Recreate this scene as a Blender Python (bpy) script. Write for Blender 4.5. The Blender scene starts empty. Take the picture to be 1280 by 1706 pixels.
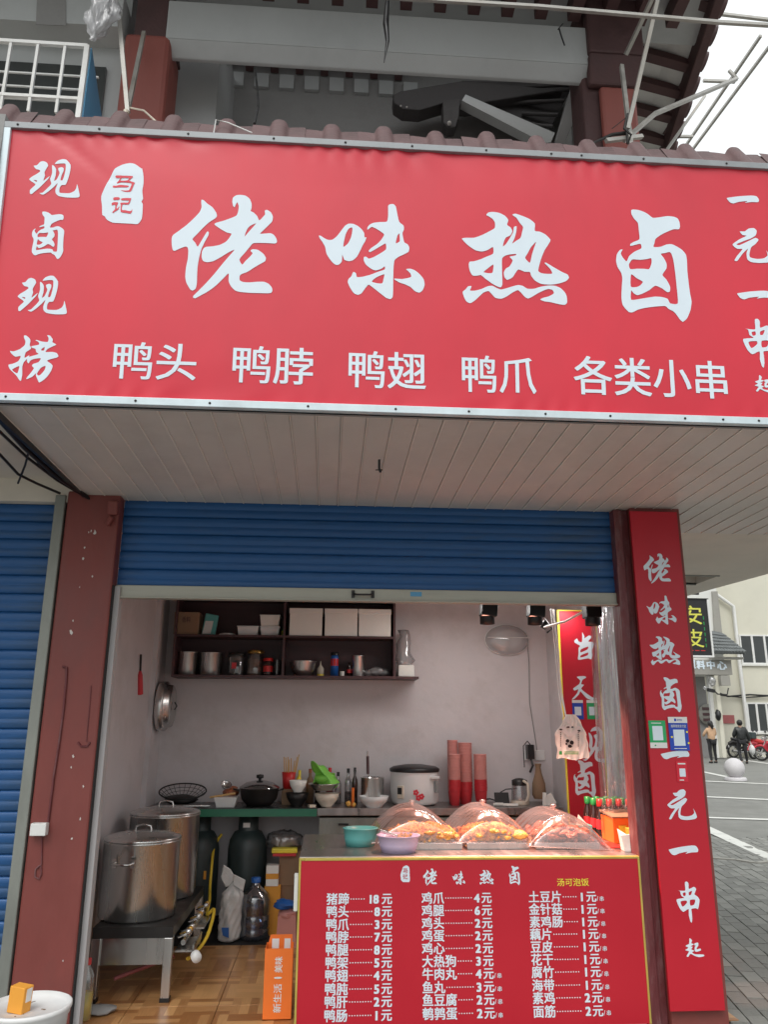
import bpy, bmesh, math, random
from mathutils import Vector, Matrix
R = math.radians
rnd = random.Random(7)
sc = bpy.context.scene
COL = sc.collection
# ---------------------------------------------------------------- camera
PITCH, YAW, ROLL, FPX = R(15.1026), R(3.9551), R(0.2905), 1280.0
CAM = Vector((0, -4.65, 1.6))
FW = Vector((math.sin(YAW)*math.cos(PITCH), math.cos(YAW)*math.cos(PITCH), math.sin(PITCH)))
_r0 = Vector((math.cos(YAW), -math.sin(YAW), 0)); _u0 = _r0.cross(FW)
RT = math.cos(ROLL)*_r0 + math.sin(ROLL)*_u0
UP = -math.sin(ROLL)*_r0 + math.cos(ROLL)*_u0
cam = bpy.data.cameras.new('camera'); cam.sensor_fit = 'HORIZONTAL'; cam.sensor_width = 36; cam.lens = 36
cam.clip_start = .05; cam.clip_end = 500
camo = bpy.data.objects.new('camera', cam); COL.objects.link(camo)
camo.matrix_world = Matrix(((RT.x, UP.x, -FW.x, CAM.x), (RT.y, UP.y, -FW.y, CAM.y), (RT.z, UP.z, -FW.z, CAM.z), (0, 0, 0, 1)))
sc.camera = camo
# ---------------------------------------------------------------- sky, sun, exposure
w = bpy.data.worlds.new('World'); sc.world = w; w.use_nodes = True
nt = w.node_tree; nt.nodes.clear()
sky = nt.nodes.new('ShaderNodeTexSky'); sky.sky_type = 'NISHITA'; sky.sun_disc = False
SUN_EL, SUN_AZ = R(52), R(200)
sky.sun_elevation = SUN_EL; sky.sun_rotation = SUN_AZ; sky.dust_density = 6; sky.air_density = 1.0; sky.ozone_density = 1
hs = nt.nodes.new('ShaderNodeHueSaturation'); hs.inputs['Saturation'].default_value = .10; hs.inputs['Value'].default_value = 1.25
bg = nt.nodes.new('ShaderNodeBackground'); bg.inputs['Strength'].default_value = .15
ow = nt.nodes.new('ShaderNodeOutputWorld')
wm = nt.nodes.new('ShaderNodeMix'); wm.data_type = 'RGBA'; wm.inputs['Factor'].default_value = .7; 
# bright overcast cover: three times brighter at the zenith than at the horizon
gt_ = nt.nodes.new('ShaderNodeTexCoord'); gs_ = nt.nodes.new('ShaderNodeSeparateXYZ'); nt.links.new(gt_.outputs['Generated'], gs_.inputs[0])
gm_ = nt.nodes.new('ShaderNodeMapRange'); gm_.inputs[1].default_value = 0; gm_.inputs[2].default_value = 1; gm_.inputs[3].default_value = 1/3; gm_.inputs[4].default_value = 1; nt.links.new(gs_.outputs['Z'], gm_.inputs[0])
gv_ = nt.nodes.new('ShaderNodeVectorMath'); gv_.operation = 'SCALE'; gv_.inputs[0].default_value = (8.6, 8.95, 9.0); nt.links.new(gm_.outputs[0], gv_.inputs['Scale']); nt.links.new(gv_.outputs[0], wm.inputs['B'])
nt.links.new(sky.outputs[0], hs.inputs['Color']); nt.links.new(hs.outputs[0], wm.inputs['A']); nt.links.new(wm.outputs['Result'], bg.inputs[0]); nt.links.new(bg.outputs[0], ow.inputs[0])
sl = bpy.data.lights.new('sun', 'SUN'); sl.energy = .5; sl.angle = R(25); sl.color = (1, .97, .92)
so = bpy.data.objects.new('sun', sl); COL.objects.link(so)
sd = Vector((math.sin(SUN_AZ)*math.cos(SUN_EL), math.cos(SUN_AZ)*math.cos(SUN_EL), math.sin(SUN_EL)))
so.rotation_euler = sd.to_track_quat('Z', 'Y').to_euler(); so.location = (0, -6, 12)
sc.view_settings.view_transform = 'Standard'; sc.view_settings.look = 'None'; sc.view_settings.gamma = 1
sc.view_settings.exposure = 0.48
sc.view_settings.use_curve_mapping = False
sc.render.engine = 'CYCLES'
sc.cycles.max_bounces = 10; sc.cycles.transparent_max_bounces = 16; sc.cycles.diffuse_bounces = 5

# ---------------------------------------------------------------- helpers
def ray(x, y): return FW + RT*((x-640)/FPX) - UP*((y-853)/FPX)
def atY(x, y, Y): d = ray(x, y); return CAM + d*((Y-CAM.y)/d.y)
def atZ(x, y, Z): d = ray(x, y); return CAM + d*((Z-CAM.z)/d.z)

class B:
    def __init__(s): s.v = []; s.f = []; s.sm = []
    def add(s, vs, fs, smooth=False):
        n = len(s.v); s.v += [tuple(p) for p in vs]; s.f += [tuple(i+n for i in f) for f in fs]; s.sm += [smooth]*len(fs); return s
    def box(s, x0, x1, y0, y1, z0, z1):
        return s.add([(x0,y0,z0),(x1,y0,z0),(x1,y1,z0),(x0,y1,z0),(x0,y0,z1),(x1,y0,z1),(x1,y1,z1),(x0,y1,z1)],
                     [(0,3,2,1),(4,5,6,7),(0,1,5,4),(1,2,6,5),(2,3,7,6),(3,0,4,7)])
    def obox(s, c, sz, rz=0, rx=0, ry=0, taper=1):
        m = Matrix.Translation(c) @ Matrix.Rotation(rz,4,'Z') @ Matrix.Rotation(ry,4,'Y') @ Matrix.Rotation(rx,4,'X')
        vs = []
        for k in (-.5,.5):
            t = taper if k > 0 else 1
            for i, j in ((-.5,-.5),(.5,-.5),(.5,.5),(-.5,.5)): vs.append(m @ Vector((i*sz[0]*t, j*sz[1]*t, k*sz[2])))
        return s.add(vs, [(0,3,2,1),(4,5,6,7),(0,1,5,4),(1,2,6,5),(2,3,7,6),(3,0,4,7)])
    def hexa(s, a, b):          # loft between two quads (4 pts each)
        return s.add(list(a)+list(b), [(0,3,2,1),(4,5,6,7),(0,1,5,4),(1,2,6,5),(2,3,7,6),(3,0,4,7)])
    def quad(s, *p): return s.add(p, [tuple(range(len(p)))])
    def slab(s, pts, d):        # polygon thickened by vector d
        n = len(pts); d = Vector(d); q = [Vector(p) for p in pts]
        fs = [tuple(range(n)), tuple(range(2*n-1, n-1, -1))] + [(i, i+n, (i+1) % n+n, (i+1) % n) for i in range(n)]
        return s.add(q+[p+d for p in q], fs)
    def tube(s, pts, r, n=8, caps=True):
        P = [Vector(p) for p in pts]; rs = r if isinstance(r, (list, tuple)) else [r]*len(P)
        vs = []; pn = None
        for i, p in enumerate(P):
            t = (P[min(i+1, len(P)-1)]-P[max(i-1, 0)]).normalized()
            if pn is None: pn = t.orthogonal().normalized()
            a = (pn - t*pn.dot(t)); a = a.normalized() if a.length > 1e-6 else t.orthogonal().normalized()
            pn = a; b = t.cross(a)
            for k in range(n):
                an = 2*math.pi*k/n; vs.append(p+(a*math.cos(an)+b*math.sin(an))*rs[i])
        fs = [(i*n+k, i*n+(k+1) % n, (i+1)*n+(k+1) % n, (i+1)*n+k) for i in range(len(P)-1) for k in range(n)]
        s.add(vs, fs, n > 5)
        if caps: s.add(vs[:n], [tuple(range(n-1, -1, -1))]); s.add(vs[-n:], [tuple(range(n))])
        return s
    def lathe(s, prof, c=(0,0,0), n=24, ax=None, smooth=True, cap=True, sx=1, sy=1):
        c = Vector(c); q = Vector(ax).to_track_quat('Z', 'Y') if ax else None
        vs = []
        for r_, z in prof:
            for k in range(n):
                an = 2*math.pi*k/n; p = Vector((r_*math.cos(an)*sx, r_*math.sin(an)*sy, z))
                vs.append(c+(q @ p if q else p))
        fs = [(i*n+k, i*n+(k+1) % n, (i+1)*n+(k+1) % n, (i+1)*n+k) for i in range(len(prof)-1) for k in range(n)]
        s.add(vs, fs, smooth)
        if cap:
            if prof[0][0] > 1e-4: s.add(vs[:n], [tuple(range(n-1, -1, -1))])
            if prof[-1][0] > 1e-4: s.add(vs[-n:], [tuple(range(n))])
        return s
    def ball(s, c, r, n=12, m=8, sz=1, jit=0, sx=1, sy=1):
        vs = []; c = Vector(c)
        for i in range(m+1):
            th = math.pi*i/m
            for k in range(n):
                an = 2*math.pi*k/n; q = r*(1+jit*(rnd.random()-.5))
                vs.append(c+Vector((q*math.sin(th)*math.cos(an)*sx, q*math.sin(th)*math.sin(an)*sy, q*math.cos(th)*sz)))
        fs = [(i*n+k, (i+1)*n+k, (i+1)*n+(k+1) % n, i*n+(k+1) % n) for i in range(m) for k in range(n)]
        return s.add(vs, fs, True)
    def grid(s, fn, nu, nv, smooth=True):
        vs = [fn(i/nu, j/nv) for j in range(nv+1) for i in range(nu+1)]
        fs = [(j*(nu+1)+i, j*(nu+1)+i+1, (j+1)*(nu+1)+i+1, (j+1)*(nu+1)+i) for j in range(nv) for i in range(nu)]
        return s.add(vs, fs, smooth)

def wloc(o):
    v = Vector((0, 0, 0))
    while o: v += o.location; o = o.parent
    return v
def mesh_of(name, b, mat, off):
    me = bpy.data.meshes.new(name); me.from_pydata([tuple(Vector(p)-off) for p in b.v], [], b.f)
    me.polygons.foreach_set('use_smooth', b.sm); me.update()
    if mat: me.materials.append(mat)
    return me
def part(name, b, mat, parent, bevel=0, label=None, stuff=False, solid=0, fixn=False):
    off = wloc(parent)
    me = mesh_of(name, b, mat, off)
    if fixn:
        bm = bmesh.new(); bm.from_mesh(me); bmesh.ops.recalc_face_normals(bm, faces=bm.faces); bm.to_mesh(me); bm.free()
    o = bpy.data.objects.new(name, me); COL.objects.link(o); o.parent = parent
    if bevel: m = o.modifiers.new('bevel', 'BEVEL'); m.width = bevel; m.segments = 2; m.limit_method = 'ANGLE'; m.angle_limit = R(40)
    if solid: m = o.modifiers.new('solid', 'SOLIDIFY'); m.thickness = solid; m.offset = 0
    if label: o['label'] = label
    if stuff: o['kind'] = 'stuff'
    return o
def tag(o, label, cat, group=None):
    o['label'] = label; o['category'] = cat
    if group: o['group'] = group
    return o
def thing(name, label, cat, loc, group=None):
    o = bpy.data.objects.new(name, None); COL.objects.link(o); o.location = loc; o.empty_display_size = .1
    return tag(o, label, cat, group)
def solo(name, b, mat, label, cat, group=None, bevel=0, solid=0, stuff=False, fixn=False):
    xs = [p[0] for p in b.v]; ys = [p[1] for p in b.v]; zs = [p[2] for p in b.v]
    loc = Vector(((min(xs)+max(xs))/2, (min(ys)+max(ys))/2, min(zs)))
    me = mesh_of(name, b, mat, loc)
    if fixn:
        bm = bmesh.new(); bm.from_mesh(me); bmesh.ops.recalc_face_normals(bm, faces=bm.faces); bm.to_mesh(me); bm.free()
    o = bpy.data.objects.new(name, me); COL.objects.link(o); o.location = loc
    if bevel: m = o.modifiers.new('bevel', 'BEVEL'); m.width = bevel; m.segments = 2; m.limit_method = 'ANGLE'; m.angle_limit = R(40)
    if solid: m = o.modifiers.new('solid', 'SOLIDIFY'); m.thickness = solid; m.offset = 0
    if stuff: o['kind'] = 'stuff'
    return tag(o, label, cat, group)
def struct(name, b, mat, bevel=0):
    me = mesh_of(name, b, mat, Vector((0,0,0))); o = bpy.data.objects.new(name, me); COL.objects.link(o); o['kind'] = 'structure'
    if bevel: m = o.modifiers.new('bevel', 'BEVEL'); m.width = bevel; m.segments = 2
    return o
def dup(root, loc, label=None, group=None):
    r = root.copy(); COL.objects.link(r); r.location = loc
    if label: r['label'] = label
    if group: r['group'] = group
    for ch in list(root.children):
        c = ch.copy(); COL.objects.link(c); c.parent = r
        for g in ch.children:
            d = g.copy(); COL.objects.link(d); d.parent = c
    return r

# ---------------------------------------------------------------- materials
def mat(name, col, rough=.6, metal=0, var=.18, scale=6, bump=0, bscale=None, coat=0, spec=.5, stretch=None, dirt=None, dscale=3, damt=.5, rvar=.12, sheen=0, emit=None, estr=0):
    m = bpy.data.materials.new(name); m.use_nodes = True; n = m.node_tree; L = n.links; p = n.nodes['Principled BSDF']
    tc = n.nodes.new('ShaderNodeTexCoord'); mp = n.nodes.new('ShaderNodeMapping'); L.new(tc.outputs['Object'], mp.inputs[0])
    if stretch: mp.inputs['Scale'].default_value = stretch
    no = n.nodes.new('ShaderNodeTexNoise'); no.inputs['Scale'].default_value = scale; no.inputs['Detail'].default_value = 8; no.inputs['Roughness'].default_value = .6
    L.new(mp.outputs[0], no.inputs['Vector'])
    rp = n.nodes.new('ShaderNodeMapRange'); rp.inputs[1].default_value = .25; rp.inputs[2].default_value = .75; rp.inputs[3].default_value = 1-var; rp.inputs[4].default_value = 1+var
    L.new(no.outputs['Fac'], rp.inputs[0])
    mx = n.nodes.new('ShaderNodeMix'); mx.data_type = 'RGBA'; mx.blend_type = 'MULTIPLY'; mx.inputs['Factor'].default_value = 1
    mx.inputs['A'].default_value = (*col, 1); L.new(rp.outputs[0], mx.inputs['B'])
    out = mx.outputs['Result']
    if dirt:
        d = n.nodes.new('ShaderNodeTexNoise'); d.inputs['Scale'].default_value = dscale; d.inputs['Detail'].default_value = 10; d.inputs['Roughness'].default_value = .7
        L.new(mp.outputs[0], d.inputs['Vector'])
        dr = n.nodes.new('ShaderNodeMapRange'); dr.inputs[1].default_value = .5; dr.inputs[2].default_value = .72; dr.inputs[3].default_value = 0; dr.inputs[4].default_value = damt
        L.new(d.outputs['Fac'], dr.inputs[0])
        m2 = n.nodes.new('ShaderNodeMix'); m2.data_type = 'RGBA'; L.new(dr.outputs[0], m2.inputs['Factor']); L.new(out, m2.inputs['A']); m2.inputs['B'].default_value = (*dirt, 1)
        out = m2.outputs['Result']
    L.new(out, p.inputs['Base Color'])
    rr = n.nodes.new('ShaderNodeMapRange'); rr.inputs[1].default_value = .3; rr.inputs[2].default_value = .7; rr.inputs[3].default_value = max(.02, rough-rvar); rr.inputs[4].default_value = min(1, rough+rvar)
    L.new(no.outputs['Fac'], rr.inputs[0]); L.new(rr.outputs[0], p.inputs['Roughness'])
    p.inputs['Metallic'].default_value = metal; p.inputs['Coat Weight'].default_value = coat; p.inputs['Coat Roughness'].default_value = .15
    p.inputs['Specular IOR Level'].default_value = spec
    if bump:
        bn = n.nodes.new('ShaderNodeTexNoise'); bn.inputs['Scale'].default_value = bscale or scale*4; bn.inputs['Detail'].default_value = 6; L.new(mp.outputs[0], bn.inputs['Vector'])
        bb = n.nodes.new('ShaderNodeBump'); bb.inputs['Strength'].default_value = bump; bb.inputs['Distance'].default_value = .02
        L.new(bn.outputs['Fac'], bb.inputs['Height']); L.new(bb.outputs[0], p.inputs['Normal'])
    if emit: p.inputs['Emission Color'].default_value = (*emit, 1); p.inputs['Emission Strength'].default_value = estr
    return m
def clear(name, tint=(.95,.95,.96), haze=.12, gloss=.12, rough=.08, bump=0, bscale=12):
    m = bpy.data.materials.new(name); m.use_nodes = True; n = m.node_tree; L = n.links; n.nodes.clear()
    t = n.nodes.new('ShaderNodeBsdfTransparent'); t.inputs[0].default_value = (*tint, 1)
    g = n.nodes.new('ShaderNodeBsdfGlossy'); g.inputs['Roughness'].default_value = rough
    d = n.nodes.new('ShaderNodeBsdfDiffuse'); d.inputs[0].default_value = (.8,.8,.82,1)
    tl = n.nodes.new('ShaderNodeBsdfTranslucent'); tl.inputs[0].default_value = (.8,.8,.82,1)
    fr = n.nodes.new('ShaderNodeLayerWeight'); fr.inputs[0].default_value = .35
    mr = n.nodes.new('ShaderNodeMapRange'); mr.inputs[3].default_value = gloss; mr.inputs[4].default_value = .75; L.new(fr.outputs['Facing'], mr.inputs[0])
    dm = n.nodes.new('ShaderNodeMixShader'); L.new(d.outputs[0], dm.inputs[1]); L.new(tl.outputs[0], dm.inputs[2])
    m1 = n.nodes.new('ShaderNodeMixShader'); m1.inputs[0].default_value = haze; L.new(t.outputs[0], m1.inputs[1]); L.new(dm.outputs[0], m1.inputs[2])
    m2 = n.nodes.new('ShaderNodeMixShader'); L.new(mr.outputs[0], m2.inputs[0]); L.new(m1.outputs[0], m2.inputs[1]); L.new(g.outputs[0], m2.inputs[2])
    o = n.nodes.new('ShaderNodeOutputMaterial'); L.new(m2.outputs[0], o.inputs[0])
    if bump:
        bn = n.nodes.new('ShaderNodeTexNoise'); bn.inputs['Scale'].default_value = bscale; bb = n.nodes.new('ShaderNodeBump'); bb.inputs['Strength'].default_value = bump; bb.inputs['Distance'].default_value = .02
        tc = n.nodes.new('ShaderNodeTexCoord'); mp = n.nodes.new('ShaderNodeMapping'); mp.inputs['Scale'].default_value = (1,1,.25); L.new(tc.outputs['Object'], mp.inputs[0]); L.new(mp.outputs[0], bn.inputs['Vector'])
        L.new(bn.outputs['Fac'], bb.inputs['Height']); L.new(bb.outputs[0], g.inputs['Normal'])
    return m
M = {}
M['vinyl'] = mat('red_vinyl', (.60,.010,.032), .42, var=.09, scale=2, bump=.25, bscale=2.2, spec=.6, stretch=(1,1,.5), rvar=.05)
M['redboard'] = mat('red_board', (.47,.007,.022), .45, var=.04, scale=3, rvar=.05)
M['white'] = mat('white_print', (.66,.75,.82), .45, var=.03)
M['whitep'] = mat('white_paint', (.72,.72,.70), .5, var=.08, dirt=(.4,.38,.33), damt=.4)
M['frametop'] = mat('aluminium_frame_dark_reflection', (.27,.285,.295), .5, metal=.3, var=.15, scale=10, dirt=(.2,.2,.2), damt=.3)  # same aluminium, darker grey paints in the dim reflection on the top strip
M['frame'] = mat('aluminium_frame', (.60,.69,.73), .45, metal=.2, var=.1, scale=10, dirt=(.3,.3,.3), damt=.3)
M['yellow'] = mat('gold_frame', (.62,.50,.12), .35, metal=.5, var=.1)
M['yellowtext'] = mat('yellow_print', (.85,.7,.06), .5)
M['pillar'] = mat('red_pillar_paint', (.20,.045,.037), .55, var=.16, scale=3, bump=.3, bscale=9, stretch=(1,1,.45), dirt=(.13,.045,.04), dscale=2.5, damt=.5)
M['pillar2'] = mat('worn_dark_red_paint', (.13,.028,.032), .5, var=.3, scale=12, bump=.4, bscale=30, stretch=(1,1,.3), dirt=(.32,.28,.27), dscale=7, damt=.45)
M['upred'] = mat('faded_red_column_paint', (.27,.075,.06), .6, var=.12, scale=4, stretch=(1,1,.4), bump=.2, dirt=(.12,.07,.065), damt=.3)
M['upbrown'] = mat('dark_maroon_timber', (.085,.042,.042), .7, var=.25, scale=5, bump=.3)
M['chip'] = mat('chipped_plaster', (.6,.57,.54), .8)
M['rail'] = mat('grey_green_steel', (.25,.26,.235), .5, metal=.35, var=.2, scale=8, dirt=(.14,.13,.1), damt=.5, stretch=(1,1,.3))
M['blue'] = mat('blue_shutter_paint', (.012,.085,.25), .45, metal=.1, var=.16, scale=4, stretch=(.5,1,3), dirt=(.035,.065,.10), dscale=2.5, damt=.65, bump=.1)
M['railpale'] = mat('pale_shutter_rail', (.36,.355,.30), .45, metal=.2, var=.15, scale=6, dirt=(.16,.16,.15), damt=.5, stretch=(.4,1,3))
M['fold'] = clear('gathered_pvc_curtain', (.82,.82,.84), .08, .10, .12, bump=.9, bscale=14)
M['ragbag'] = clear('torn_white_bag', (.7,.7,.7), .55, .08, .4, bump=1, bscale=30)
M['seam'] = mat('pale_seam', (.74,.69,.63), .4, var=.05)
M['opal'] = clear('opal_lamp_plastic', (.9,.9,.9), .5, .12, .15)
M['corbelm'] = mat('dark_weathered_timber', (.05,.045,.045), .7, var=.3, scale=5, bump=.3)
M['black'] = mat('black_plastic', (.012,.012,.013), .4)
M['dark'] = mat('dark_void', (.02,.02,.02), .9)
M['plank'] = mat('pvc_ceiling_plank', (.60,.555,.51), .42, var=.07, scale=3, dirt=(.42,.37,.33), dscale=1.4, damt=.5, bump=.05)
M['slabm'] = mat('beige_plaster', (.68,.62,.54), .8, var=.1, scale=3, dirt=(.45,.40,.33), dscale=1.5, damt=.4)
M['wall'] = mat('mauve_white_wall_paint', (.60,.565,.575), .6, var=.06, scale=2, bump=.12, bscale=14, dirt=(.41,.38,.365), dscale=1.7, damt=.55)
M['wallin'] = mat('white_jamb', (.42,.40,.40), .6, var=.06)
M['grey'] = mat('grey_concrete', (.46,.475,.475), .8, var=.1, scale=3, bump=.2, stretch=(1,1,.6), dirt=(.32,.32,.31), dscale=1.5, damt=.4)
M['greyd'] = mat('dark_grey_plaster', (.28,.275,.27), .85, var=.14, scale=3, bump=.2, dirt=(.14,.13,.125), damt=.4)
M['tile'] = mat('maroon_roof_tile', (.12,.068,.068), .65, var=.35, scale=5, bump=.3, dirt=(.14,.12,.12), damt=.5)
M['steel'] = mat('stainless_steel', (.60,.59,.575), .26, metal=.95, var=.1, scale=5, stretch=(1,1,.1), rvar=.08)
M['steelb'] = mat('brushed_counter_steel', (.34,.31,.30), .34, metal=.9, var=.15, scale=4, stretch=(4,.5,1), dirt=(.25,.22,.2), damt=.4)
M['pole'] = mat('galvanised_pole', (.42,.41,.38), .5, metal=.5, var=.2, scale=9, dirt=(.3,.24,.18), damt=.5)
M['maroon'] = mat('dark_walnut_laminate', (.075,.034,.037), .45, var=.2, scale=6, stretch=(.3,1,5))
M['green'] = mat('green_edge_strip', (.02,.16,.09), .4, var=.1)
M['stone'] = mat('black_stone_top', (.03,.03,.032), .3, var=.3, scale=30)
M['card'] = mat('brown_cardboard', (.26,.165,.10), .85, var=.1, scale=5)
M['orange'] = mat('orange_carton', (.80,.17,.02), .6, var=.05)
M['orangel'] = mat('light_orange_carton', (.75,.33,.04), .6, var=.05)
M['foam'] = mat('white_foam', (.80,.79,.74), .8, var=.03, bump=.1, bscale=60)
M['wplastic'] = mat('white_plastic', (.70,.70,.69), .4, var=.04)
M['bag'] = mat('white_plastic_bag', (.62,.62,.61), .35, var=.1, bump=.8, bscale=9)
M['teal'] = mat('teal_plastic', (.12,.42,.40), .35, var=.05)
M['lav'] = mat('lavender_plastic', (.52,.44,.62), .4, var=.04)
M['redp'] = mat('red_plastic', (.55,.02,.02), .4, var=.05)
M['greenp'] = mat('green_plastic', (.02,.30,.07), .4, var=.05)
M['lime'] = mat('lime_plastic', (.22,.62,.08), .45, var=.08)
M['bluep'] = mat('blue_plastic', (.02,.12,.42), .4)
M['yellowp'] = mat('yellow_rubber', (.72,.50,.04), .45, var=.08)
M['gas'] = mat('dark_green_gas_cylinder_paint', (.030,.045,.045), .45, var=.3, scale=5, dirt=(.07,.07,.065), damt=.5)
M['iron'] = mat('blackened_iron', (.03,.028,.027), .45, metal=.4, var=.3)
M['lid'] = clear('smoked_glass_lid', (.35,.35,.36), .1, .2, .05)
M['gold'] = mat('brass_lid', (.6,.36,.10), .35, metal=.8)
M['cup'] = mat('pink_paper_cup', (.62,.27,.24), .6, var=.05)
M['cupred'] = mat('red_paper_cup', (.55,.03,.04), .5, var=.05)
M['cream'] = mat('cream_plastic', (.62,.55,.45), .4)
M['wood'] = mat('bamboo_sticks', (.55,.34,.14), .6)
M['dome'] = clear('clear_acrylic_cover', (.97,.87,.84), .13, .12, .12)  # pink lamp light put into the tint of the clear plastic
M['curtain'] = clear('clear_pvc_curtain', (.86,.86,.88), .13, .12, .1, bump=.9, bscale=14)
M['glass'] = clear('clear_glass', (.75,.75,.75), .15, .15, .05)
M['jug'] = clear('blue_tinted_water_jug', (.35,.45,.62), .10, .2, .08)
M['baggie'] = clear('thin_plastic_bag', (.8,.78,.77), .35, .15, .15, bump=1, bscale=18)
M['food1'] = mat('yellow_fried_skewer_food', (.85,.45,.10), .45, var=.4, scale=25, bump=.5)
M['food2'] = mat('brown_braised_food', (.36,.11,.045), .35, var=.5, scale=25, bump=.5, coat=.3)
M['food3'] = mat('orange_braised_food', (.75,.32,.08), .4, var=.45, scale=25, bump=.5, coat=.3)
M['sauce'] = mat('dark_sauce_bottle', (.03,.012,.01), .2, coat=.4)
M['pave'] = mat('grey_brick_paver', (.185,.185,.17), .8, var=.25, scale=3, bump=.3, bscale=40, dirt=(.13,.13,.115), dscale=.9, damt=.6)
M['pave2'] = mat('light_grey_brick_paver', (.235,.235,.215), .8, var=.25, scale=3, bump=.3, bscale=40, dirt=(.16,.16,.14), dscale=.9, damt=.6)
M['line'] = mat('white_line_paint', (.62,.62,.58), .7, var=.1, scale=12, dirt=(.3,.3,.28), damt=.6)
M['bwall'] = mat('cream_building_render', (.62,.60,.50), .85, var=.06, scale=.6, dirt=(.5,.47,.38), dscale=.5, damt=.4)
M['bwall2'] = mat('pale_building_render', (.66,.66,.62), .85, var=.05, scale=.6)
M['bgrey'] = mat('grey_stone_fascia', (.30,.29,.26), .8, var=.1, scale=2)
M['wintile'] = mat('grey_clay_tile', (.13,.14,.14), .7, var=.3, scale=3)
M['winglass'] = mat('dark_window_glass', (.05,.055,.055), .12, var=.2, scale=.5)
M['granite'] = mat('pale_granite', (.55,.53,.54), .6, var=.12, scale=60)
M['skin'] = mat('skin', (.45,.27,.19), .5)
M['hair'] = mat('black_hair', (.012,.010,.010), .5)
M['beige'] = mat('beige_knit', (.52,.33,.20), .8, bump=.3)
M['bjacket'] = mat('black_puffer', (.018,.02,.02), .35, bump=.6, bscale=14)
M['btrouser'] = mat('black_trousers', (.02,.02,.022), .8)
M['rubber'] = mat('tyre_rubber', (.02,.02,.02), .7)
M['bikered'] = mat('red_motorcycle_paint', (.50,.02,.04), .25, coat=.5)
M['brick_red'] = mat('faded_red_plaque', (.36,.10,.10), .6, var=.2)
M['bluepanel'] = mat('blue_side_panel', (.09,.30,.50), .5, var=.06, scale=3)
M['ceil'] = mat('room_ceiling', (.6,.58,.56), .7)

def parquet(name):
    m = bpy.data.materials.new(name); m.use_nodes = True; n = m.node_tree; L = n.links; p = n.nodes['Principled BSDF']
    geo = n.nodes.new('ShaderNodeNewGeometry'); sx = n.nodes.new('ShaderNodeSeparateXYZ'); L.new(geo.outputs['Position'], sx.inputs[0])
    def mth(op, a, b=None, c=None):
        q = n.nodes.new('ShaderNodeMath'); q.operation = op
        for i, v in enumerate((a, b, c)):
            if v is None: continue
            if isinstance(v, (int, float)): q.inputs[i].default_value = v
            else: L.new(v, q.inputs[i])
        return q.outputs[0]
    S = 3.9
    u = mth('MULTIPLY', sx.outputs['X'], S); v = mth('MULTIPLY', sx.outputs['Y'], S)
    cu = mth('FLOOR', u); cv = mth('FLOOR', v)
    par = mth('MODULO', mth('ADD', mth('ADD', cu, cv), 100), 2)
    co = mth('ADD', mth('MULTIPLY', par, u), mth('MULTIPLY', mth('SUBTRACT', 1, par), v))
    al = mth('ADD', mth('MULTIPLY', par, v), mth('MULTIPLY', mth('SUBTRACT', 1, par), u))
    pl = mth('FLOOR', mth('MULTIPLY', co, 5))
    cmb = n.nodes.new('ShaderNodeCombineXYZ'); L.new(pl, cmb.inputs[0]); L.new(cu, cmb.inputs[1]); L.new(cv, cmb.inputs[2])
    wn = n.nodes.new('ShaderNodeTexWhiteNoise'); L.new(cmb.outputs[0], wn.inputs['Vector'])
    cm2 = n.nodes.new('ShaderNodeCombineXYZ'); L.new(mth('MULTIPLY', co, 9), cm2.inputs[0]); L.new(mth('MULTIPLY', al, .8), cm2.inputs[1]); L.new(pl, cm2.inputs[2])
    gr = n.nodes.new('ShaderNodeTexNoise'); gr.inputs['Scale'].default_value = 3; gr.inputs['Detail'].default_value = 5; L.new(cm2.outputs[0], gr.inputs['Vector'])
    f = mth('ADD', mth('MULTIPLY', wn.outputs['Value'], .6), mth('MULTIPLY', gr.outputs['Fac'], .4))
    cr = n.nodes.new('ShaderNodeValToRGB'); cr.color_ramp.elements[0].color = (.30,.125,.042,1); cr.color_ramp.elements[1].color = (.62,.34,.14,1)
    cr.color_ramp.elements[0].position = .2; cr.color_ramp.elements[1].position = .8
    L.new(f, cr.inputs[0]); L.new(cr.outputs[0], p.inputs['Base Color']); p.inputs['Roughness'].default_value = .3
    return m
M['parquet'] = parquet('printed_parquet_tile')

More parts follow.
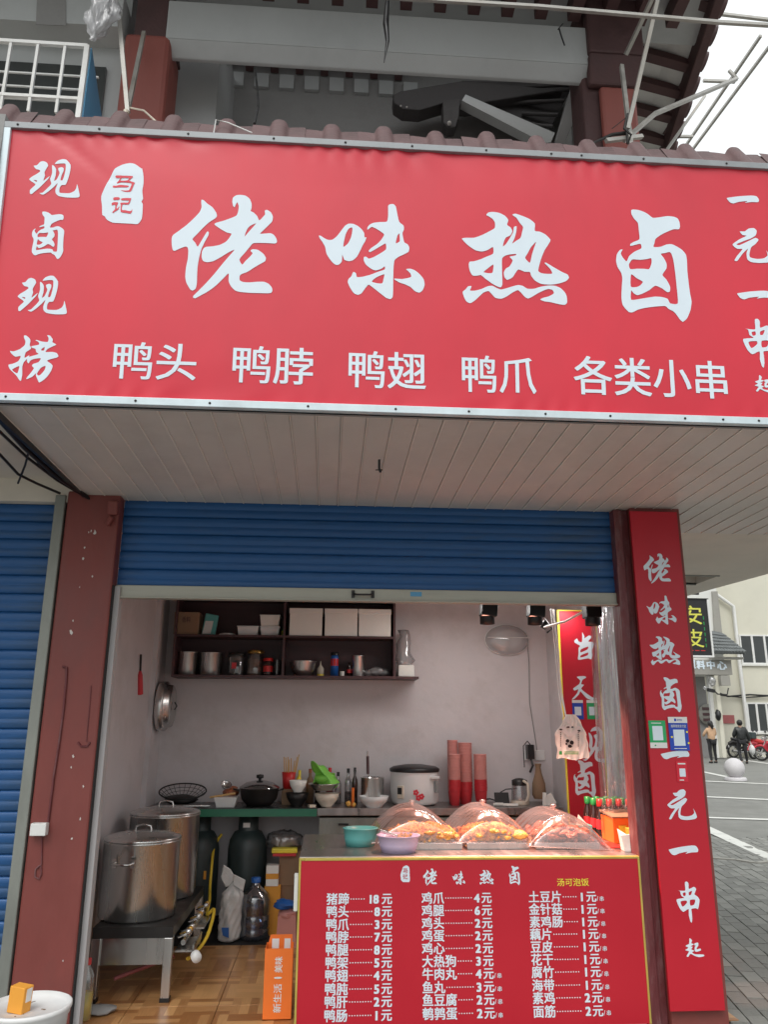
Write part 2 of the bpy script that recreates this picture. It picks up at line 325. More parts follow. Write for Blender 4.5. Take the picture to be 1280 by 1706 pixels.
# ---------------------------------------------------------------- lettering
_tc = {}
def textmesh(s, bold=0.0):
    k = (s, bold)
    if k in _tc: return _tc[k]
    c = bpy.data.curves.new('lettering', 'FONT'); c.body = s; c.size = 1; c.offset = bold; c.resolution_u = 3; c.fill_mode = 'FRONT'
    o = bpy.data.objects.new('tmp_text', c); COL.objects.link(o); bpy.context.view_layer.update()
    me = bpy.data.meshes.new_from_object(o.evaluated_get(bpy.context.evaluated_depsgraph_get()))
    vs = [(v.co.x, v.co.y) for v in me.vertices]; fs = [tuple(p.vertices) for p in me.polygons]
    bpy.data.objects.remove(o); bpy.data.curves.remove(c); bpy.data.meshes.remove(me)
    _tc[k] = (vs, fs); return _tc[k]
def fit_text(b, s, f3, x0, x1, z0, z1, bold=.0, shear=0):   # fit the ink box into x0..x1, z0..z1 ; f3 maps plane coords to 3D
    vs, fs = textmesh(s, 0)
    if not vs: return
    if bold:   # heavier strokes: the print is laid down five times, each a hair in front of the other
        h = (z1-z0)*bold*.7; x0 += h; x1 -= h; z0 += h; z1 -= h
        for k, (dx, dz) in enumerate(((0,0),(h,h*.6),(-h,h*.6),(h,-h*.6),(-h,-h*.6))):
            g3 = lambda x, z, k=k: (lambda q: (q[0], q[1]-.00012*k, q[2]))(f3(x+dx, z+dz))
            fit_text(b, s, g3, x0, x1, z0, z1, 0, shear)
        return
    a0 = min(v[0] for v in vs); a1 = max(v[0] for v in vs); b0 = min(v[1] for v in vs); b1 = max(v[1] for v in vs)
    b.add([f3(x0+(v[0]-a0)/(a1-a0)*(x1-x0)+shear*((v[1]-b0)/(b1-b0)-.5)*(z1-z0), z0+(v[1]-b0)/(b1-b0)*(z1-z0)) for v in vs], fs)
def put_text(b, s, f3, x, z, size, bold=.0, wf=1.0):        # left-aligned em-size placement
    vs, fs = textmesh(s, 0); h = size*bold*.7
    if vs:
        for k, (dx, dz) in enumerate(((0,0),(h,h*.6),(-h,h*.6),(h,-h*.6),(-h,-h*.6)) if bold else ((0,0),)):
            b.add([(lambda q: (q[0], q[1]-.00012*k, q[2]))(f3(x+dx+v[0]*size*wf, z+dz+v[1]*size)) for v in vs], fs)
    return x+(max(v[0] for v in vs)*size*wf if vs else 0)
GL={
'佬':((-0.5261,0.7996),0.5308,'-218,431 -198,427 -167,397 -121,365 -87,317 -77,282 -93,257 -140,219 -190,162 -240,96 -275,50 -249,17 -226,-19 -197,39 -161,115 -149,130 -138,119 -142,91 -170,26 -193,-39 -206,-108 -215,-186 -217,-263 -214,-359 -222,-412 -247,-430 -268,-418 -301,-363 -315,-306 -314,-219 -304,-142 -303,-64 -312,-30 -330,-24 -373,-43 -417,-68 -435,-61 -447,-13 -451,46 -442,79 -400,117 -333,180 -275,247 -229,309 -214,359 -219,404|48,429 53,469 79,493 114,500 160,495 197,467 217,418 217,373 211,348 239,334 271,301 289,262 317,293 338,324 334,359 354,368 387,347 406,308 403,263 382,232 343,185 301,135 345,139 390,145 422,130 445,96 451,64 434,48 384,49 313,47 247,40 217,1 175,-60 135,-120 161,-167 187,-132 217,-97 246,-56 226,-33 244,-17 289,-20 335,-52 361,-90 356,-124 312,-155 261,-192 209,-233 162,-255 145,-275 147,-315 178,-329 231,-330 293,-321 354,-318 395,-335 423,-368 428,-401 411,-421 332,-425 244,-427 156,-423 112,-411 75,-374 53,-327 50,-255 10,-300 -48,-370 -115,-431 -182,-476 -220,-500 -239,-493 -234,-474 -193,-425 -136,-355 -71,-266 -5,-166 52,-85 90,-30 34,-62 -26,-109 -86,-148 -138,-161 -173,-150 -187,-116 -187,-68 -175,-33 -154,-17 -93,-7 -41,8 11,40 40,81 56,121 16,129 -48,165 -95,200 -78,218 -17,241 53,274 92,299 104,342 106,392 91,426 79,400 71,377 57,389|265,233 227,179 194,133 171,100 177,137 192,177 217,208'),
'味':((0.1539,0.8164),0.4844,'-513,124 -493,125 -465,105 -424,86 -384,89 -344,123 -309,174 -265,241 -229,268 -183,268 -138,248 -101,215 -77,176 -72,132 -54,130 -67,87 -89,46 -111,-9 -141,-74 -177,-113 -217,-127 -262,-115 -283,-62 -286,-131 -311,-166 -342,-172 -378,-145 -420,-88 -437,-50 -449,9 -477,61 -501,95|-194,230 -191,190 -204,120 -230,59 -274,19 -270,77 -254,157 -228,213|-43,213 -45,238 -24,269 17,291 80,302 144,310 155,379 154,480 179,499 207,500 230,474 243,404 263,314 305,276 310,236 296,195 303,146 315,97 347,78 363,44 356,0 311,-30 257,-60 221,-96 212,-165 209,-312 209,-409 205,-477 183,-500 143,-489 79,-439 16,-389 -25,-362 -56,-397 -91,-452 -126,-471 -166,-455 -203,-399 -225,-347 -218,-312 -192,-282 -175,-237 -149,-249 -138,-289 -84,-282 -13,-259 59,-226 126,-197 126,-164 95,-190 41,-211 -4,-195 -55,-154 -76,-111 -74,-76 -51,-73 -28,-91 21,-71 84,-29 138,16 133,76 92,51 38,13 -16,-22 -30,-10 -7,21 47,63 91,115 118,171 72,209 26,236 -6,245|266,189 270,144 269,104 233,83 237,123 248,168|122,-246 116,-297 105,-341 60,-343 4,-329 42,-286|217,-292 240,-286 294,-288 348,-276 383,-260 375,-226 348,-198 333,-184 375,-177 421,-194 466,-232 502,-279 513,-337 493,-396 462,-422 421,-409 376,-367 321,-341 267,-324'),
'热':((0.8329,0.805),0.4716,'-288,462 -264,492 -211,500 -153,491 -96,462 -63,417 -77,364 -41,335 -25,294 -48,246 -91,223 -112,181 -124,123 -93,151 -53,215 -18,279 -7,342 20,351 15,291 -5,217 -29,159 13,192 57,225 73,283 86,346 56,387 19,447 -22,477 11,491 78,471 154,439 209,389 204,311 256,303 313,275 363,220 344,173 298,98 257,-7 228,-121 253,-148 310,-156 369,-150 350,-100 296,-41 313,-35 388,-82 473,-130 525,-153 538,-188 508,-225 440,-253 354,-270 258,-267 193,-234 156,-185 143,-143 91,-143 28,-120 -5,-162 -34,-209 -87,-237 -115,-208 -120,-158 -99,-116 -60,-89 -28,-26 -58,14 0,30 10,48 -38,42 -96,27 -134,-6 -138,-98 -137,-209 -138,-290 -154,-319 -188,-312 -244,-280 -309,-232 -351,-197 -398,-206 -436,-203 -463,-154 -472,-88 -462,-57 -419,-50 -353,-26 -286,8 -224,41 -225,113 -275,80 -333,59 -399,68 -465,111 -512,155 -538,192 -492,202 -416,206 -340,236 -263,281 -204,321 -201,383 -222,419 -260,448|216,189 193,124 167,40 146,-43 99,6 125,59 165,133|-224,-76 -227,-132 -237,-168 -280,-173 -325,-162 -279,-120|-479,-321 -446,-319 -461,-365 -414,-365 -348,-345 -282,-312 -235,-307 -197,-328 -151,-343 -94,-326 -36,-305 21,-288 68,-296 114,-324 181,-321 248,-297 325,-281 391,-281 448,-303 494,-352 509,-397 509,-457 484,-481 423,-476 347,-459 281,-452 239,-434 273,-414 331,-395 379,-362 366,-327 323,-319 275,-337 217,-369 160,-407 116,-429 79,-406 47,-367 15,-343 -38,-371 -95,-414 -152,-441 -209,-434 -246,-395 -278,-364 -330,-384 -382,-437 -425,-478 -463,-500 -500,-482 -523,-438 -536,-384 -508,-357'),
'卤':((1.4983,0.8044),0.5727,'-158,489 -144,500 -99,499 -48,484 -10,462 28,432 93,443 160,457 212,454 244,440 258,409 260,364 247,339 204,337 151,313 90,279 39,238 27,199 17,162 77,167 130,191 176,197 220,178 264,149 293,109 299,55 296,-41 299,-143 305,-244 313,-318 298,-392 264,-467 227,-500 205,-486 173,-437 150,-412 112,-393 82,-368 -1,-377 -85,-392 -149,-411 -195,-436 -229,-435 -277,-377 -284,-304 -275,-203 -268,-136 -275,-89 -304,-36 -313,18 -302,80 -274,119 -251,124 -269,88 -252,48 -223,17 -200,65 -153,108 -90,143 -94,184 -136,174 -182,160 -182,178 -148,201 -101,227 -102,303 -106,376 -136,413 -157,454|-183,28 -166,39 -105,38 -47,48 -9,57 -10,12 -33,-42 -77,-42 -142,-45 -195,-51 -205,-11|-191,-98 -146,-130 -94,-160 -118,-193 -151,-210 -200,-208|76,102 112,111 152,124 170,103 182,42 190,-80 194,-215 193,-340 128,-342 109,-303 62,-289 4,-288 -54,-299 -125,-314 -203,-326 -198,-243 -179,-266 -148,-283 -103,-266 -44,-233 10,-190 66,-211 109,-243 132,-235 137,-191 110,-131 77,-89 116,-29 119,19 99,66'),
'现':((-1.3128,0.5248),0.1839,'-525,292 -454,310 -389,400 -318,424 -232,387 -197,307 -234,214 -263,131 -245,40 -269,-93 -135,39 -164,-37 -245,-152 -342,-278 -441,-383 -504,-450 -545,-437 -554,-347 -489,-264 -442,-191 -599,-77 -534,7 -432,83 -365,147 -387,186 -462,203 -509,252|-498,-83 -415,-93 -429,-130|-106,322 -59,308 -5,224 0,62 -23,-82 37,-38 86,127 51,206 47,257 117,287 166,263 172,192 137,68 121,-55 167,-57 189,9 216,214 201,377 90,382 -46,361 10,450 116,500 210,490 323,352 322,158 293,-27 251,-171 160,-185 121,-257 127,-378 216,-390 361,-384 466,-323 504,-240 514,-139 565,-298 599,-438 572,-484 427,-500 262,-497 113,-469 43,-402 29,-302 65,-138 -17,-243 -133,-369 -243,-455 -329,-418 -258,-399 -176,-301 -79,-165 -118,-45 -87,119'),
'捞':((-1.3257,0.2222),0.2207,'-231,482 -185,475 -119,420 -99,363 -106,281 -80,241 -76,200 -159,131 -177,81 -177,7 -93,68 -97,35 -32,54 84,99 35,138 14,203 -56,225 -66,258 73,296 60,353 -3,384 26,393 127,364 240,360 248,443 216,500 274,494 334,414 331,356 411,310 340,265 254,213 215,145 350,151 435,129 475,65 436,31 319,-6 262,-41 342,-95 380,-143 363,-241 306,-357 239,-440 155,-500 120,-445 74,-349 77,-301 10,-384 -89,-436 -99,-412 -28,-304 23,-205 -19,-158 -1,-116 100,-72 137,11 4,-10 -60,-45 -91,-108 -125,-64 -130,-15 -183,-83 -204,-181 -188,-343 -198,-472 -228,-465 -305,-363 -437,-239 -475,-151 -389,-123 -290,-62 -256,45 -358,25 -439,87 -475,143 -400,138 -285,191 -203,277 -196,359 -234,440|-391,-245 -265,-167 -270,-265 -287,-322 -341,-300|134,208 190,251 182,177 129,175|156,-192 242,-148 235,-230 169,-330 127,-355 93,-316'),
'章':((-1.0015,1.0436),0.3098,'-138,401 -37,468 67,500 144,487 241,419 256,416 284,287 292,167 282,46 302,-81 283,-133 305,-175 309,-293 306,-412 256,-499 154,-500 4,-499 -108,-497 -194,-455 -235,-399 -271,-375 -285,-241 -309,-81 -265,84 -202,242 -165,348'),
'马':((-0.9994,1.0896),0.0827,'-480,480 -55,488 428,500 447,420 355,318 278,201 569,105 588,41 527,-91 484,-286 385,-484 103,-500 -158,-419 97,-420 293,-393 366,-229 418,32 89,77 -194,61 -358,-13 -404,33 -288,184 -242,332 -469,335|-143,338 239,360 164,210 -202,173|-588,-154 -405,-144 -211,-85 216,-109 289,-137 196,-222 -199,-245 -564,-281'),
'记':((-0.9997,0.9784),0.0812,'-497,469 -240,500 -148,424 -214,339 -499,307|-584,108 -446,180 -244,175 -250,61 -298,-71 -271,-231 -141,-62 -183,-259 -345,-397 -466,-500 -499,-437 -383,-270 -372,-43 -434,19 -559,-37|-62,429 222,477 468,474 461,360 366,79 137,66 11,27 5,-281 163,-288 454,-337 551,-284 572,-185 584,-347 494,-497 290,-459 -43,-413 -74,6 -113,150 72,176 301,189 349,321 -54,315'),
'一':((2.0399,0.8887),0.0509,'-1715,48 -1306,170 -249,366 978,500 1492,435 1715,74 1599,-205 903,-232 199,-352 478,-152 -488,-302 -1025,-500 -1395,-405'),
'元':((2.0488,1.1367),0.1647,'-282,381 -145,390 -28,480 110,500 185,430 144,290 -2,191 -200,107 -399,9 -320,-16 -35,132 137,221 213,166 119,42 -11,-66 -74,-263 -55,-352 130,-387 323,-353 424,-265 400,-127 467,-265 507,-403 419,-471 173,-500 -41,-485 -142,-411 -152,-239 -101,-106 -263,-263 -417,-469 -497,-459 -402,-312 -249,-125 -384,-125 -476,-65 -507,4 -303,157 -103,266 -210,281'),
'串':((2.0409,0.6221),0.2124,'-47,482 17,500 52,445 47,317 188,371 252,316 190,189 266,134 318,43 254,-173 195,-154 71,-171 70,-261 68,-404 45,-500 12,-475 -18,-331 -10,-170 -160,-240 -252,-150 -318,13 -304,74 -105,101 -181,156 -203,265 -259,284 -129,275 -54,289|-135,217 -59,235 -58,162 -117,145|39,237 133,273 95,179 36,165|-216,12 -51,36 -45,-26 -167,-115|52,45 196,55 155,-64 47,-88'),
'起':((2.049,0.3906),0.096,'-236,500 -97,381 -157,226 17,185 -217,72 -86,47 -189,-84 -19,-164 -160,-239 7,-342 494,-364 547,-442 257,-500 -3,-435 -257,-315 -405,-468 -508,-428 -334,-198 -418,-158 -547,-118 -358,-4 -502,75 -478,129 -293,205|39,224 248,260 249,104 148,-11 140,-88 349,-52 383,-146 109,-220 8,-164 28,30 98,106 28,123'),
'当':((1.9012,2.1557),0.2137,'-52,500 22,356 17,275 190,385 297,332 149,169 313,144 363,65 264,-177 281,-336 217,-480 110,-444 -195,-500 -276,-474 -235,-262 -224,-76 -164,5 -351,110 -363,190 -259,272 -210,165 -90,140 -62,328|-145,-128 137,-18 102,-125 -151,-234|-158,-341 123,-232 89,-338 -163,-420'),
'天':((1.92,1.84),0.1828,'-276,467 45,500 136,440 -29,347 -104,163 21,134 -116,-19 33,-170 337,-379 555,-438 329,-500 81,-411 -155,-141 -226,-262 -427,-445 -555,-476 -319,-233 -244,-51 -406,-112 -464,-22 -199,162 -139,315'),
}
_gc = {}
def glyph(ch):
    if ch in _gc: return _gc[ch]
    (cx, cz), h, s = GL[ch]
    c = bpy.data.curves.new('glyph', 'CURVE'); c.dimensions = '2D'; c.fill_mode = 'FRONT'
    allp = []
    for poly in s.split('|'):
        P = [tuple(int(t)/1000 for t in q.split(',')) for q in poly.split()]
        n = len(P); out = []
        for i in range(n):
            p0, p1, p2, p3 = P[i-1], P[i], P[(i+1) % n], P[(i+2) % n]
            for t in (0, .33, .66):
                w = lambda a, b_, c_, d: .5*((2*b_)+(-a+c_)*t+(2*a-5*b_+4*c_-d)*t*t+(-a+3*b_-3*c_+d)*t*t*t)
                q = (w(p0[0],p1[0],p2[0],p3[0]), w(p0[1],p1[1],p2[1],p3[1]))
                if t: q = tuple(.35*(p1[k]+(p2[k]-p1[k])*t)+.65*q[k] for k in (0, 1))
                out.append(q)
        sp = c.splines.new('POLY'); sp.points.add(len(out)-1); sp.use_cyclic_u = True
        for k, q in enumerate(out): sp.points[k].co = (q[0], q[1], 0, 1)
        allp += out
    o = bpy.data.objects.new('tmp_glyph', c); COL.objects.link(o); bpy.context.view_layer.update()
    me = bpy.data.meshes.new_from_object(o.evaluated_get(bpy.context.evaluated_depsgraph_get()))
    r = ([(v.co.x, v.co.y) for v in me.vertices], [tuple(p.vertices) for p in me.polygons])
    bpy.data.objects.remove(o); bpy.data.curves.remove(c); bpy.data.meshes.remove(me)
    _gc[ch] = r; return r
def put_glyph(b, ch, f3, cx=None, cz=None, h=None, wf=1.0):
    vs, fs = glyph(ch); (gx, gz), gh, _ = GL[ch]
    cx = gx if cx is None else cx; cz = gz if cz is None else cz; h = gh if h is None else h
    b.add([f3(cx+v[0]*h*wf, cz+v[1]*h) for v in vs], fs)
def planeY(Y, d=.0015): return lambda x, z: (x, Y-d, z)
def SIGN(d=0):   # tilted sign plane, top leaning towards the street; s = distance up the face from z 2.9
    k = math.sqrt(1+.07**2)
    return lambda x, s: (x, -1.45-.07*s/k-d, 2.9+s/k)
def sign_at(px, py):
    d = ray(px, py); n = Vector((0, 1, .07)); t = ((-1.45+.07*2.9)-n.dot(CAM))/n.dot(d); q = CAM+d*t
    return q.x, (q.z-2.9)*math.sqrt(1+.07**2)

# ================================================================ SETTING
# ground
g = B(); g.quad((-60,-60,-.012),(90,-60,-.012),(90,120,-.012),(-60,120,-.012)); 
struct('ground', g, M['pave'])
# paved plaza: individual pavers near, stuff beyond
import itertools
plaza = B(); plaza.quad((2.0,-1.2,-.006),(14,-1.2,-.006),(26,29.6,-.006),(2.3,29.6,-.006))
plaza_o = struct('plaza_paving', plaza, M['pave'])
ang = math.atan2(-.258, 1.26); ca, sa = math.cos(ang), math.sin(ang)
cands = []
for i in range(-14, 60):
    for j in range(-12, 60):
        u = i*.106; v = j*.206+(i % 2)*.103
        x = 2.9+u*ca-v*sa; y = .3+u*sa+v*ca
        p = Vector((x, y, 0))-CAM; zc = p.dot(FW); ix = 640+FPX*p.dot(RT)/zc; iy = 853-FPX*p.dot(UP)/zc
        if iy < 1395 or iy > 1730 or ix < 1165 or ix > 1300: continue
        if x < 2.24 and y < .6: continue
        cands.append((p.length, x, y))
cands.sort()
pm = []
for k in range(4):
    b = B(); b.obox((0,0,-.003), (.1,.2,.02), ang, taper=.97); pm.append(mesh_of('paver', b, M['pave' if k % 2 else 'pave2'], Vector((0,0,0))))
rest = B()
for k, (d, x, y) in enumerate(cands):
    dz = rnd.uniform(-.003,.003)
    if k < 290:
        o = bpy.data.objects.new('paver', pm[rnd.choice((0,1,1,2,3,3))]); COL.objects.link(o); o.location = (x, y, dz); o.rotation_euler = (rnd.uniform(-.015,.015), rnd.uniform(-.015,.015), 0); o.parent = plaza_o
    else: rest.obox((x,y,-.003+dz), (.1,.2,.02), ang, taper=.97)
if rest.v: part('paver_field', rest, M['pave'], plaza_o, stuff=True)
lines = [((1165,1284,2),(1228,1297,2.5)),((1160,1300,1.3),(1290,1306,1.3)),((1160,1326,1.8),(1290,1332,1.8)),((1168,1361,2.2),(1290,1365,2.2)),((1160,1372,11),(1300,1436,11)),((1240,1266,1.3),(1290,1273,1.3))]
for (x0,y0,w0),(x1,y1,w1) in lines:
    a = atZ(x0,y0-w0/2,.004); b_ = atZ(x1,y1-w1/2,.004); c_ = atZ(x1,y1+w1/2,.004); d_ = atZ(x0,y0+w0/2,.004)
    z = .009 if w0 > 5 else .004
    l = B(); l.quad(*[(q.x,q.y,z) for q in (d_,c_,b_,a)]); o = part('painted_line', l, M['line'], plaza_o)
kb = B(); kp = [atZ(x,y,0) for x,y in ((1180,1431),(1225,1434),(1262,1440),(1300,1436))]
for p, q in zip(kp, kp[1:]):
    t = (q-p); n_ = Vector((-t.y,t.x,0)).normalized()*.07; kb.slab([p+Vector((0,0,-.01)), q+Vector((0,0,-.01)), q+n_+Vector((0,0,-.01)), p+n_+Vector((0,0,-.01))], (0,0,.03))
part('kerb_strip', kb, M['bgrey'], plaza_o)

# shop room
fl = B(); fl.box(-1.47,2.3,.02,2.35,-.05,.004); fl.box(-1.469,2.3,1.625,2.3,.004,.012); floor = struct('shop_floor', fl, M['dark'])
for i in range(8):
    for j in range(5):
        x0 = -1.47+i*.5-.12; y0 = .02+j*.5-.12
        x1, y1 = min(x0+.497, 2.3), min(y0+.497, 1.62); x0, y0 = max(x0, -1.47), max(y0, .02)
        if x1 <= x0 or y1 <= y0: continue
        b = B(); b.box(x0, x1, y0, y1, .004, .012+rnd.uniform(0,.0008)); part('floor_tile', b, M['parquet'], floor, bevel=.0015)
bw = B(); bw.box(-1.6,2.1,2.3,2.4,0,2.8); struct('back_wall', bw, M['wall'])
lw = B(); lw.box(-1.60,-1.47,.02,2.3,0,2.8); lwo = struct('left_wall', lw, M['wall'])
b = B(); b.box(-1.286,-1.254,-.01,.06,.0,2.36); part('jamb_strip', b, M['wallin'], lwo)
b = B(); b.box(-1.29,-1.285,-.05,.05,0,2.36); part('gap_trim', b, M['dark'], lwo)
b = B(); b.box(-1.47,-1.43,1.95,2.3,0,2.8); part('pilaster', b, M['wall'], lwo)
rw = B(); rw.box(1.97,2.07,1.25,2.3,0,2.8); struct('right_wall', rw, M['wall'])
ce = B(); ce.box(-1.6,2.2,.2,2.4,2.8,2.9); struct('ceiling', ce, M['ceil'])
lf = B(); lf.box(-1.29,1.78,.14,.2,2.46,2.9); struct('shutter_header', lf, M['greyd'])

# facade pillars (lower) & upper columns as one continuous column each
def column(x0, x1, label, plate):
    t = thing('red_column', label, 'column', ((x0+x1)/2, .1, 0), 'red columns carrying the old building')
    b = B(); b.box(x0, x1, -.06, .05 if x0 < 0 else .28, 0, 2.93); part('lower_shaft', b, M['pillar'], t, bevel=.012)
    if plate:
        b = B(); b.box(x0-.06, x1+.04, .06, .34, 3.3, 7.6); part('upper_shaft', b, M['upbrown'], t, bevel=.03)
        b = B(); b.box(x0+.06, x1+.015, .0, .059, 5.0, 6.24); part('red_face_plate', b, M['upred'], t, bevel=.025)
        b = B(); b.hexa([(x0-.02,.0,6.25),(x1+.05,.0,6.25),(x1+.05,.059,6.25),(x0-.02,.059,6.25)], [(x0-.02,-.05,6.5),(x1+.09,-.05,6.5),(x1+.09,.059,6.5),(x0-.02,.059,6.5)]); b.box(x0-.02,x1+.09,-.05,.059,6.501,7.5); part('bracket_block', b, M['upbrown'], t, bevel=.02)
    else:
        b = B(); b.box(x0, x1+.02, .0, .34, 3.3, 6.46); part('upper_shaft', b, M['upred'], t, bevel=.035)
        b = B(); b.box(x0+.06, x1-.02, .02, .33, 6.461, 7.6); b.hexa([(x1-.02,.02,6.462),(x1+.03,.02,6.462),(x1+.03,.33,6.462),(x1-.02,.33,6.462)],[(x1-.02,.02,6.75),(x1+.0,.02,6.65),(x1+.0,.33,6.65),(x1-.02,.33,6.75)]); part('bracket_block', b, M['upbrown'], t, bevel=.02)
    return t
cl = column(-1.605, -1.29, 'red painted column left of the open shop, chipped paint and a switch box on it', 0)
cr = column(1.885, 2.21, 'red column at the right of the shop, covered by the tall red banner', 1)
b = B()
for (x, y, r_) in ((139,930,2),(158,888,3.5),(152,884,2),(148,887,1.5),(141,912,1.4),(119,1054,5),(122,1034,2),(154,960,1.5),(133,978,1.2),(122,1260,2),(119,1278,1.5),(120,1396,2),(134,1364,1.5),(105,1600,1.5),(139,1310,1.6)):
    p = atY(x, y, -.0605); r_ = r_*.0036
    n_ = 7; vs = [(p.x+r_*rnd.uniform(.3,1.1)*math.cos(k*2*math.pi/n_), -.0622, p.z+r_*rnd.uniform(.4,1.9)*math.sin(k*2*math.pi/n_)) for k in range(n_)]
    b.add(vs, [tuple(range(n_))])
part('chipped_paint', b, M['chip'], cl)
b = B(); b.obox(atY(189,846,-.08), (.06,.05,.09), rx=.2); b.obox(atY(183,868,-.075), (.03,.04,.06), ry=.4); part('rusty_bracket', b, M['pillar'], cl, bevel=.01)

# worn shutter guide right
t = thing('shutter_guide', 'worn dark red steel shutter guide right of the open shutter, scuffed and chipped', 'shutter rail', (1.83,-.02,0))
b = B(); b.box(1.785,1.84,-.035,.1,0,2.9); part('guide_channel', b, M['pillar2'], t, bevel=.006)
b = B(); b.box(1.84,1.884,-.02,.1,0,2.9); part('guide_flange', b, M['pillar2'], t, bevel=.004)
t = thing('shutter_guide', 'grey green steel shutter guide between the blue left shutter and the red column', 'shutter rail', (-1.64,-.02,0))
b = B(); b.box(-1.672,-1.612,-.07,.05,0,2.9); part('guide_channel', b, M['rail'], t, bevel=.005)

# shutters ------------------------------------------------------------
def slat_mesh(x0, x1, p=.11, y0=0.0):
    prof = [(0,.0),(.003,.008),(.010,.0125),(.045,.0145),(.050,.0115),(.056,.0115),(.061,.0145),(.098,.0125),(.107,.008),(.11,.0)]
    b = B(); vs = []
    for z, d in prof: vs += [(x0, y0-d, z), (x1, y0-d, z)]
    b.add(vs, [(2*i, 2*i+1, 2*i+3, 2*i+2) for i in range(len(prof)-1)], True); return b
def shutter(name, label, x0, x1, zb, zt, y0, rail, handle):
    t = thing(name, label, 'roller shutter', ((x0+x1)/2, y0, zb))
    me = None; z = zb+rail
    b = slat_mesh(x0, x1, y0=y0); base = mesh_of('slat', b, M['blue'], Vector(((x0+x1)/2, y0, 0)))
    while z < zt:
        o = bpy.data.objects.new('slat', base); COL.objects.link(o); o.parent = t; o.location = (0, rnd.uniform(-.001,.001), z-zb); z += .11
    return t
ts = shutter('open_roller_shutter', 'blue roller shutter pulled up above the shop counter with a grey bottom rail', -1.288, 1.785, 2.295, 2.88, .05, .07, True)
b = B(); b.box(-1.288,1.785,.012,.055,2.30,2.372); b.box(-1.288,1.785,-.004,.06,2.292,2.304); part('bottom_rail', b, M['railpale'], ts, bevel=.004)
hx = atY(605,991,0).x
b = B(); b.tube([(hx-.06,.008,2.345),(hx-.055,-.02,2.335),(hx-.04,-.028,2.33),(hx+.04,-.028,2.33),(hx+.055,-.02,2.335),(hx+.06,.008,2.345)], .006); b.box(hx-.07,hx-.05,-.0,.012,2.315,2.36); b.box(hx+.05,hx+.07,-.0,.012,2.315,2.36); part('handle', b, M['iron'], ts)
for a, c_ in ((692,'label'),):
    p = atY(a-8,990,.01); b = B(); b.box(p.x,p.x+.07,.0095,.0125,2.33,2.357); part('sticker', b, M['lav'] if c_ == 'x' else M['bluepanel'], ts)
tl = shutter('closed_roller_shutter', 'closed blue roller shutter of the neighbouring shop, left of the red column', -4.2, -1.655, 0, 2.88, .02, .0, False)
b = B(); b.box(-4.5,-1.6,.3,.4,0,3); solo('neighbour_shop_wall', b, M['greyd'], 'dark wall of the neighbouring shop behind its closed blue shutter', 'wall')

# soffit ----------------------------------------------------------------
so_t = thing('canopy_soffit', 'beige plastic plank ceiling under the red shop sign, glowing slightly pink near the opening', 'canopy ceiling', (.8,-.7,2.93))
pw = .118; x = -1.5; pmesh = None
def sz(y): return 2.905+(-y)*.018
k = 0
while x < 4.2:
    y1 = .06 if x+pw < 2.2 else .52
    b = B(); b.hexa([(x+.002,-1.44,sz(-1.44)),(x+pw-.008,-1.44,sz(-1.44)),(x+pw-.008,y1,sz(y1)),(x+.002,y1,sz(y1))], [(x+.002,-1.44,sz(-1.44)+.012),(x+pw-.008,-1.44,sz(-1.44)+.012),(x+pw-.008,y1,sz(y1)+.012),(x+.002,y1,sz(y1)+.012)])
    part('plank', b, M['plank'], so_t, bevel=.001)
    b = B(); b.hexa([(x-.0055,-1.44,sz(-1.44)-.004),(x+.0005,-1.44,sz(-1.44)-.004),(x+.0005,y1,sz(y1)-.004),(x-.0055,y1,sz(y1)-.004)], [(x-.0055,-1.44,sz(-1.44)+.01),(x+.0015,-1.44,sz(-1.44)+.01),(x+.0015,y1,sz(y1)+.01),(x-.0055,y1,sz(y1)+.01)])
    part('seam_strip', b, M['seam'], so_t)
    x += pw; k += 1
b = B(); b.box(-1.5,4.3,-1.44,.5,2.955,3.0); part('backing_board', b, M['plank'], so_t)
# canopy box above soffit
b = B(); b.box(-1.55,4.3,-1.40,-.0,3.0,3.05); part('canopy_deck', b, M['greyd'], so_t)
b = B(); b.box(-1.515,-1.50,-1.46,.04,2.89,3.05); part('edge_trim', b, M['black'], so_t)
b = B(); b.tube([atY(632,775,-.9)+Vector((0,0,.03)), atY(632,780,-.9), atY(634,787,-.9)], .006); b.tube([atY(626,783,-.9), atY(638,783,-.9)], .003); part('bare_wire_end', b, M['black'], so_t)
# neighbour canopy
b = B(); b.box(-5,-1.52,-1.3,.3,3.0,3.2); b.box(-5,-1.52,-.05,.3,2.86,3.0); solo('neighbour_canopy', b, M['slabm'], 'plain grey beige canopy of the neighbouring shop above the left shutter', 'canopy')
cb = B(); 
for pts, r_ in (([(-5,695),(40,745),(90,790),(145,828)],.013),([(-5,715),(45,762),(95,800),(150,832)],.008),([(-5,752),(30,790),(60,805),(100,822)],.008),([(48,752),(42,775),(30,805)],.006),([(55,758),(70,780),(100,800),(105,806)],.006)):
    cb.tube([atZ(x_,y_,2.9) if False else atY(x_,y_,-1.2+1.15*max(0,min(1,(y_-695)/135))) for x_,y_ in pts], r_, 6)
solo('black_cables', cb, M['black'], 'bundle of sagging black cables under the left end of the sign', 'cable')
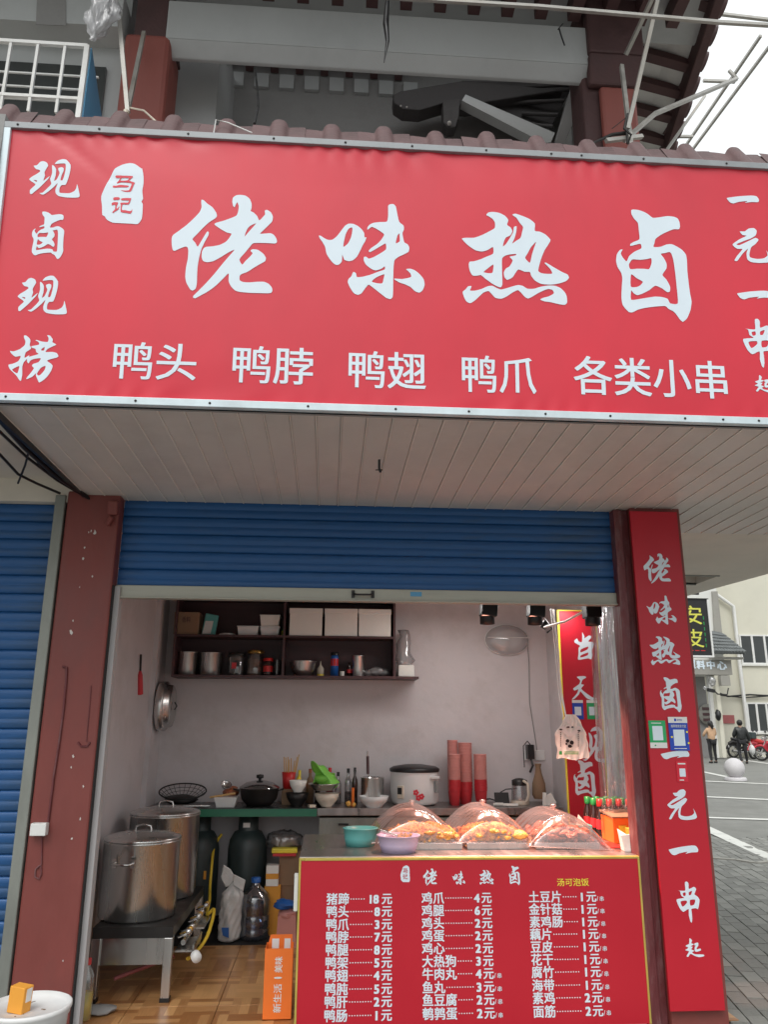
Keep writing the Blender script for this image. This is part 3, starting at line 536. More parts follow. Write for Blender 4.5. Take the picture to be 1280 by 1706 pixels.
# side overhang
e0 = (3.72,1.54,2.97); e1 = (3.97,3.9,2.97)
oh = thing('side_overhang', 'beige plastered overhang ceiling right of the tall banner with a square hatch', 'overhang', (3,2,2.97))
hp = [atZ(*q,2.97) for q in ((1136,957),(1200,960),(1180,973),(1131,972))]
EG = lambda y: OX0+(OX1-OX0)*(y-OY0)/(OY1-OY0)
_p = atZ(1280,956,2.95); _q = atZ(1141,994,2.95); OX0, OY0, OX1, OY1 = _p.x, _p.y, _q.x, _q.y
h0 = atZ(1137,958,2.95); h1 = atZ(1202,959,2.95); h2 = atZ(1160,973,2.95)
X0, X1, Y0, Y1 = 3.30, h1.x-.02, h0.y, h2.y
b = B()
b.slab([(2.1,.522,2.95),(EG(.522),.522,2.95),(EG(Y0),Y0,2.95),(2.1,Y0,2.95)], (0,0,.25))
b.slab([(2.1,Y0,2.95),(X0,Y0,2.95),(X0,Y1,2.95),(2.1,Y1,2.95)], (0,0,.25)); b.slab([(X1,Y0,2.95),(EG(Y0),Y0,2.95),(EG(Y1),Y1,2.95),(X1,Y1,2.95)], (0,0,.25))
b.slab([(2.1,Y1,2.95),(EG(Y1),Y1,2.95),(EG(4.6),4.6,2.95),(2.1,4.6,2.95)], (0,0,.25)); part('ceiling_slab', b, M['slabm'], oh)
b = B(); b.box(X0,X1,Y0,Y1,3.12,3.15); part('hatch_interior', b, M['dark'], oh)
b = B(); f_ = .02
for q in ((X0-f_,X1,Y0-f_,Y0),(X0-f_,X1,Y1,Y1+f_),(X0-f_,X0,Y0,Y1)): b.box(*q,2.94,2.965)
part('hatch_frame', b, M['rail'], oh)

# ================================================================ SIGN
sg = thing('shop_sign', 'large red vinyl shop sign with white brush lettering over the canopy', 'sign', (.35,-1.45,2.9))
S0 = SIGN(); SX0, SX1, SH = -1.55, 2.30, 1.346
b = B()
def sign_d(x, s):
    s = max(.03, min(SH, s)); e = min(s-.03, SH-s)
    return .004*math.sin(x*3.1+s*1.3)*min(1, e*5) + .0062*math.exp(-((SH-s)/(.06+.03*math.sin(x*1.9)))**2)*math.sin(x*47+5*math.sin(x*5.3)+s*14)*(.25+.75*math.sin(x*2.7+1)**2) + .006*math.exp(-((x+1.35-(SH-s)*1.2)/.03)**2)*math.exp(-((SH-s)/.2)**2) + .005*math.exp(-((s-.03)/.05)**2)*math.sin(x*38+5*math.sin(x*6.1)-s*20)*(.2+.8*math.sin(x*2.1)**2)
def signsurf(u, v):
    x = SX0+u*(SX1-SX0); s = .03+v*(SH-.03)
    p = S0(x, s); return (p[0], p[1]-.002+sign_d(x, s)*.9, p[2])
b.grid(signsurf, 260, 48); part('vinyl_sheet', b, M['vinyl'], sg)
b = B(); p0 = [S0(SX0,.02), S0(SX1,.02), S0(SX1,SH), S0(SX0,SH)]; b.slab([(q[0], q[1]+.012, q[2]) for q in p0], (0,.035,0)); part('backing_board', b, M['greyd'], sg)
b = B()
def bar(x0, x1, s0, s1, d0=.018, d1=-.03):
    F0 = SIGN(d0); F1 = SIGN(d1)
    b.hexa([F0(x0,s0),F0(x1,s0),F1(x1,s0),F1(x0,s0)], [F0(x0,s1),F0(x1,s1),F1(x1,s1),F1(x0,s1)])
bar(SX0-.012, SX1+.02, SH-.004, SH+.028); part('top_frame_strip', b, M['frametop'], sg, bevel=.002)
b = B(); bar(SX0-.012, SX1+.02, .020, .054); part('bottom_frame_strip', b, M['frame'], sg, bevel=.002)
b = B(); bar(SX0-.014, SX0+.02, .054, SH-.004); part('side_frame_strip', b, M['frame'], sg, bevel=.002)
b = B(); F0 = SIGN(.022)
for xx in (-1.50,-1.36,-1.13,-.72,-.32,.02,.34,.70,1.02,1.17,1.48,1.9,2.14):
    b.lathe([(.006,0),(.005,.003),(0,.004)], SIGN(.018)(xx, SH+.013), 8, ax=(0,-1,0))
for xx in (-1.42,-1.16,-.87,-.55,-.12,.27,.60,.95,1.25,1.6,1.78,1.95):
    b.lathe([(.006,0),(.005,.003),(0,.004)], SIGN(.018)(xx, .037), 8, ax=(0,-1,0))
part('screws', b, M['iron'], sg)
def PRL(k):
    def f(x, s): p = S0(x, s); return (p[0], p[1]-.002-k+sign_d(x, s)*.9, p[2])
    return f
PR = PRL(.0018)
def sign_char(ch, cx=None, cz=None, h=None, wf=1.0, m='white', f3=PR):
    b = B(); put_glyph(b, ch, f3, cx, cz, h, wf); part('character', b, M[m], sg)
for ch in '佬味热卤': sign_char(ch)
x_, s_ = sign_at(93,298); sign_char('现', x_, s_, .195)
x_, s_ = sign_at(81,393); sign_char('卤', x_, s_, .232)
sign_char('现'); sign_char('捞')
b = B(); put_glyph(b, '章', PR); part('seal_stamp', b, M['white'], sg)
for ch in '马记': sign_char(ch, m='vinyl', f3=PRL(.003))
for ch, (px_, py_), h in (('一',(1238,333),.048),('元',(1252,409),.185),('一',(1257,492),.050),('串',(1265,572),.245),('起',(1273,640),.085)):
    x_, s_ = sign_at(px_, py_); sign_char(ch, x_, s_, h)
for s, (xa, ya), (xb, yb) in (('鸭头',(190,572),(326,634)),('鸭脖',(388,578),(521,641)),('鸭翅',(580,585),(710,649)),('鸭爪',(768,593),(894,656)),('各类小串',(953,598),(1213,664))):
    x0, s1 = sign_at(xa, ya); x1, s0 = sign_at(xb, yb); _, st = sign_at((xa+xb)/2, (ya+yb)/2-31 if s!='各类小串' else (ya+yb)/2-33); _, sb = sign_at((xa+xb)/2, (ya+yb)/2+31)
    b = B(); fit_text(b, s, PR, x0+.004, x1, sb, st, .016); part('lettering', b, M['white'], sg)

# canopy tiles above the sign
ct = thing('canopy_roof_tiles', 'maroon corrugated roof tiles along the top of the red sign', 'roof tiles', (.35,-1.5,4.3))
zt = 2.9+SH+.022; yt = -1.45-.07*SH; pitch = .262; xx = -1.75; 
def tile_mesh():
    def f(u, v):
        x = u*pitch; hgt = .0
        d = abs(u-.5); rib = max(0, 1-(d/.17)**2)
        h = .042*rib**.55 + .012*math.cos(u*2*math.pi)*-1*0 + .010*math.sin(math.pi*((u+.5)%1))
        y = v*.12; z = v*.20
        return (x, y+h*-.4, z+h*.9)
    b = B(); b.grid(f, 28, 8)
    def g(u, v):
        q = f(u, 0); return (q[0], q[1]-.001, q[2]-.028*v)
    b.grid(g, 28, 1); return b
tm = mesh_of('roof_tile', tile_mesh(), M['tile'], Vector((0,0,0)))
i = 0
while xx < 2.6:
    o = bpy.data.objects.new('roof_tile', tm); COL.objects.link(o); o.parent = ct
    o.location = Vector((xx, yt+.03, zt-.01))-ct.location; o.rotation_euler = (rnd.uniform(-.03,.03), rnd.uniform(-.012,.012), rnd.uniform(-.01,.01)); xx += pitch; i += 1
b = B(); b.slab([(-1.8,yt+.15,zt+.17),(2.9,yt+.15,zt+.17),(2.9,0,zt+.45),(-1.8,0,zt+.45)], (0,0,.02)); part('roof_deck', b, M['tile'], ct)
b = B(); b.box(-1.72,-1.56,yt-.02,yt+.5,zt-.35,zt+.04); solo('canopy_end_board', b, M['greyd'], 'dark end board of the canopy at the upper left corner of the sign', 'board')
ORD = ['first','second','third','fourth','fifth','sixth','seventh','eighth','ninth','tenth','eleventh','twelfth','thirteenth','fourteenth','fifteenth','sixteenth','seventeenth','eighteenth']
# ================================================================ UPPER STOREY
ub = thing('concrete_beam', 'pale grey concrete beam spanning between the two red columns above the sign', 'beam', (.3,.1,6.4))
b = B(); b.box(-1.31,1.885,.0,.12,6.43,6.78); b.hexa([(-1.31,.085,6.335),(1.885,.085,6.335),(1.885,.119,6.335),(-1.31,.119,6.335)], [(-1.31,.001,6.429),(1.885,.001,6.429),(1.885,.119,6.429),(-1.31,.119,6.429)]); part('beam_body', b, M['grey'], ub, bevel=.01)
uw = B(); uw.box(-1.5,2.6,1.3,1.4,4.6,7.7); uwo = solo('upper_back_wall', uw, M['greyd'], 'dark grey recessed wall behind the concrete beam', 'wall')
b = B(); b.box(-1.7,-1.0,.5,1.3,4.6,7.3); solo('recess_pier', b, M['grey'], 'pale plastered pier right of the left red column, inside the recess', 'pier')
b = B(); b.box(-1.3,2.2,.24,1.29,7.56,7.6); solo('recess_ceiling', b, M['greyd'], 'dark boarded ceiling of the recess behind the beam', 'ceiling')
b0 = B(); b0.box(-.035,.035,.26,1.28,7.24,7.36); jm = mesh_of('joist', b0, M['upbrown'], Vector((0,0,7.24)))
xj = -1.1; jn = 0
while xj < .55:
    o = bpy.data.objects.new('recess_joist', jm); COL.objects.link(o); o.location = (xj, 0, 7.43); jn += 1
    tag(o, f'{ORD[jn-1]} from the left of the dark timber joists under the recess ceiling', 'joist', 'joists above the recessed wall'); xj += .232
for k in range(8): xj = -1.1+k*.232; b = B(); b.box(xj+.05,xj+.182,1.26,1.299,7.25,7.40); part('infill_block', b, M['grey'], uwo)
# carved corbels, sloped plank, dark roof underside, strut
t = thing('carved_corbel', 'dark carved timber corbel pair poking out beneath the beam right of centre', 'corbel', atY(700,170,1.0))
b = B(); P0 = [atY(x_,y_,.95) for x_,y_ in ((655,158),(668,152),(770,135),(940,150),(780,175),(740,172),(700,184),(672,182),(657,172))]; b.slab(P0, (0,.15,0)); part('upper_corbel', b, M['corbelm'], t, bevel=.01, fixn=True)
b = B(); P0 = [atY(x_,y_,.9) for x_,y_ in ((738,168),(768,165),(765,196),(760,212),(748,214),(739,205))]; b.slab(P0, (0,.12,0)); part('lower_corbel', b, M['corbelm'], t, bevel=.01, fixn=True)
b = B(); b.ball(atY(749,206,.88), .02, 8, 6); b.ball(atY(668,177,.93), .009, 6, 5); b.ball(atY(678,179,.93), .008, 6, 5); part('pale_studs', b, M['chip'], t)
t = thing('sloping_roof_underside', 'dark ribbed underside of a small roof seen below the beam at right', 'roof', atY(850,190,1.0))
b = B(); P0 = [atY(x_,y_,1.05) for x_,y_ in ((770,135),(955,140),(905,238),(890,235),(775,178))]; b.slab(P0, (0,.06,0)); part('underside_board', b, M['corbelm'], t, fixn=True)
for (xa,ya),(xb,yb) in (((840,158),(948,150)),((850,172),(940,168)),((870,190),(930,192)),((885,208),(922,212)),((830,148),(952,141))):
    b = B(); b.tube([atY(xa,ya,1.03), atY(xb,yb,.95)], .02, 6); part('roof_rib', b, M['corbelm'], t)
b = B(); P0 = [atY(x_,y_,.85) for x_,y_ in ((770,168),(776,158),(925,222),(918,238),(905,238))]; b.slab(P0, (0,.1,0)); solo('sloping_white_plank', b, M['grey'], 'pale sloping plank crossing the dark roof underside below the beam', 'plank', fixn=True)
b = B(); P0 = [atY(x_,y_,.8) for x_,y_ in ((953,143),(982,143),(936,250),(922,250))]; b.slab(P0, (0,.12,0)); solo('grey_diagonal_strut', b, M['greyd'], 'grey diagonal strut left of the right red column', 'strut', fixn=True)
b = B(); P0 = [atY(x_,y_,1.15) for x_,y_ in ((978,130),(1000,130),(1000,265),(925,265))]; b.slab(P0, (0,.1,0)); solo('pale_gable_wall', b, M['whitep'], 'pale triangular bit of wall between the grey strut and the right red column', 'wall', fixn=True)
# front eave
b = B(); b.slab([(-4,-1.6,7.12),(2.9,-1.6,7.12),(2.9,.3,7.0),(-4,.3,7.0)], (0,0,.06)); ev = solo('front_eave_boards', b, M['grey'], 'grey boards of the front eave above the concrete beam', 'eave')
b0 = B(); b0.hexa([(-.045,-1.5,6.97),(.045,-1.5,6.97),(.045,.02,6.85),(-.045,.02,6.85)], [(-.045,-1.5,7.12),(.045,-1.5,7.12),(.045,.02,7.0),(-.045,.02,7.0)])
rm = mesh_of('eave_rafter', b0, M['upbrown'], Vector((0,-1.5,6.85)))
rn = 0
for k in range(22):
    xr = -1.1+k*.262
    if xr > 2.7 or -1.7 < xr < -1.2: continue
    o = bpy.data.objects.new('eave_rafter', rm); COL.objects.link(o); o.location = (xr, -1.5, 6.85)
    rn = rn+1; tag(o, f'{ORD[rn-1]} from the left of the dark maroon rafters under the front eave', 'rafter', 'rafters under the front eave')
# side eave
SEZ = lambda x: 7.25-.25*(x-2.2)/.9
se = thing('side_eave', 'maroon edged side eave with white boards right of the right red column', 'eave', (2.7,1,7))
def EX(y): return 2.86+.19*(y+.05)
b = B(); 
b.slab([(2.1,-1.4,7.3),(EX(-1.4),-1.4,7.08),(EX(4.2),4.2,7.0),(2.1,4.2,7.3)], (0,0,.05)); part('white_boards', b, M['whitep'], se, fixn=True)
b = B(); b.hexa([(EX(-1.4)-.02,-1.4,6.9),(EX(-1.4)+.06,-1.4,6.9),(EX(4.2)+.06,4.2,6.85),(EX(4.2)-.02,4.2,6.85)], [(EX(-1.4)-.02,-1.4,7.18),(EX(-1.4)+.06,-1.4,7.18),(EX(4.2)+.06,4.2,7.1),(EX(4.2)-.02,4.2,7.1)]); part('fascia', b, M['upbrown'], se, bevel=.01)
y_ = -1.25
while y_ < 4.1:
    b = B(); b.hexa([(2.1,y_,7.23),(EX(y_),y_,7.00),(EX(y_),y_+.09,7.00),(2.1,y_+.09,7.23)], [(2.1,y_,7.295),(EX(y_),y_,7.07),(EX(y_),y_+.09,7.07),(2.1,y_+.09,7.295)]); part('side_rafter', b, M['upbrown'], se, bevel=.005); y_ += .29
y_ = -1.3
while y_ < 4.1:
    b = B(); b.lathe([(.075,-.12),(.08,.04),(0,.05)], (EX(y_)+.10, y_, 7.08), 12, ax=(1,0,-.25)); part('tile_end', b, M['tile'], se); y_ += .26
b = B(); b.hexa([(2.1,-1.5,7.2),(2.95,-1.75,7.25),(3.05,-1.2,7.05),(2.1,-1.0,7.2)], [(2.1,-1.5,7.5),(2.95,-1.75,7.5),(3.05,-1.2,7.3),(2.1,-1.0,7.5)]); part('hip_corner', b, M['upbrown'], se)
b = B(); b.box(2.12,2.2,.36,4.2,3.2,7.3); solo('side_wall', b, M['greyd'], 'grey side wall of the old building under the side eave', 'wall')
# left upper wall
b = B(); b.box(-4,-1.62,.15,.3,3.3,7.1); b.box(-4,-1.62,-.05,.15,6.45,6.75); uo = solo('left_upper_wall', b, M['grey'], 'stained grey upper wall left of the left red column behind the window cage', 'wall')
b = B(); P0 = [atY(x_,y_,-.052) for x_,y_ in ((62,0),(110,0),(110,44),(60,42))]; b.slab(P0, (0,-.004,0)); part('stain_patch', b, M['greyd'], uo, fixn=True)
b = B(); b.box(-3.6,-1.75,.12,.15,4.9,6.25); part('dark_window', b, M['winglass'], uo)
# window cage
cg = thing('window_cage', 'white barred window cage with a blue side panel at the upper left', 'window cage', (-2.2,-.3,5.28))
YC = -.5
def bars(name, pts, r_):
    b = B(); a, c_ = Vector(pts[0]), Vector(pts[1]); d = (c_-a)
    b.tube([a, c_], r_, 4); part(name, b, M['whitep'], cg)
zT, zB, xR = 5.80, 5.27, -1.655
bars('top_bar', [(-3.2,YC,zT),(xR,YC,zT)], .017); bars('bottom_bar', [(-3.2,YC,5.385),(xR,YC,5.385)], .015); bars('corner_bar', [(xR,YC,zT),(xR,YC,zB-.05)], .022)
for k in range(9): bars('vertical_bar', [(xR-.17*(k+1)+.03,YC,zT),(xR-.17*(k+1)+.03,YC,zB)], .012)
for z_ in (5.66,5.55,5.45): bars('rear_bar', [(-3.2,YC+.25,z_+.14),(xR,YC+.25,z_+.14)], .008)
b = B(); b.slab([(xR+.012,YC+.01,zT),(xR+.012,YC+.01,5.15),(xR+.012,.14,5.15),(xR+.012,.14,5.3)], (.012,0,0)); part('blue_side_panel', b, M['bluepanel'], cg, fixn=True)
# steel bracing
def poles(name, label, segs, r_, Y=None, cat='pole'):
    t = thing(name, label, cat, atY(segs[0][0][0], segs[0][0][1], segs[0][0][2]))
    for s in segs:
        b = B(); b.tube([atY(*q) for q in s], r_, 4); part('steel_bar', b, M['pole'], t)
    return t
poles('bracing_pair', 'two rusty grey steel braces in front of the left red column', [((198,20,-.55),(213,188,-.5)),((240,55,-.1),(214,180,-.45))], .018, cat='brace')
poles('steel_braces', 'grey steel braces crossing in front of the right red column', [((1098,-10,-.7),(1046,215,-.5)),((1090,-8,-.5),(1043,92,-.2)),((1036,110,-.3),(1052,245,-.5)),((1040,235,-.45),(1092,190,-.3),(1228,132,.2)),((1010,235,-.5),(1070,228,-.4))], .018, cat='brace')
poles('eave_rail', 'long thin steel rail crossing under the eave at the top of the view', [((640,-4,-.8),(900,12,-.8),(1200,38,-.8),(1300,44,-.8))], .015, cat='rail')
poles('truss_mast', 'leaning lattice of two grey steel poles against the white sky at the right', [((1268,60,.5),(1130,262,2)),((1290,68,.5),(1145,262,2)),((1172,135,1),(1225,137,1)),((1228,132,.9),(1215,118,.9)),((1120,228,1.5),(1155,228,1.5)),((1182,22,.3),(1300,36,.3)),((1175,160,1),(1108,255,1))], .017, cat='lattice')
# crumpled plastic bag on the brace
b = B()
def bagf(u, v):
    a = u*2*math.pi; w = .015+.07*math.sin(min(1,v*1.1)*math.pi)**.6*(1.0-.3*v)
    j = 1+.3*math.sin(3*a+v*5)+.18*math.sin(7*a-v*9)+.15*math.sin(13*a+v*17)
    return Vector((w*j*math.cos(a), w*j*.8*math.sin(a), -v*.34))
c0 = atY(190,-2,-.62)
b.grid(lambda u, v: c0+Vector((-.02-.08*v,0,0))+bagf(u, v), 40, 24); solo('snagged_plastic_bag', b, M['ragbag'], 'torn white plastic bag snagged on the brace at the top left', 'plastic bag')
b = B()
b.tube([atY(646,-4,-.7), atY(643,40,-.7), atY(646,70,-.7), atY(640,105,-.7)], [.012,.02,.012,.003], 6); solo('hanging_black_rag', b, M['black'], 'black rag of wire hanging in front of the middle of the beam', 'wire')
b = B(); b.tube([atY(425,115,-.2), atY(429,150,-.4), atY(430,180,-.8), atY(424,207,-1.3)], .008, 6); solo('hanging_cable', b, M['black'], 'black cable dropping from the beam behind the sign, left of centre', 'cable')
b = B(); b.tube([atY(355,228,-1.5), atY(360,200,-1.5), atY(380,205,-1.5), atY(420,222,-1.5)], .003, 5); solo('white_string', b, M['whitep'], 'white string lying over the tiles above the sign', 'string')
b = B(); b.tube([atY(932,48,-.1), atY(936,62,-.1), atY(941,76,-.1)], .006, 5); b.tube([atY(930,50,-.1), atY(938,40,-.1)], .004, 5); solo('wire_stub', b, M['black'], 'short black wire stub on the right part of the beam', 'wire')
b = B(); b.tube([atY(965,245,-.6), atY(990,238,-.5), atY(1020,225,-.45), atY(1045,222,-.45)], [.012,.008,.012,.014], 6); b.tube([atY(1046,190,-.5), atY(1040,215,-.52), atY(1052,225,-.52), atY(1046,240,-.5), atY(1044,215,-.52)], .008, 5); b.tube([atY(1020,215,-.45), atY(1052,190,-.45)], .003, 5)
solo('tangled_wires', b, M['iron'], 'tangle of twisted wires tied to the braces on the right red column', 'wire')
b = B(); b.tube([atY(215,180,-.5), atY(240,185,-.6), atY(262,205,-1.0)], .006, 5); b.lathe([(.02,0),(.02,.02)], atY(210,190,-.52), 6); solo('loose_wire_left', b, M['cream'], 'pale loose wire trailing from the foot of the left braces', 'wire')
b = B(); b.tube([atY(270,132,.5), atY(278,138,.5), atY(276,145,.5)], .006, 5); b.tube([atY(284,130,.5), atY(272,137,.5)], .004, 5); solo('wire_sprig', b, M['black'], 'small sprig of black wire on the pale pier beside the left red column', 'wire')

# ================================================================ BANNERS
def board(name, label, cat, x0, x1, z0, z1, Y, th, m, frame=None, fw=.008):
    t = thing(name, label, cat, ((x0+x1)/2, Y, z0))
    b = B(); b.box(x0, x1, Y, Y+th, z0, z1); part('board', b, M[m], t, bevel=.002)
    if frame:
        b = B(); b.box(x0-fw,x1+fw,Y-.004,Y+th+.004,z1,z1+fw); b.box(x0-fw,x0,Y-.004,Y+th+.004,z0,z1); b.box(x1,x1+fw,Y-.004,Y+th+.004,z0,z1); part('frame', b, M[frame], t, bevel=.001)
    return t
BY = -.10
tb = board('tall_banner', 'tall narrow red banner with white brush characters fixed on the right column', 'banner', atY(1050,853,BY).x, atY(1128,853,BY).x, atY(1160,1684,BY).z, 2.875, BY, .02, 'redboard')
def tchar(t, Y, ch, px_, py_, hpx, m='white', wf=1.0):
    p = atY(px_, py_, Y); h = abs(atY(px_, py_-hpx/2, Y).z-atY(px_, py_+hpx/2, Y).z)
    b = B(); put_glyph(b, ch, planeY(Y), p.x, p.z, h, wf); part('character', b, M[m], t)
for a in (('佬',1095,947,50),('味',1102,1016,48),('热',1108,1084,48),('卤',1117,1157,58),('一',1125,1257,15),('元',1136,1340,51),('一',1139,1416,16),('串',1147,1502,68),('起',1157,1578,32)): tchar(tb, BY, *a)
def card_(px0, py0, px1, py1, Y, label, m, name='payment_card'):
    a = atY(px0, py0, Y); c_ = atY(px1, py1, Y); t = thing(name, label, 'payment card', ((a.x+c_.x)/2, Y, c_.z))
    return t, a.x, c_.x, c_.z, a.z
def cardbox(t, x0, x1, z0, z1, Y, m, name, d=.002):
    b = B(); b.box(x0, x1, Y-d, Y, z0, z1); return part(name, b, M[m], t)
t, x0, x1, z0, z1 = card_(1080,1200,1112,1246,BY, 'green and white payment card on the tall banner, left of the blue one', 'greenp'); Yc = BY-.002
M['cardgreen'] = mat('green_card_print', (.02,.36,.12), .4, var=.03); M['cardblue'] = mat('blue_card_print', (.015,.06,.42), .4, var=.03)
H = z1-z0; W = x1-x0
cardbox(t, x0, x1, z0, z1, Yc, 'cardgreen', 'card'); cardbox(t, x0, x1, z0, z0+.2*H, Yc-.002, 'whitep', 'footer_strip', .001); cardbox(t, x0+.2*W, x1-.2*W, z0+.28*H, z1-.2*H, Yc-.002, 'white', 'code_panel', .001)
b = B(); b.box(x0+.15*W,x0+.75*W,Yc-.0035,Yc-.002,z1-.11*H,z1-.08*H); b.box(x0+.4*W,x0+.8*W,Yc-.0045,Yc-.003,z0+.08*H,z0+.12*H); part('small_print', b, M['whitep'], t)
b = B(); b.lathe([(.0045,0),(.0045,.001)], (x0+.3*W,Yc-.0035,z0+.1*H), 10, ax=(0,-1,0)); part('emblem', b, M['cardgreen'], t)
t, x0, x1, z0, z1 = card_(1112,1194,1149,1250,BY, 'blue and white payment card on the tall banner, right of the green one', 'b'); Yc = BY-.005; H = z1-z0; W = x1-x0
cardbox(t, x0, x1, z0, z1, Yc, 'cardblue', 'card'); cardbox(t, x0, x1, z1-.18*H, z1, Yc-.002, 'whitep', 'header_strip', .001); cardbox(t, x0+.22*W, x1-.2*W, z0+.14*H, z0+.62*H, Yc-.002, 'white', 'code_panel', .001)
b = B(); fit_text(b, '推荐使用支付宝', planeY(Yc,.0035), x0+.12*W, x1-.1*W, z0+.68*H, z0+.77*H, .01); b.box(x0+.2*W,x1-.15*W,Yc-.0035,Yc-.002,z0+.05*H,z0+.07*H); part('lettering', b, M['whitep'], t)
b = B(); b.box(x0+.32*W,x0+.42*W,Yc-.0045,Yc-.003,z1-.13*H,z1-.05*H); fit_text(b, '支付宝', planeY(Yc,.004), x0+.46*W, x0+.72*W, z1-.12*H, z1-.06*H, .01); part('emblem', b, M['cardblue'], t)
b = B()
for q in ((.12,.4),(.93,.55),(.97,.22)): b.lathe([(.006,0),(.006,.001)], (x0+q[0]*W,Yc-.003,z0+q[1]*H), 10, ax=(0,-1,0))
part('yellow_dots', b, M['yellowtext'], t)
t, x0, x1, z0, z1 = card_(1126,1268,1147,1302,BY, 'small red and white payment sticker below the two cards on the tall banner', 'b', 'payment_sticker'); H = z1-z0; W = x1-x0
cardbox(t, x0, x1, z0, z1, BY-.002, 'vinyl', 'card'); cardbox(t, x0+.25*W, x1-.2*W, z0+.25*H, z0+.65*H, BY-.004, 'white', 'code_panel', .001)
b = B(); b.box(x0+.15*W,x1-.15*W,BY-.0055,BY-.004,z1-.15*H,z1-.08*H); b.box(x0+.2*W,x1-.4*W,BY-.0055,BY-.004,z0+.06*H,z0+.11*H); part('small_print', b, M['whitep'], t)

# inner red banner
IY = 1.2
ti = board('inner_banner', 'narrow red banner with yellow frame standing inside the shop behind the plastic curtain', 'banner', 1.768, 2.055, .86, 2.42, IY, .015, 'redboard', 'yellowtext', .009)
for a in (('当',974,1076,46),('天',973,1146,40),('现',988,1240,60),('卤',974,1297,62)): tchar(ti, IY, *a)
for px_, m_, lb in ((953,'cardblue','blue'),(977,'cardgreen','green')):
    t, x0, x1, z0, z1 = card_(px_,1166,px_+20,1198,IY, f'small {lb} payment card on the inner red banner', 'b'); H = z1-z0; W = x1-x0
    cardbox(t, x0, x1, z0, z1, IY-.002, m_, 'card'); cardbox(t, x0+.2*W, x1-.2*W, z0+.2*H, z0+.65*H, IY-.004, 'white', 'code_panel', .001); cardbox(t, x0, x1, z1-.15*H, z1, IY-.004, 'whitep', 'header_strip', .001)

# menu board ------------------------------------------------------------
mx0, mx1, mz0, mz1 = -.130, 1.775, .02, .845
tm_ = thing('menu_board', 'red price list board with white lettering and gold frame on the front of the counter', 'menu board', (.82,-.03,0))
b = B(); b.box(mx0,mx1,-.03,-.004,mz0,mz1); part('board', b, M['redboard'], tm_)
b = B(); b.box(mx0-.011,mx1+.011,-.034,-.002,mz1,mz1+.012); b.box(mx0-.011,mx0,-.034,-.002,mz0,mz1); b.box(mx1,mx1+.011,-.034,-.002,mz0,mz1); part('gold_frame', b, M['yellow'], tm_, bevel=.001)
MY = -.03
def cpx(x_, y_): p = atY(480+x_/2.0645, 1410+y_/2.0645, MY); return p.x, p.z
for ch, a in (('佬',(489,104,58)),('味',(587,107,48)),('热',(683,105,50)),('卤',(779,99,66))): tchar(tm_, MY, ch, 480+a[0]/2.0645, 1410+a[1]/2.0645, a[2]/2.0645)
x_, z_ = cpx(403,93); b = B(); put_glyph(b, '章', planeY(MY), x_, z_, .085); part('seal_stamp', b, M['white'], tm_)
for ch, dz in (('马',.015),('记',-.016)):
    b = B(); put_glyph(b, ch, planeY(MY,.003), x_+.001, z_+dz, .024); part('character', b, M['redboard'], tm_)
b = B(); xa, za = cpx(926,136); xb, zb = cpx(1034,108); fit_text(b, '汤可泡饭', planeY(MY), xa, xb, za, zb, .018); part('lettering', b, M['yellowtext'], tm_)
rows = [(178,'猪蹄','18','鸡爪','4','土豆片','1'),(221,'鸭头','8','鸡腿','6','金针菇','1'),(265,'鸭爪','3','鸡头','2','素鸡肠','1'),(308,'鸭脖','7','鸡蛋','2','藕片','1'),(352,'鸭腿','8','鸡心','2','豆皮','1'),
        (396,'鸭架','5','大热狗','3','花干','1'),(440,'鸭翅','4','牛肉丸','4/','腐竹','1'),(486,'鸭肫','5','鱼丸','3/','海带','1'),(530,'鸭肝','2','鱼豆腐','2/','素鸡','2'),(577,'鸭肠','1','鹌鹑蛋','2/','面筋','2')]
EM = .0600
cx1 = cpx(132,178)[0]; cx2 = cpx(459,178)[0]; cx3 = cpx(827,178)[0]; cx3b = cpx(839,575)[0]
cz_ = [cpx(400,r_[0])[1] for r_ in rows]
pr1 = cpx(358,300)[0]; pr2 = cpx(704,300)[0]; pr3 = cpx(1068,300)[0]
for r_, z_ in zip(rows, cz_):
    for (nm, pr, xs, xe, sfx) in ((r_[1], r_[2], cx1, pr1, ''), (r_[3], r_[4].rstrip('/'), cx2, pr2, '/串' if r_[4].endswith('/') else ''), (r_[5], r_[6], cx3, pr3, '/串')):
        b = B(); n_ = len(nm); zz = z_-.37*EM; f3 = planeY(MY); em = EM
        for i_, ch in enumerate(nm): put_text(b, ch, f3, xs+i_*em*1.06, zz, em*1.04, .034)
        xp = xe-em*.98; put_text(b, '元', f3, xp, zz, em, .036)
        wdig = em*.60*len(pr); put_text(b, pr, f3, xp-wdig-.002, zz, em*.98, .07)
        dx = xs+n_*em*1.06+.008
        lim = xp-wdig-.014
        while dx < lim:
            b.add([f3(dx+-.0036*math.cos(k*math.pi/3), z_+.0036*math.sin(k*math.pi/3)) for k in range(6)], [tuple(range(6))]); dx += .0142
        if sfx: put_text(b, '/', f3, xe+.002, zz, em*.55, .01); put_text(b, '串', f3, xe+.017, zz, em*.46, .012)
        part('lettering', b, M['white'], tm_)
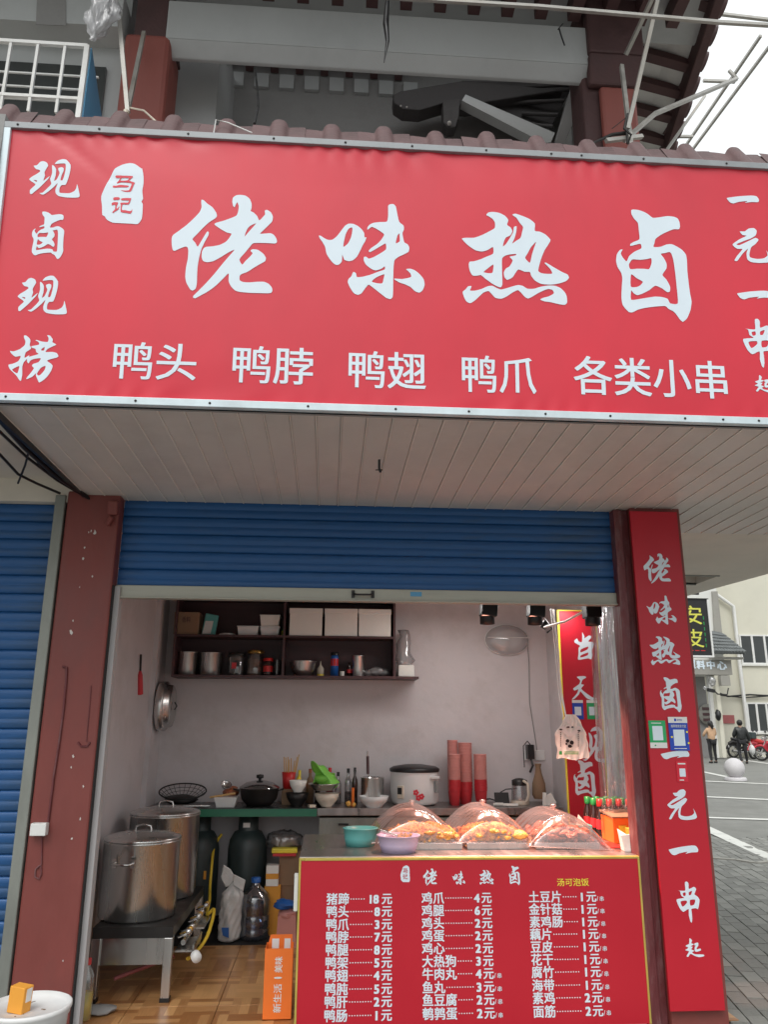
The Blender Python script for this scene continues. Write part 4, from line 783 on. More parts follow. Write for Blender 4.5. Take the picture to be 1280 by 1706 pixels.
# ================================================================ COUNTER
CT = .86
tc_ = thing('serving_counter', 'front serving counter with a stainless steel top behind the red price list', 'counter', (.82,.4,0))
b = B(); b.box(-.12,1.77,0.0,.84,.0,.80); part('cabinet', b, M['whitep'], tc_)
b = B(); b.box(-.141,1.785,-.002,.87,.80,CT); b.box(1.786,2.06,.22,1.15,.80,CT-.002); part('steel_top', b, M['steelb'], tc_, bevel=.004)
b = B(); q = atY(493,1487,0); b.box(-.165,-.143,.0,.03,atY(493,1518,0).z,atY(493,1455,0).z); part('white_bracket', b, M['whitep'], tc_, bevel=.003)
# trays with food and covers
def food_heap(t_x0, t_x1, y0, y1, kind, n):
    b = B()
    for k in range(n):
        x = rnd.uniform(t_x0+.03, t_x1-.03); y = rnd.uniform(y0+.03, y1-.04); u = (x-(t_x0+t_x1)/2)/((t_x1-t_x0)/2)
        z = CT+.025+rnd.random()*.085*(1-.6*u*u)
        if kind == 'strip':
            a = rnd.uniform(-.6,.6)+(math.pi if rnd.random() < .5 else 0); l = rnd.uniform(.03,.07); p = [(x+l*(s-.5)*math.cos(a), y+l*(s-.5)*math.sin(a), z+.012*math.sin(s*9+k)) for s in (0,.33,.66,1)]
            b.tube(p, rnd.uniform(.006,.014), 5)
        else:
            b.ball((x,y,z), rnd.uniform(.014,.03), 8, 6, sz=rnd.uniform(.5,.9), jit=.45, sx=rnd.uniform(.8,1.6))
    return b
def cover_mesh(x0, x1, y0, y1, z0, h, tilt=0):
    b = B(); cx = (x0+x1)/2; hw = (x1-x0)/2
    def f(u, v):
        # u across (0..1), v front to back
        a = 2*u-1; w_ = 2*v-1
        rx = math.copysign(abs(a)**.9, a)
        z = h*max(0, 1-abs(rx)**1.9)**.93*max(0, 1-abs(w_)**8)**.5
        z *= 1+.025*math.cos(v*math.pi*14)*(abs(w_) < .9)
        x = cx+rx*hw; y = y0+v*(y1-y0)
        return (x, y, z0+z+tilt*(x-cx))
    b.grid(f, 36, 56); return b
specs = [(.505,.815,.20,.62,.335,.775,.12,.66,'plump yellow skewers','strip','food1',0),
         (.835,1.215,.20,.62,.755,1.25,.215,.86,'golden shredded snacks','strip','food3',0),
         (1.245,1.64,.19,.60,1.185,1.70,.13,.80,'brown braised duck pieces','chunk','food2',-.05)]
specs[0] = (.40,.815,.20,.62,.275,.815,.215,.84,'yellow skewers','strip','food1',0)
for i_, (x0,x1,y0,y1,c0_,c1_,cy0,cy1,fl_,kind,fm,tl_) in enumerate(specs):
    lab = ('left','middle','right')[i_]
    t = thing('food_tray', f'{lab} stainless tray of {fl_} on the front counter', 'tray', ((x0+x1)/2,(y0+y1)/2,CT), 'trays of hot food on the counter')
    b = B(); h_ = .038
    o4 = [(x0,y0),(x1,y0),(x1,y1),(x0,y1)]; i4 = [(x0+.012,y0+.012),(x1-.012,y0+.012),(x1-.012,y1-.012),(x0+.012,y1-.012)]
    vs = [(x,y,CT+h_) for x,y in o4]+[(x,y,CT+h_) for x,y in i4]+[(x,y,CT+.004) for x,y in i4]+[(x+ (.006 if x<(x0+x1)/2 else -.006),y+(.006 if y<(y0+y1)/2 else -.006),CT+.001) for x,y in o4]
    fs = [(k,(k+1)%4,4+(k+1)%4,4+k) for k in range(4)]+[(4+k,4+(k+1)%4,8+(k+1)%4,8+k) for k in range(4)]+[(8,9,10,11)]+[((k+1)%4,k,12+k,12+(k+1)%4) for k in range(4)]
    b.add(vs, fs); part('tray_pan', b, M['steel'], t, bevel=.002)
    fb = food_heap(x0, x1, y0, y1, kind, 560 if kind == 'strip' else 300)
    solo('braised_food', fb, M[fm], f'heap of {fl_} in the {lab} tray under its clear cover', 'food', stuff=True)
    if i_ < 2:
        f2 = food_heap(x0+.02 if i_ else x0+.15, x1-.02, y0, y1-.05, 'chunk', 130)
        solo('braised_food_pieces', f2, M['food3' if i_ == 0 else 'food1'], f'small lumps mixed into the {fl_} of the {lab} tray', 'food', stuff=True)
    t = thing('food_cover', f'{lab} clear plastic food cover with a knob over the tray of {fl_}', 'food cover', ((c0_+c1_)/2,(cy0+cy1)/2,CT), 'clear food covers on the counter')
    ch = .178 if i_ < 2 else .18; zb = CT+(.036 if i_ < 2 else .014)
    part('clear_shell', cover_mesh(c0_, c1_, cy0, cy1, zb, ch, tl_), M['dome'], t)
    b = B(); rim = [(c0_,cy0),(c1_,cy0),(c1_,cy1),(c0_,cy1),(c0_,cy0)]; b.tube([(x,y,zb+.004+tl_*(x-(c0_+c1_)/2)) for x,y in rim], .004, 5); part('rim', b, M['dome'], t)
    kx = (c0_+c1_)/2; b = B(); b.lathe([(.012,0),(.009,.014),(.02,.022),(.02,.03),(.012,.036),(0,.037)], (kx,(cy0+cy1)/2,zb+ch-.002), 14); part('knob', b, M['dome'], t)
b = B()
for k in range(34):
    a = rnd.uniform(.15,.5); x = rnd.uniform(.52,.64); y = rnd.uniform(.25,.5); z = CT+.05+rnd.random()*.02; l = rnd.uniform(.14,.19)
    b.tube([(x,y,z),(x-l*math.cos(a),y+rnd.uniform(-.03,.03),z+l*math.sin(a)*.55)], .0017, 5)
solo('bamboo_skewers', b, M['wood'], 'bamboo skewer sticks pointing up to the left in the left food tray', 'skewers', stuff=True)
# bowls
def bowl(name, px_, py_, r0_, r1_, h, m, label, zb=CT, rim=.006, oval=1.15):
    c_ = atZ(px_, py_, zb); t = thing(name, label, 'bowl', (c_.x, c_.y+r0_, zb))
    b = B(); b.lathe([(0,.002),(r0_,.002),(r0_+.01,.0),((r0_+r1_)/2+.008,h*.45),(r1_,h),(r1_+rim,h+.002),(r1_+rim,h-.003),(r1_-.004,h-.006),((r0_+r1_)/2,h*.45),(r0_,.008),(0,.008)], (c_.x,c_.y+r0_,zb), 32, sx=oval); part('bowl_body', b, M[m], t); return t, c_
bowl('plastic_bowl', 601, 1411, .066, .088, .10, 'teal', 'teal plastic bowl on the counter at the left of the food covers')
t_, c_ = bowl('plastic_bowl', 666, 1422, .075, .105, .09, 'lav', 'lavender plastic bowl at the front edge of the counter, in front of the left cover')
b = B(); b.tube([(c_.x-.11,c_.y+.06,CT+.115),(c_.x-.02,c_.y+.09,CT+.085)], [.012,.004], 6); b.tube([(c_.x-.115,c_.y+.075,CT+.12),(c_.x-.01,c_.y+.10,CT+.08)], [.005,.009], 6); solo('steel_tongs', b, M['steel'], 'small steel tongs resting across the lavender bowl', 'tongs')
# right end: bottles, boxes
BX = [(1.80+.05*i, .98-.02*i+.0*j) for i in range(4) for j in (0,)]
base = None; k = 0
def bottle_parts(t, x, y, z, capm):
    b = B(); b.lathe([(.0,0),(.028,.0),(.030,.01),(.030,.13),(.026,.15),(.012,.19),(.011,.20)], (x,y,z), 14); part('bottle_body', b, M['sauce'], t)
    b = B(); b.lathe([(.0305,.05),(.0305,.11)], (x,y,z), 14, cap=False); part('bottle_label', b, M['cupred'], t)
    b = B(); b.lathe([(.018,.19),(.02,.195),(.02,.235),(.0,.238)], (x,y,z), 12); part('cap', b, M[capm], t)
bi = 0
for row, (yy, capm, cn) in enumerate(((.88,'greenp','green'),(.79,'greenp','green'),(.70,'redp','red'))):
    for i_ in range(4):
        x = 1.80+.066*i_+row*.012
        t = thing('drink_bottle', f'dark drink bottle, {cn} cap, {("at the left end","second from the left","third from the left","at the right end")[i_]} of the {("rear","middle","front")[int(yy<.85)+int(yy<.75)]} bottle row', 'bottle', (x,yy,CT), f'bottles with {cn} caps at the right end of the counter')
        bottle_parts(t, x, yy, CT-.002, capm)
p = atY(1030,1400,.45)
t = thing('snack_carton', 'orange and brown carton at the right end of the counter beside the bottles', 'carton', (1.90,.5,CT))
b = B(); b.box(1.80,1.98,.40,.62,CT,CT+.15); part('carton_body', b, M['orange'], t, bevel=.003)
b = B(); b.hexa([(1.795,.39,CT+.15),(1.985,.39,CT+.15),(1.985,.63,CT+.165),(1.795,.63,CT+.165)], [(1.795,.39,CT+.158),(1.985,.39,CT+.158),(1.985,.63,CT+.175),(1.795,.63,CT+.175)]); part('lid_flap', b, M['card'], t)
b = B(); b.obox((1.86,.3985,CT+.08), (.05,.002,.05)); part('yellow_label', b, M['yellowtext'], t)
b = B(); b.box(1.86,1.95,.27,.36,CT+.0,CT+.10); solo('tea_box', b, M['orangel'], 'small yellow orange box in front of the orange carton, next to the worn steel guide', 'box', bevel=.003)
b = B(); b.hexa([(1.75,.10,CT),(1.80,.08,CT),(1.82,.16,CT),(1.76,.18,CT)], [(1.735,.10,CT+.09),(1.80,.09,CT+.10),(1.82,.17,CT+.07),(1.74,.17,CT+.12)]); solo('paper_bag', b, M['foam'], 'small crumpled white paper bag at the front right corner of the counter', 'bag', bevel=.004)
b = B(); b.box(1.70,1.80,.22,.42,CT+.001,CT+.006); solo('red_leaflet', b, M['redp'], 'flat bright red leaflet on the counter in front of the orange carton', 'leaflet')
t = thing('tissue_box', 'teal box with a white tissue sticking out beside the bottles', 'tissue box', (1.72,.78,CT))
b = B(); b.box(1.66,1.78,.74,.84,CT,CT+.065); part('box_body', b, M['teal'], t, bevel=.003)
b = B(); b.add([(1.68,.78,CT+.065),(1.76,.78,CT+.065),(1.75,.80,CT+.07),(1.70,.78,CT+.13)], [(0,1,3),(1,2,3),(2,0,3)]); part('tissue', b, M['foam'], t)
# hanging white bag with print
Yb = .9
t = thing('hanging_shopping_bag', 'white shopping bag with green and black print hanging in front of the inner banner', 'shopping bag', atY(948,1262,Yb))
pts = [(931,1203),(925,1218),(923,1262),(977,1265),(977,1222),(969,1208),(958,1200),(950,1189),(942,1192),(938,1200)]
b = B(); q0 = atY(950,1190,Yb); zb0 = atY(950,1264,Yb).z; H_ = q0.z-zb0
def bagsheet(side):
    def f(u, v):
        w = .112*(1 if v < .55 else max(.16, 1-(v-.55)*1.55)); w *= 1+.03*math.sin(v*23)
        th = .022*math.sin(math.pi*u)**.5*(1-.5*v)
        return (q0.x+(u-.5)*2*w+.006*math.sin(v*9), Yb-side*th+.006*math.sin(u*14+v*11)*math.sin(v*7+1)-(.012 if side < 0 else 0)+.004*math.sin(u*31-v*17), zb0+v*H_+.006*math.sin(u*9)*(1-v))
    return f
b.grid(bagsheet(1), 26, 22); b.grid(bagsheet(-1), 26, 22); part('bag_sheet', b, M['foam'], t)
b = B(); P_ = [atY(x_,y_,Yb-.026) for x_,y_ in ((938,1200),(952,1208),(946,1190))]; b.slab(P_, (0,.004,0)); P_ = [atY(x_,y_,Yb-.024) for x_,y_ in ((930,1214),(950,1228),(972,1218),(964,1208),(951,1222),(938,1207))]; b.slab(P_, (0,.003,0)); part('folded_handles', b, M['whitep'], t, fixn=True)
b = B()
for q in ((947,1211,3,1.5),(954,1211,2.5,1.5),(935,1215,3,1.5),(965,1217,3,1.5),(946,1234,4,3),(953,1237,4,4),(950,1243,4,3),(944,1239,2,2)):
    p = atY(q[0],q[1],Yb-.034); b.add([(p.x+q[2]*.0045*math.cos(a*math.pi/4)*rnd.uniform(.7,1), p.y, p.z+q[3]*.0045*math.sin(a*math.pi/4)*rnd.uniform(.7,1)) for a in range(8)], [tuple(range(8))])
for k in range(8):
    for x_ in (934.5,964): p = atY(x_,1220+k*3.2,Yb-.032); b.box(p.x-.003,p.x+.003,p.y,p.y+.001,p.z-.004,p.z+.004)
part('black_print', b, M['black'], t)
b = B(); 
for y_ in (1252.5,1255.5):
    p = atY(940,y_,Yb-.034); b.box(p.x,p.x+.105,p.y,p.y+.001,p.z-.003,p.z+.003)
p = atY(935,1254,Yb-.034); b.box(p.x-.012,p.x+.008,p.y,p.y+.001,p.z-.012,p.z+.012); part('green_print', b, M['greenp'], t)

# track lights (real lit lamps aimed at the food)
t0 = thing('lamp_rail', 'thin black rail holding the three spot heads under the shutter', 'rail', (1.4,.45,2.42)); b = B(); b.box(.9,1.95,.44,.47,2.41,2.43); part('rail_bar', b, M['black'], t0)
for i_, x_ in enumerate((1.065,1.388,1.77)):
    t = thing('spot_lamp', ('left','middle','right')[i_]+' black spot head of three, just under the raised shutter', 'spot lamp', (x_,.46,2.41), 'black spot lamps over the counter')
    ry = (.12,.1,-.02)[i_]
    b = B(); b.obox((x_,.45,2.345), (.105,.11,.15), ry=ry); part('housing', b, M['black'], t, bevel=.006)
    m_ = M.setdefault('lampglow', mat('warm_pink_lamp_glow', (1,.6,.5), emit=(1,.42,.30), estr=8))
    b = B(); b.lathe([(.050,0),(.050,.05),(.047,.05),(.047,0)], (x_-.015*ry*8,.45,2.27), 20, ax=(0,0,-1), cap=False); part('hood', b, M['black'], t)
    b = B(); b.lathe([(.038,0),(.0,.001)], (x_-.015*ry*8,.45,2.268), 16, ax=(0,0,-1)); part('lamp_face', b, m_, t)
    li = bpy.data.lights.new('spot_light', 'SPOT'); li.energy = 130; li.color = (1,.50,.38); li.spot_size = R(76); li.spot_blend = .7; li.shadow_soft_size = .04
    lo = bpy.data.objects.new('spot_light', li); COL.objects.link(lo); lo.location = (x_-.3,.42,2.20)
    lo.parent = None; lo.rotation_euler = (R(-4),R(-8),0)

t = thing('tube_lamp', 'lit white tube lamp, right end just visible under the shutter above the inner banner, unseen left part added for light', 'tube lamp', (1.75,1.0,2.44))
M['tube'] = mat('lit_tube', (1,1,1), emit=(1,.97,.94), estr=3)
b = B(); b.tube([(.72,1.50,2.545),(1.93,1.02,2.452)], .014, 10); part('tube', b, M['tube'], t)  # unseen left stretch added above the shutter line to brighten the room
b = B(); b.tube([(.70,1.51,2.585),(1.95,1.01,2.490)], .022, 4); part('lamp_body', b, M['whitep'], t)
li = bpy.data.lights.new('tube_light', 'AREA'); li.shape = 'RECTANGLE'; li.size = 1.25; li.size_y = .03; li.energy = 8; li.color = (1,.96,.93)
lo = bpy.data.objects.new('tube_light', li); COL.objects.link(lo); lo.location = (1.325,1.26,2.475); lo.rotation_euler = (0, R(4.3), R(-21.6))
# plastic curtain on the right side opening
def curt(u, v):
    y = .10+u*1.12; z = .60+v*1.84
    a = u*2*math.pi
    d = .022*math.sin(a*7+1.5*math.sin(v*4))+.010*math.sin(a*17+v*6)+.008*math.sin(v*9+a)
    pull = .12*math.exp(-((u-.95)/.25)**2)*(math.sin(v*3.1))
    return (2.06+d-pull*.3, y+.012*math.sin(a*9+v*5), z)
b = B(); b.grid(curt, 150, 50); solo('plastic_curtain', b, M['curtain'], 'clear wrinkled plastic curtain hanging at the right side opening', 'curtain')
def curt2(u, v):
    x = 1.80+u*.20; z = .90+v*1.52; a = u*2*math.pi
    return (x+.06*(1-v)*(u-.3), .55+.03*math.sin(a*2.5+v*3)+.012*math.sin(a*7-v*6), z)
b = B(); b.grid(curt2, 60, 40); solo('plastic_curtain_fold', b, M['fold'], 'gathered fold of clear plastic curtain in front of the inner banner', 'curtain')
b = B(); b.tube([(1.62,1.1,2.28),(1.72,.9,2.30),(1.86,.7,2.38),(1.93,.55,2.43)], .009, 6); solo('white_conduit', b, M['whitep'], 'white tube running up to the ceiling above the inner banner', 'tube')
b = B(); 
for (xa, sw) in ((1.69,.0),(1.705,.012),(1.715,-.01)): b.tube([(xa-.02,1.08,2.42),(xa+sw,1.08,2.1),(xa+.005,1.07,1.8),(xa+.01+sw*.3,1.0,1.62)], .0035, 5)
solo('hanging_white_wires', b, M['whitep'], 'white wires hanging beside the yellow edge of the inner banner', 'wires')
b = B(); b.ball((1.63,1.12,2.30), .03, 8, 6, jit=.5); b.tube([(1.60,1.12,2.28),(1.63,1.1,2.34),(1.68,1.1,2.27),(1.64,1.1,2.24)], .008, 6); solo('black_wire_knot', b, M['black'], 'knot of black wire on the wall at the top left of the inner banner', 'wire')

# ================================================================ BACK WALL ITEMS
WY = 2.3
# shelf unit
sf = thing('wall_shelf', 'dark walnut wall shelf with two rows of boxes, pots and jars on the back wall', 'shelf', (-.3,2.15,1.94))
SX0_, SX1_, SY = -1.315, .565, 2.0
zs = (1.955, 2.29, 2.60)
b = B(); b.box(SX0_,.765,SY,WY-.002,zs[0]-.02,zs[0]); part('bottom_board', b, M['maroon'], sf, bevel=.001)
b = B(); b.box(SX0_+.018,SX1_-.018,SY+.004,WY-.02,zs[1]-.018,zs[1]); part('middle_board', b, M['maroon'], sf)
b = B(); b.box(SX0_+.018,SX1_-.018,SY+.004,WY-.02,zs[2],zs[2]+.018); part('top_board', b, M['maroon'], sf)
for x_ in (SX0_, -.40, SX1_-.018): b = B(); b.box(x_,x_+.018,SY+.002,WY-.02,zs[0],zs[2]+.018); part('upright', b, M['maroon'], sf)
b = B(); b.box(SX0_,SX1_,WY-.02,WY-.003,zs[0],zs[2]+.018); part('back_panel', b, M['maroon'], sf)
def wx(px_, Y=2.1): return atY(px_, 1060, Y).x
def cyl(name, px0, px1, z, h, m, label, cat, Y=2.14, prof=None, lidm=None, extra=None, group=None):
    x0 = wx(px0, Y-.05); x1 = wx(px1, Y-.05); c_ = ((x0+x1)/2, Y, z); r_ = (x1-x0)/2
    t = thing(name, label, cat, c_, group)
    b = B(); b.lathe([(0,0),(r_*.96,0),(r_,.006),(r_,h),(r_*1.04,h+.003),(r_*1.04,h+.009),(r_*.95,h+.009),(r_*.95,.01),(0,.01)] if not prof else [(r_*a, h*c2) for a, c2 in prof], c_, 22); part('body', b, M[m], t)
    if lidm: b = B(); b.lathe([(r_*1.03,h),(r_*1.03,h+.02),(r_*.9,h+.026),(0,h+.028)], c_, 22); part('lid', b, M[lidm], t)
    return t, c_, r_
z1 = zs[0]+.001; z2 = zs[1]+.001
t = thing('cardboard_box', 'brown cardboard box at the left end of the upper shelf', 'box', (wx(311),2.12,z2)); b = B(); b.box(wx(291),wx(332),2.03,2.24,z2,z2+.19); part('box_body', b, M['card'], t, bevel=.003)
b = B(); fit_text(b, '香料', planeY(2.03,.001), wx(304), wx(318), z2+.10, z2+.15, .01); part('lettering', b, M['maroon'], t)
t = thing('flour_packet', 'teal and white packet leaning on the upper shelf beside the brown box', 'packet', (wx(347),2.1,z2))
b = B(); b.hexa([(wx(336),2.06,z2),(wx(358),2.06,z2),(wx(358),2.14,z2),(wx(336),2.14,z2)], [(wx(341),2.08,z2+.19),(wx(363),2.08,z2+.17),(wx(363),2.10,z2+.17),(wx(341),2.10,z2+.19)]); part('packet_body', b, M['teal'], t, bevel=.008)
b = B(); b.hexa([(wx(338),2.052,z2+.01),(wx(352),2.052,z2+.01),(wx(352),2.056,z2+.01),(wx(338),2.056,z2+.01)], [(wx(342),2.066,z2+.12),(wx(355),2.066,z2+.12),(wx(355),2.072,z2+.12),(wx(342),2.072,z2+.12)]); part('white_label', b, M['whitep'], t)
b = B(); b.lathe([(0,0),(.07,0),(.072,.012),(.06,.02),(0,.02)], (wx(378),2.12,z2), 20); solo('spare_lid', b, M['wplastic'], 'flat pale lid lying on the upper shelf left of the white tub', 'lid')
def tub(px0, px1, z, h, label, m='wplastic'):
    b = B(); x0, x1 = wx(px0), wx(px1); c_ = (x0+x1)/2
    b.hexa([(x0+.01,2.05,z),(x1-.01,2.05,z),(x1-.01,2.2,z),(x0+.01,2.2,z)], [(x0,2.04,z+h),(x1,2.04,z+h),(x1,2.21,z+h),(x0,2.21,z+h)]); b.box(x0-.004,x1+.004,2.035,2.215,z+h,z+h+.01); return solo('plastic_tub', b, M[m], label, 'tub', bevel=.003)
tub(396,431,z2,.07,'single white plastic tub on the upper shelf'); tub(434,466,z2,.07,'lower of the two stacked white tubs on the upper shelf'); tub(433,466,z2+.082,.085,'upper of the two stacked white tubs on the upper shelf, frosted','foam')
t, c_, r_ = cyl('small_bottle', 468, 475, z2, .09, 'greenp', 'small green bottle squeezed beside the stacked white tubs', 'bottle', prof=[(0,0),(1,0),(1,.6),(.4,.8),(.4,1),(0,1)]); b = B(); b.lathe([(r_*1.02,.02),(r_*1.02,.05)], c_, 14, cap=False); part('label', b, M['yellowtext'], t)
for i_, (a, c2) in enumerate(((481,537),(540,596),(597,652))):
    b = B(); x0, x1 = wx(a, 2.02), wx(c2, 2.02); b.box(x0+.004,x1-.004,2.015,2.25,z2,z2+.20); b.box(x0,x1,2.01,2.255,z2+.19,z2+.235)
    solo('foam_box', b, M['foam'], ('left','middle','right')[i_]+' one of the three white foam boxes on the upper shelf', 'foam box', 'white foam boxes on the upper shelf', bevel=.004)
cyl('steel_canister', 297, 331, z1, .185, 'steel', 'steel canister at the left end of the lower shelf', 'canister'); cyl('steel_canister', 334, 371, z1, .18, 'steel', 'wider darker steel canister second from the left on the lower shelf', 'canister')
t, c_, r_ = cyl('glass_jar', 381, 409, z1, .17, 'glass', 'dark glass jar with a red patch on the lower shelf', 'jar', prof=[(0,0),(.95,0),(1,.1),(1,.85),(.9,.95),(.9,1),(0,1)], lidm='iron'); b = B(); b.lathe([(r_*.93,.004),(r_*.93,.12),(0,.12)], c_, 18); part('contents', b, M['sauce'], t); b = B(); b.obox((c_[0]-.01,c_[1]-r_-.002,c_[2]+.08), (.04,.003,.05)); part('red_label', b, M['cupred'], t)
t, c_, r_ = cyl('glass_jar', 413, 440, z1, .19, 'glass', 'tall glass jar with a golden lid on the lower shelf', 'jar', prof=[(0,0),(.95,0),(1,.1),(1,.85),(.8,.95),(.8,1),(0,1)], lidm='gold'); b = B(); b.lathe([(r_*.93,.004),(r_*.93,.14),(0,.14)], c_, 18); part('contents', b, M['card'], t)
t, c_, r_ = cyl('sauce_jar', 440, 456, z1, .12, 'sauce', 'small red sauce jar beside the golden lidded jar', 'jar', prof=[(0,0),(.95,0),(1,.1),(1,.85),(.8,.95),(.8,1),(0,1)], lidm='redp', Y=2.08); b = B(); b.lathe([(r_*1.02,.03),(r_*1.02,.08)], c_, 14, cap=False); part('label', b, M['redp'], t)
cyl('drinking_glass', 457, 469, z1, .13, 'glass', 'small clear glass left of the shelf divider', 'glass')
b = B(); x0, x1 = wx(484), wx(529); rr_ = (x1-x0)/2; b.lathe([(0,0),(rr_*.6,0),(rr_*.85,.05),(rr_,.12),(rr_*1.02,.125),(rr_*.97,.12),(rr_*.8,.05),(rr_*.5,.01),(0,.01)], ((x0+x1)/2,2.13,z1), 26); solo('steel_bowl', b, M['steel'], 'shiny steel bowl right of the shelf divider on the lower shelf', 'bowl')
t, c_, r_ = cyl('squeeze_bottle', 530, 541, z1, .13, 'cream', 'pointed squeeze bottle on the lower shelf between bowl and spray can', 'bottle', prof=[(0,0),(1,0),(1,.5),(.25,.75),(.1,1),(0,1)]); b = B(); b.lathe([(r_*1.02,.0),(r_*1.02,.02)], c_, 14, cap=False); part('base_band', b, M['yellowtext'], t)
t, c_, r_ = cyl('spray_can', 552, 565, z1, .18, 'bluep', 'red and blue spray can with black cap on the lower shelf', 'can', prof=[(0,0),(1,0),(1,.9),(.8,1),(0,1)], lidm='black'); b = B(); b.lathe([(r_*1.02,.09),(r_*1.02,.15)], c_, 14, cap=False); part('red_band', b, M['redp'], t)
t, c_, r_ = cyl('soy_bottle', 579, 587, z1, .12, 'sauce', 'small dark bottle with a red label left of the tall shelf pot', 'bottle', prof=[(0,0),(1,0),(1,.6),(.4,.8),(.4,1),(0,1)]); b = B(); b.lathe([(r_*1.03,.03),(r_*1.03,.06)], c_, 14, cap=False); part('label', b, M['redp'], t)
cyl('steel_pot', 587, 609, z1, .17, 'steel', 'tall narrow steel pot near the right of the lower shelf', 'pot')
cyl('small_cup', 568, 575, z1, .03, 'foam', 'tiny white cup on the lower shelf right of the spray can', 'cup', Y=2.06)
b = B()
for q in ((615,.04),(628,.055),(640,.045)): b.ball((wx(q[0]),2.12,z1+q[1]*.8), q[1], 12, 8, sz=.75, jit=.25, sx=1.4)
solo('plastic_wrap_pile', b, M['baggie'], 'pile of crumpled clear plastic at the right of the lower shelf', 'plastic wrap')
b = B(); x0, x1 = wx(663), wx(690); b.obox(((x0+x1)/2,2.14,z1+.05), (x1-x0,.14,.10), taper=.95); solo('white_packets', b, M['foam'], 'low white packet at the outer end of the bottom shelf board', 'packet', bevel=.01)
b = B(); b.lathe([(.065,.0),(.085,.04),(.06,.10),(.065,.18),(.045,.25),(.05,.30),(0,.29)], (wx(675),2.15,z1+.105), 16); b.v = [(x+.012*math.sin(z*60+y*30), y, z) for x, y, z in b.v]; b2 = b; solo('bag_roll', b, M['baggie'], 'standing roll of clear plastic bags at the outer end of the shelf', 'plastic bags')
# sieve on left pilaster, scraper
t = thing('hanging_steamer_lid', 'round dented steel steamer lid hanging edge-on near the back left corner', 'lid', (-1.42,2.05,1.7))
c_ = Vector((-1.41,2.12,1.70)); rr_ = abs(atY(289,1141,2.1).z-atY(289,1225,2.1).z)/2
b = B(); b.lathe([(rr_*.98,0),(rr_,.004),(rr_,.05),(rr_*.94,.06),(rr_*.86,.064),(rr_*.84,.10),(rr_*.5,.115),(0,.12)], c_, 40, ax=(1,-.02,0)); part('lid_disc', b, M['steel'], t)
b = B(); b.tube([c_+Vector((.13,-.05,-.03)), c_+Vector((.15,-.06,0)), c_+Vector((.13,-.05,.03))], .006, 6); part('handle', b, M['iron'], t)
t = thing('hanging_scraper', 'dark red handled scraper hanging on the left wall', 'scraper', (-1.46,1.3,1.75))
yy = 1.55; pa = Vector((-1.466,yy,2.03)); 
def atX(px_, py_, X): d = ray(px_, py_); return CAM+d*((X-CAM.x)/d.x)
p0 = atX(235,1090,-1.46); p1 = atX(234,1118,-1.46); p2 = atX(233,1124,-1.46); p3 = atX(233,1156,-1.46)
b = B(); b.tube([p0, p1], .008, 8); part('thin_handle', b, M['black'], t)
b = B(); b.tube([p1, p2, p3], [.009,.022,.026], 8); part('red_blade', b, M['cupred'], t)
b = B(); q0 = atX(181,1114,-1.468); q1 = atX(170,1222,-1.468); b.box(-1.469,-1.466,q0.y-.0,q0.y+.02,q1.z,q0.z); solo('wooden_strip', b, M['gold'], 'ochre wooden strip on the left wall beside the red column', 'strip')
# oval lamp
t = thing('wall_lamp', 'oval translucent wall lamp high on the back wall at right', 'lamp', (1.60,2.25,2.16))
b = B(); b.lathe([(0,.09),(.10,.085),(.165,.06),(.195,.02),(.2,0)], (1.603,2.285,2.302), 40, ax=(0,-1,0), sx=1, sy=1, cap=False)
b.v = [(x, y, 2.302+(z-2.302)*.68) for x, y, z in b.v]; part('lamp_shade', b, M['opal'], t)
b = B(); b.lathe([(0,.03),(.155,.028),(.175,0)], (1.603,2.296,2.29), 36, ax=(0,-1,0)); b.v = [(x, y, 2.29+(z-2.29)*.6) for x, y, z in b.v]; part('lamp_plate', b, M['wplastic'], t)
b = B(); b.tube([(1.603+.2*math.cos(k*math.pi/20), 2.283, 2.302+.136*math.sin(k*math.pi/20)) for k in range(41)], .005, 6); b.tube([(1.41,2.20,2.315),(1.60,2.185,2.315),(1.795,2.20,2.315)], .003, 5); part('rim', b, M['wplastic'], t)
b = B(); b.tube([(1.79,2.28,2.27),(1.80,2.29,2.1),(1.79,2.292,1.75),(1.83,2.292,1.42),(1.845,2.292,1.26)], .004, 5); part('cord', b, M['greyd'], t)
# sockets and plug
for i_, (px_, py_) in enumerate(((882,1258),(900,1258))):
    p = atY(px_, py_, 2.29); t = thing('wall_socket', ('left socket on the back wall with a black adapter plugged in','right socket on the back wall with a cord in it')[i_], 'socket', p)
    b = B(); b.box(p.x-.043,p.x+.043,2.285,2.30,p.z-.043,p.z+.043); part('socket_plate', b, M['wplastic'], t, bevel=.004)
p = atY(883,1252,2.25); b = B(); b.box(p.x-.028,p.x+.028,2.20,2.285,p.z-.06,p.z+.06); b.tube([(p.x,2.22,p.z+.06),(p.x-.03,2.2,p.z+.09),(p.x-.08,2.15,p.z+.05),(p.x-.09,2.1,p.z-.12)], .005, 6); b.tube([(p.x,2.22,p.z-.06),(p.x+.01,2.2,p.z-.11),(p.x-.03,2.15,p.z-.16)], .01, 6); solo('black_adapter', b, M['black'], 'black power adapter with cable in the left wall socket', 'adapter', bevel=.003)

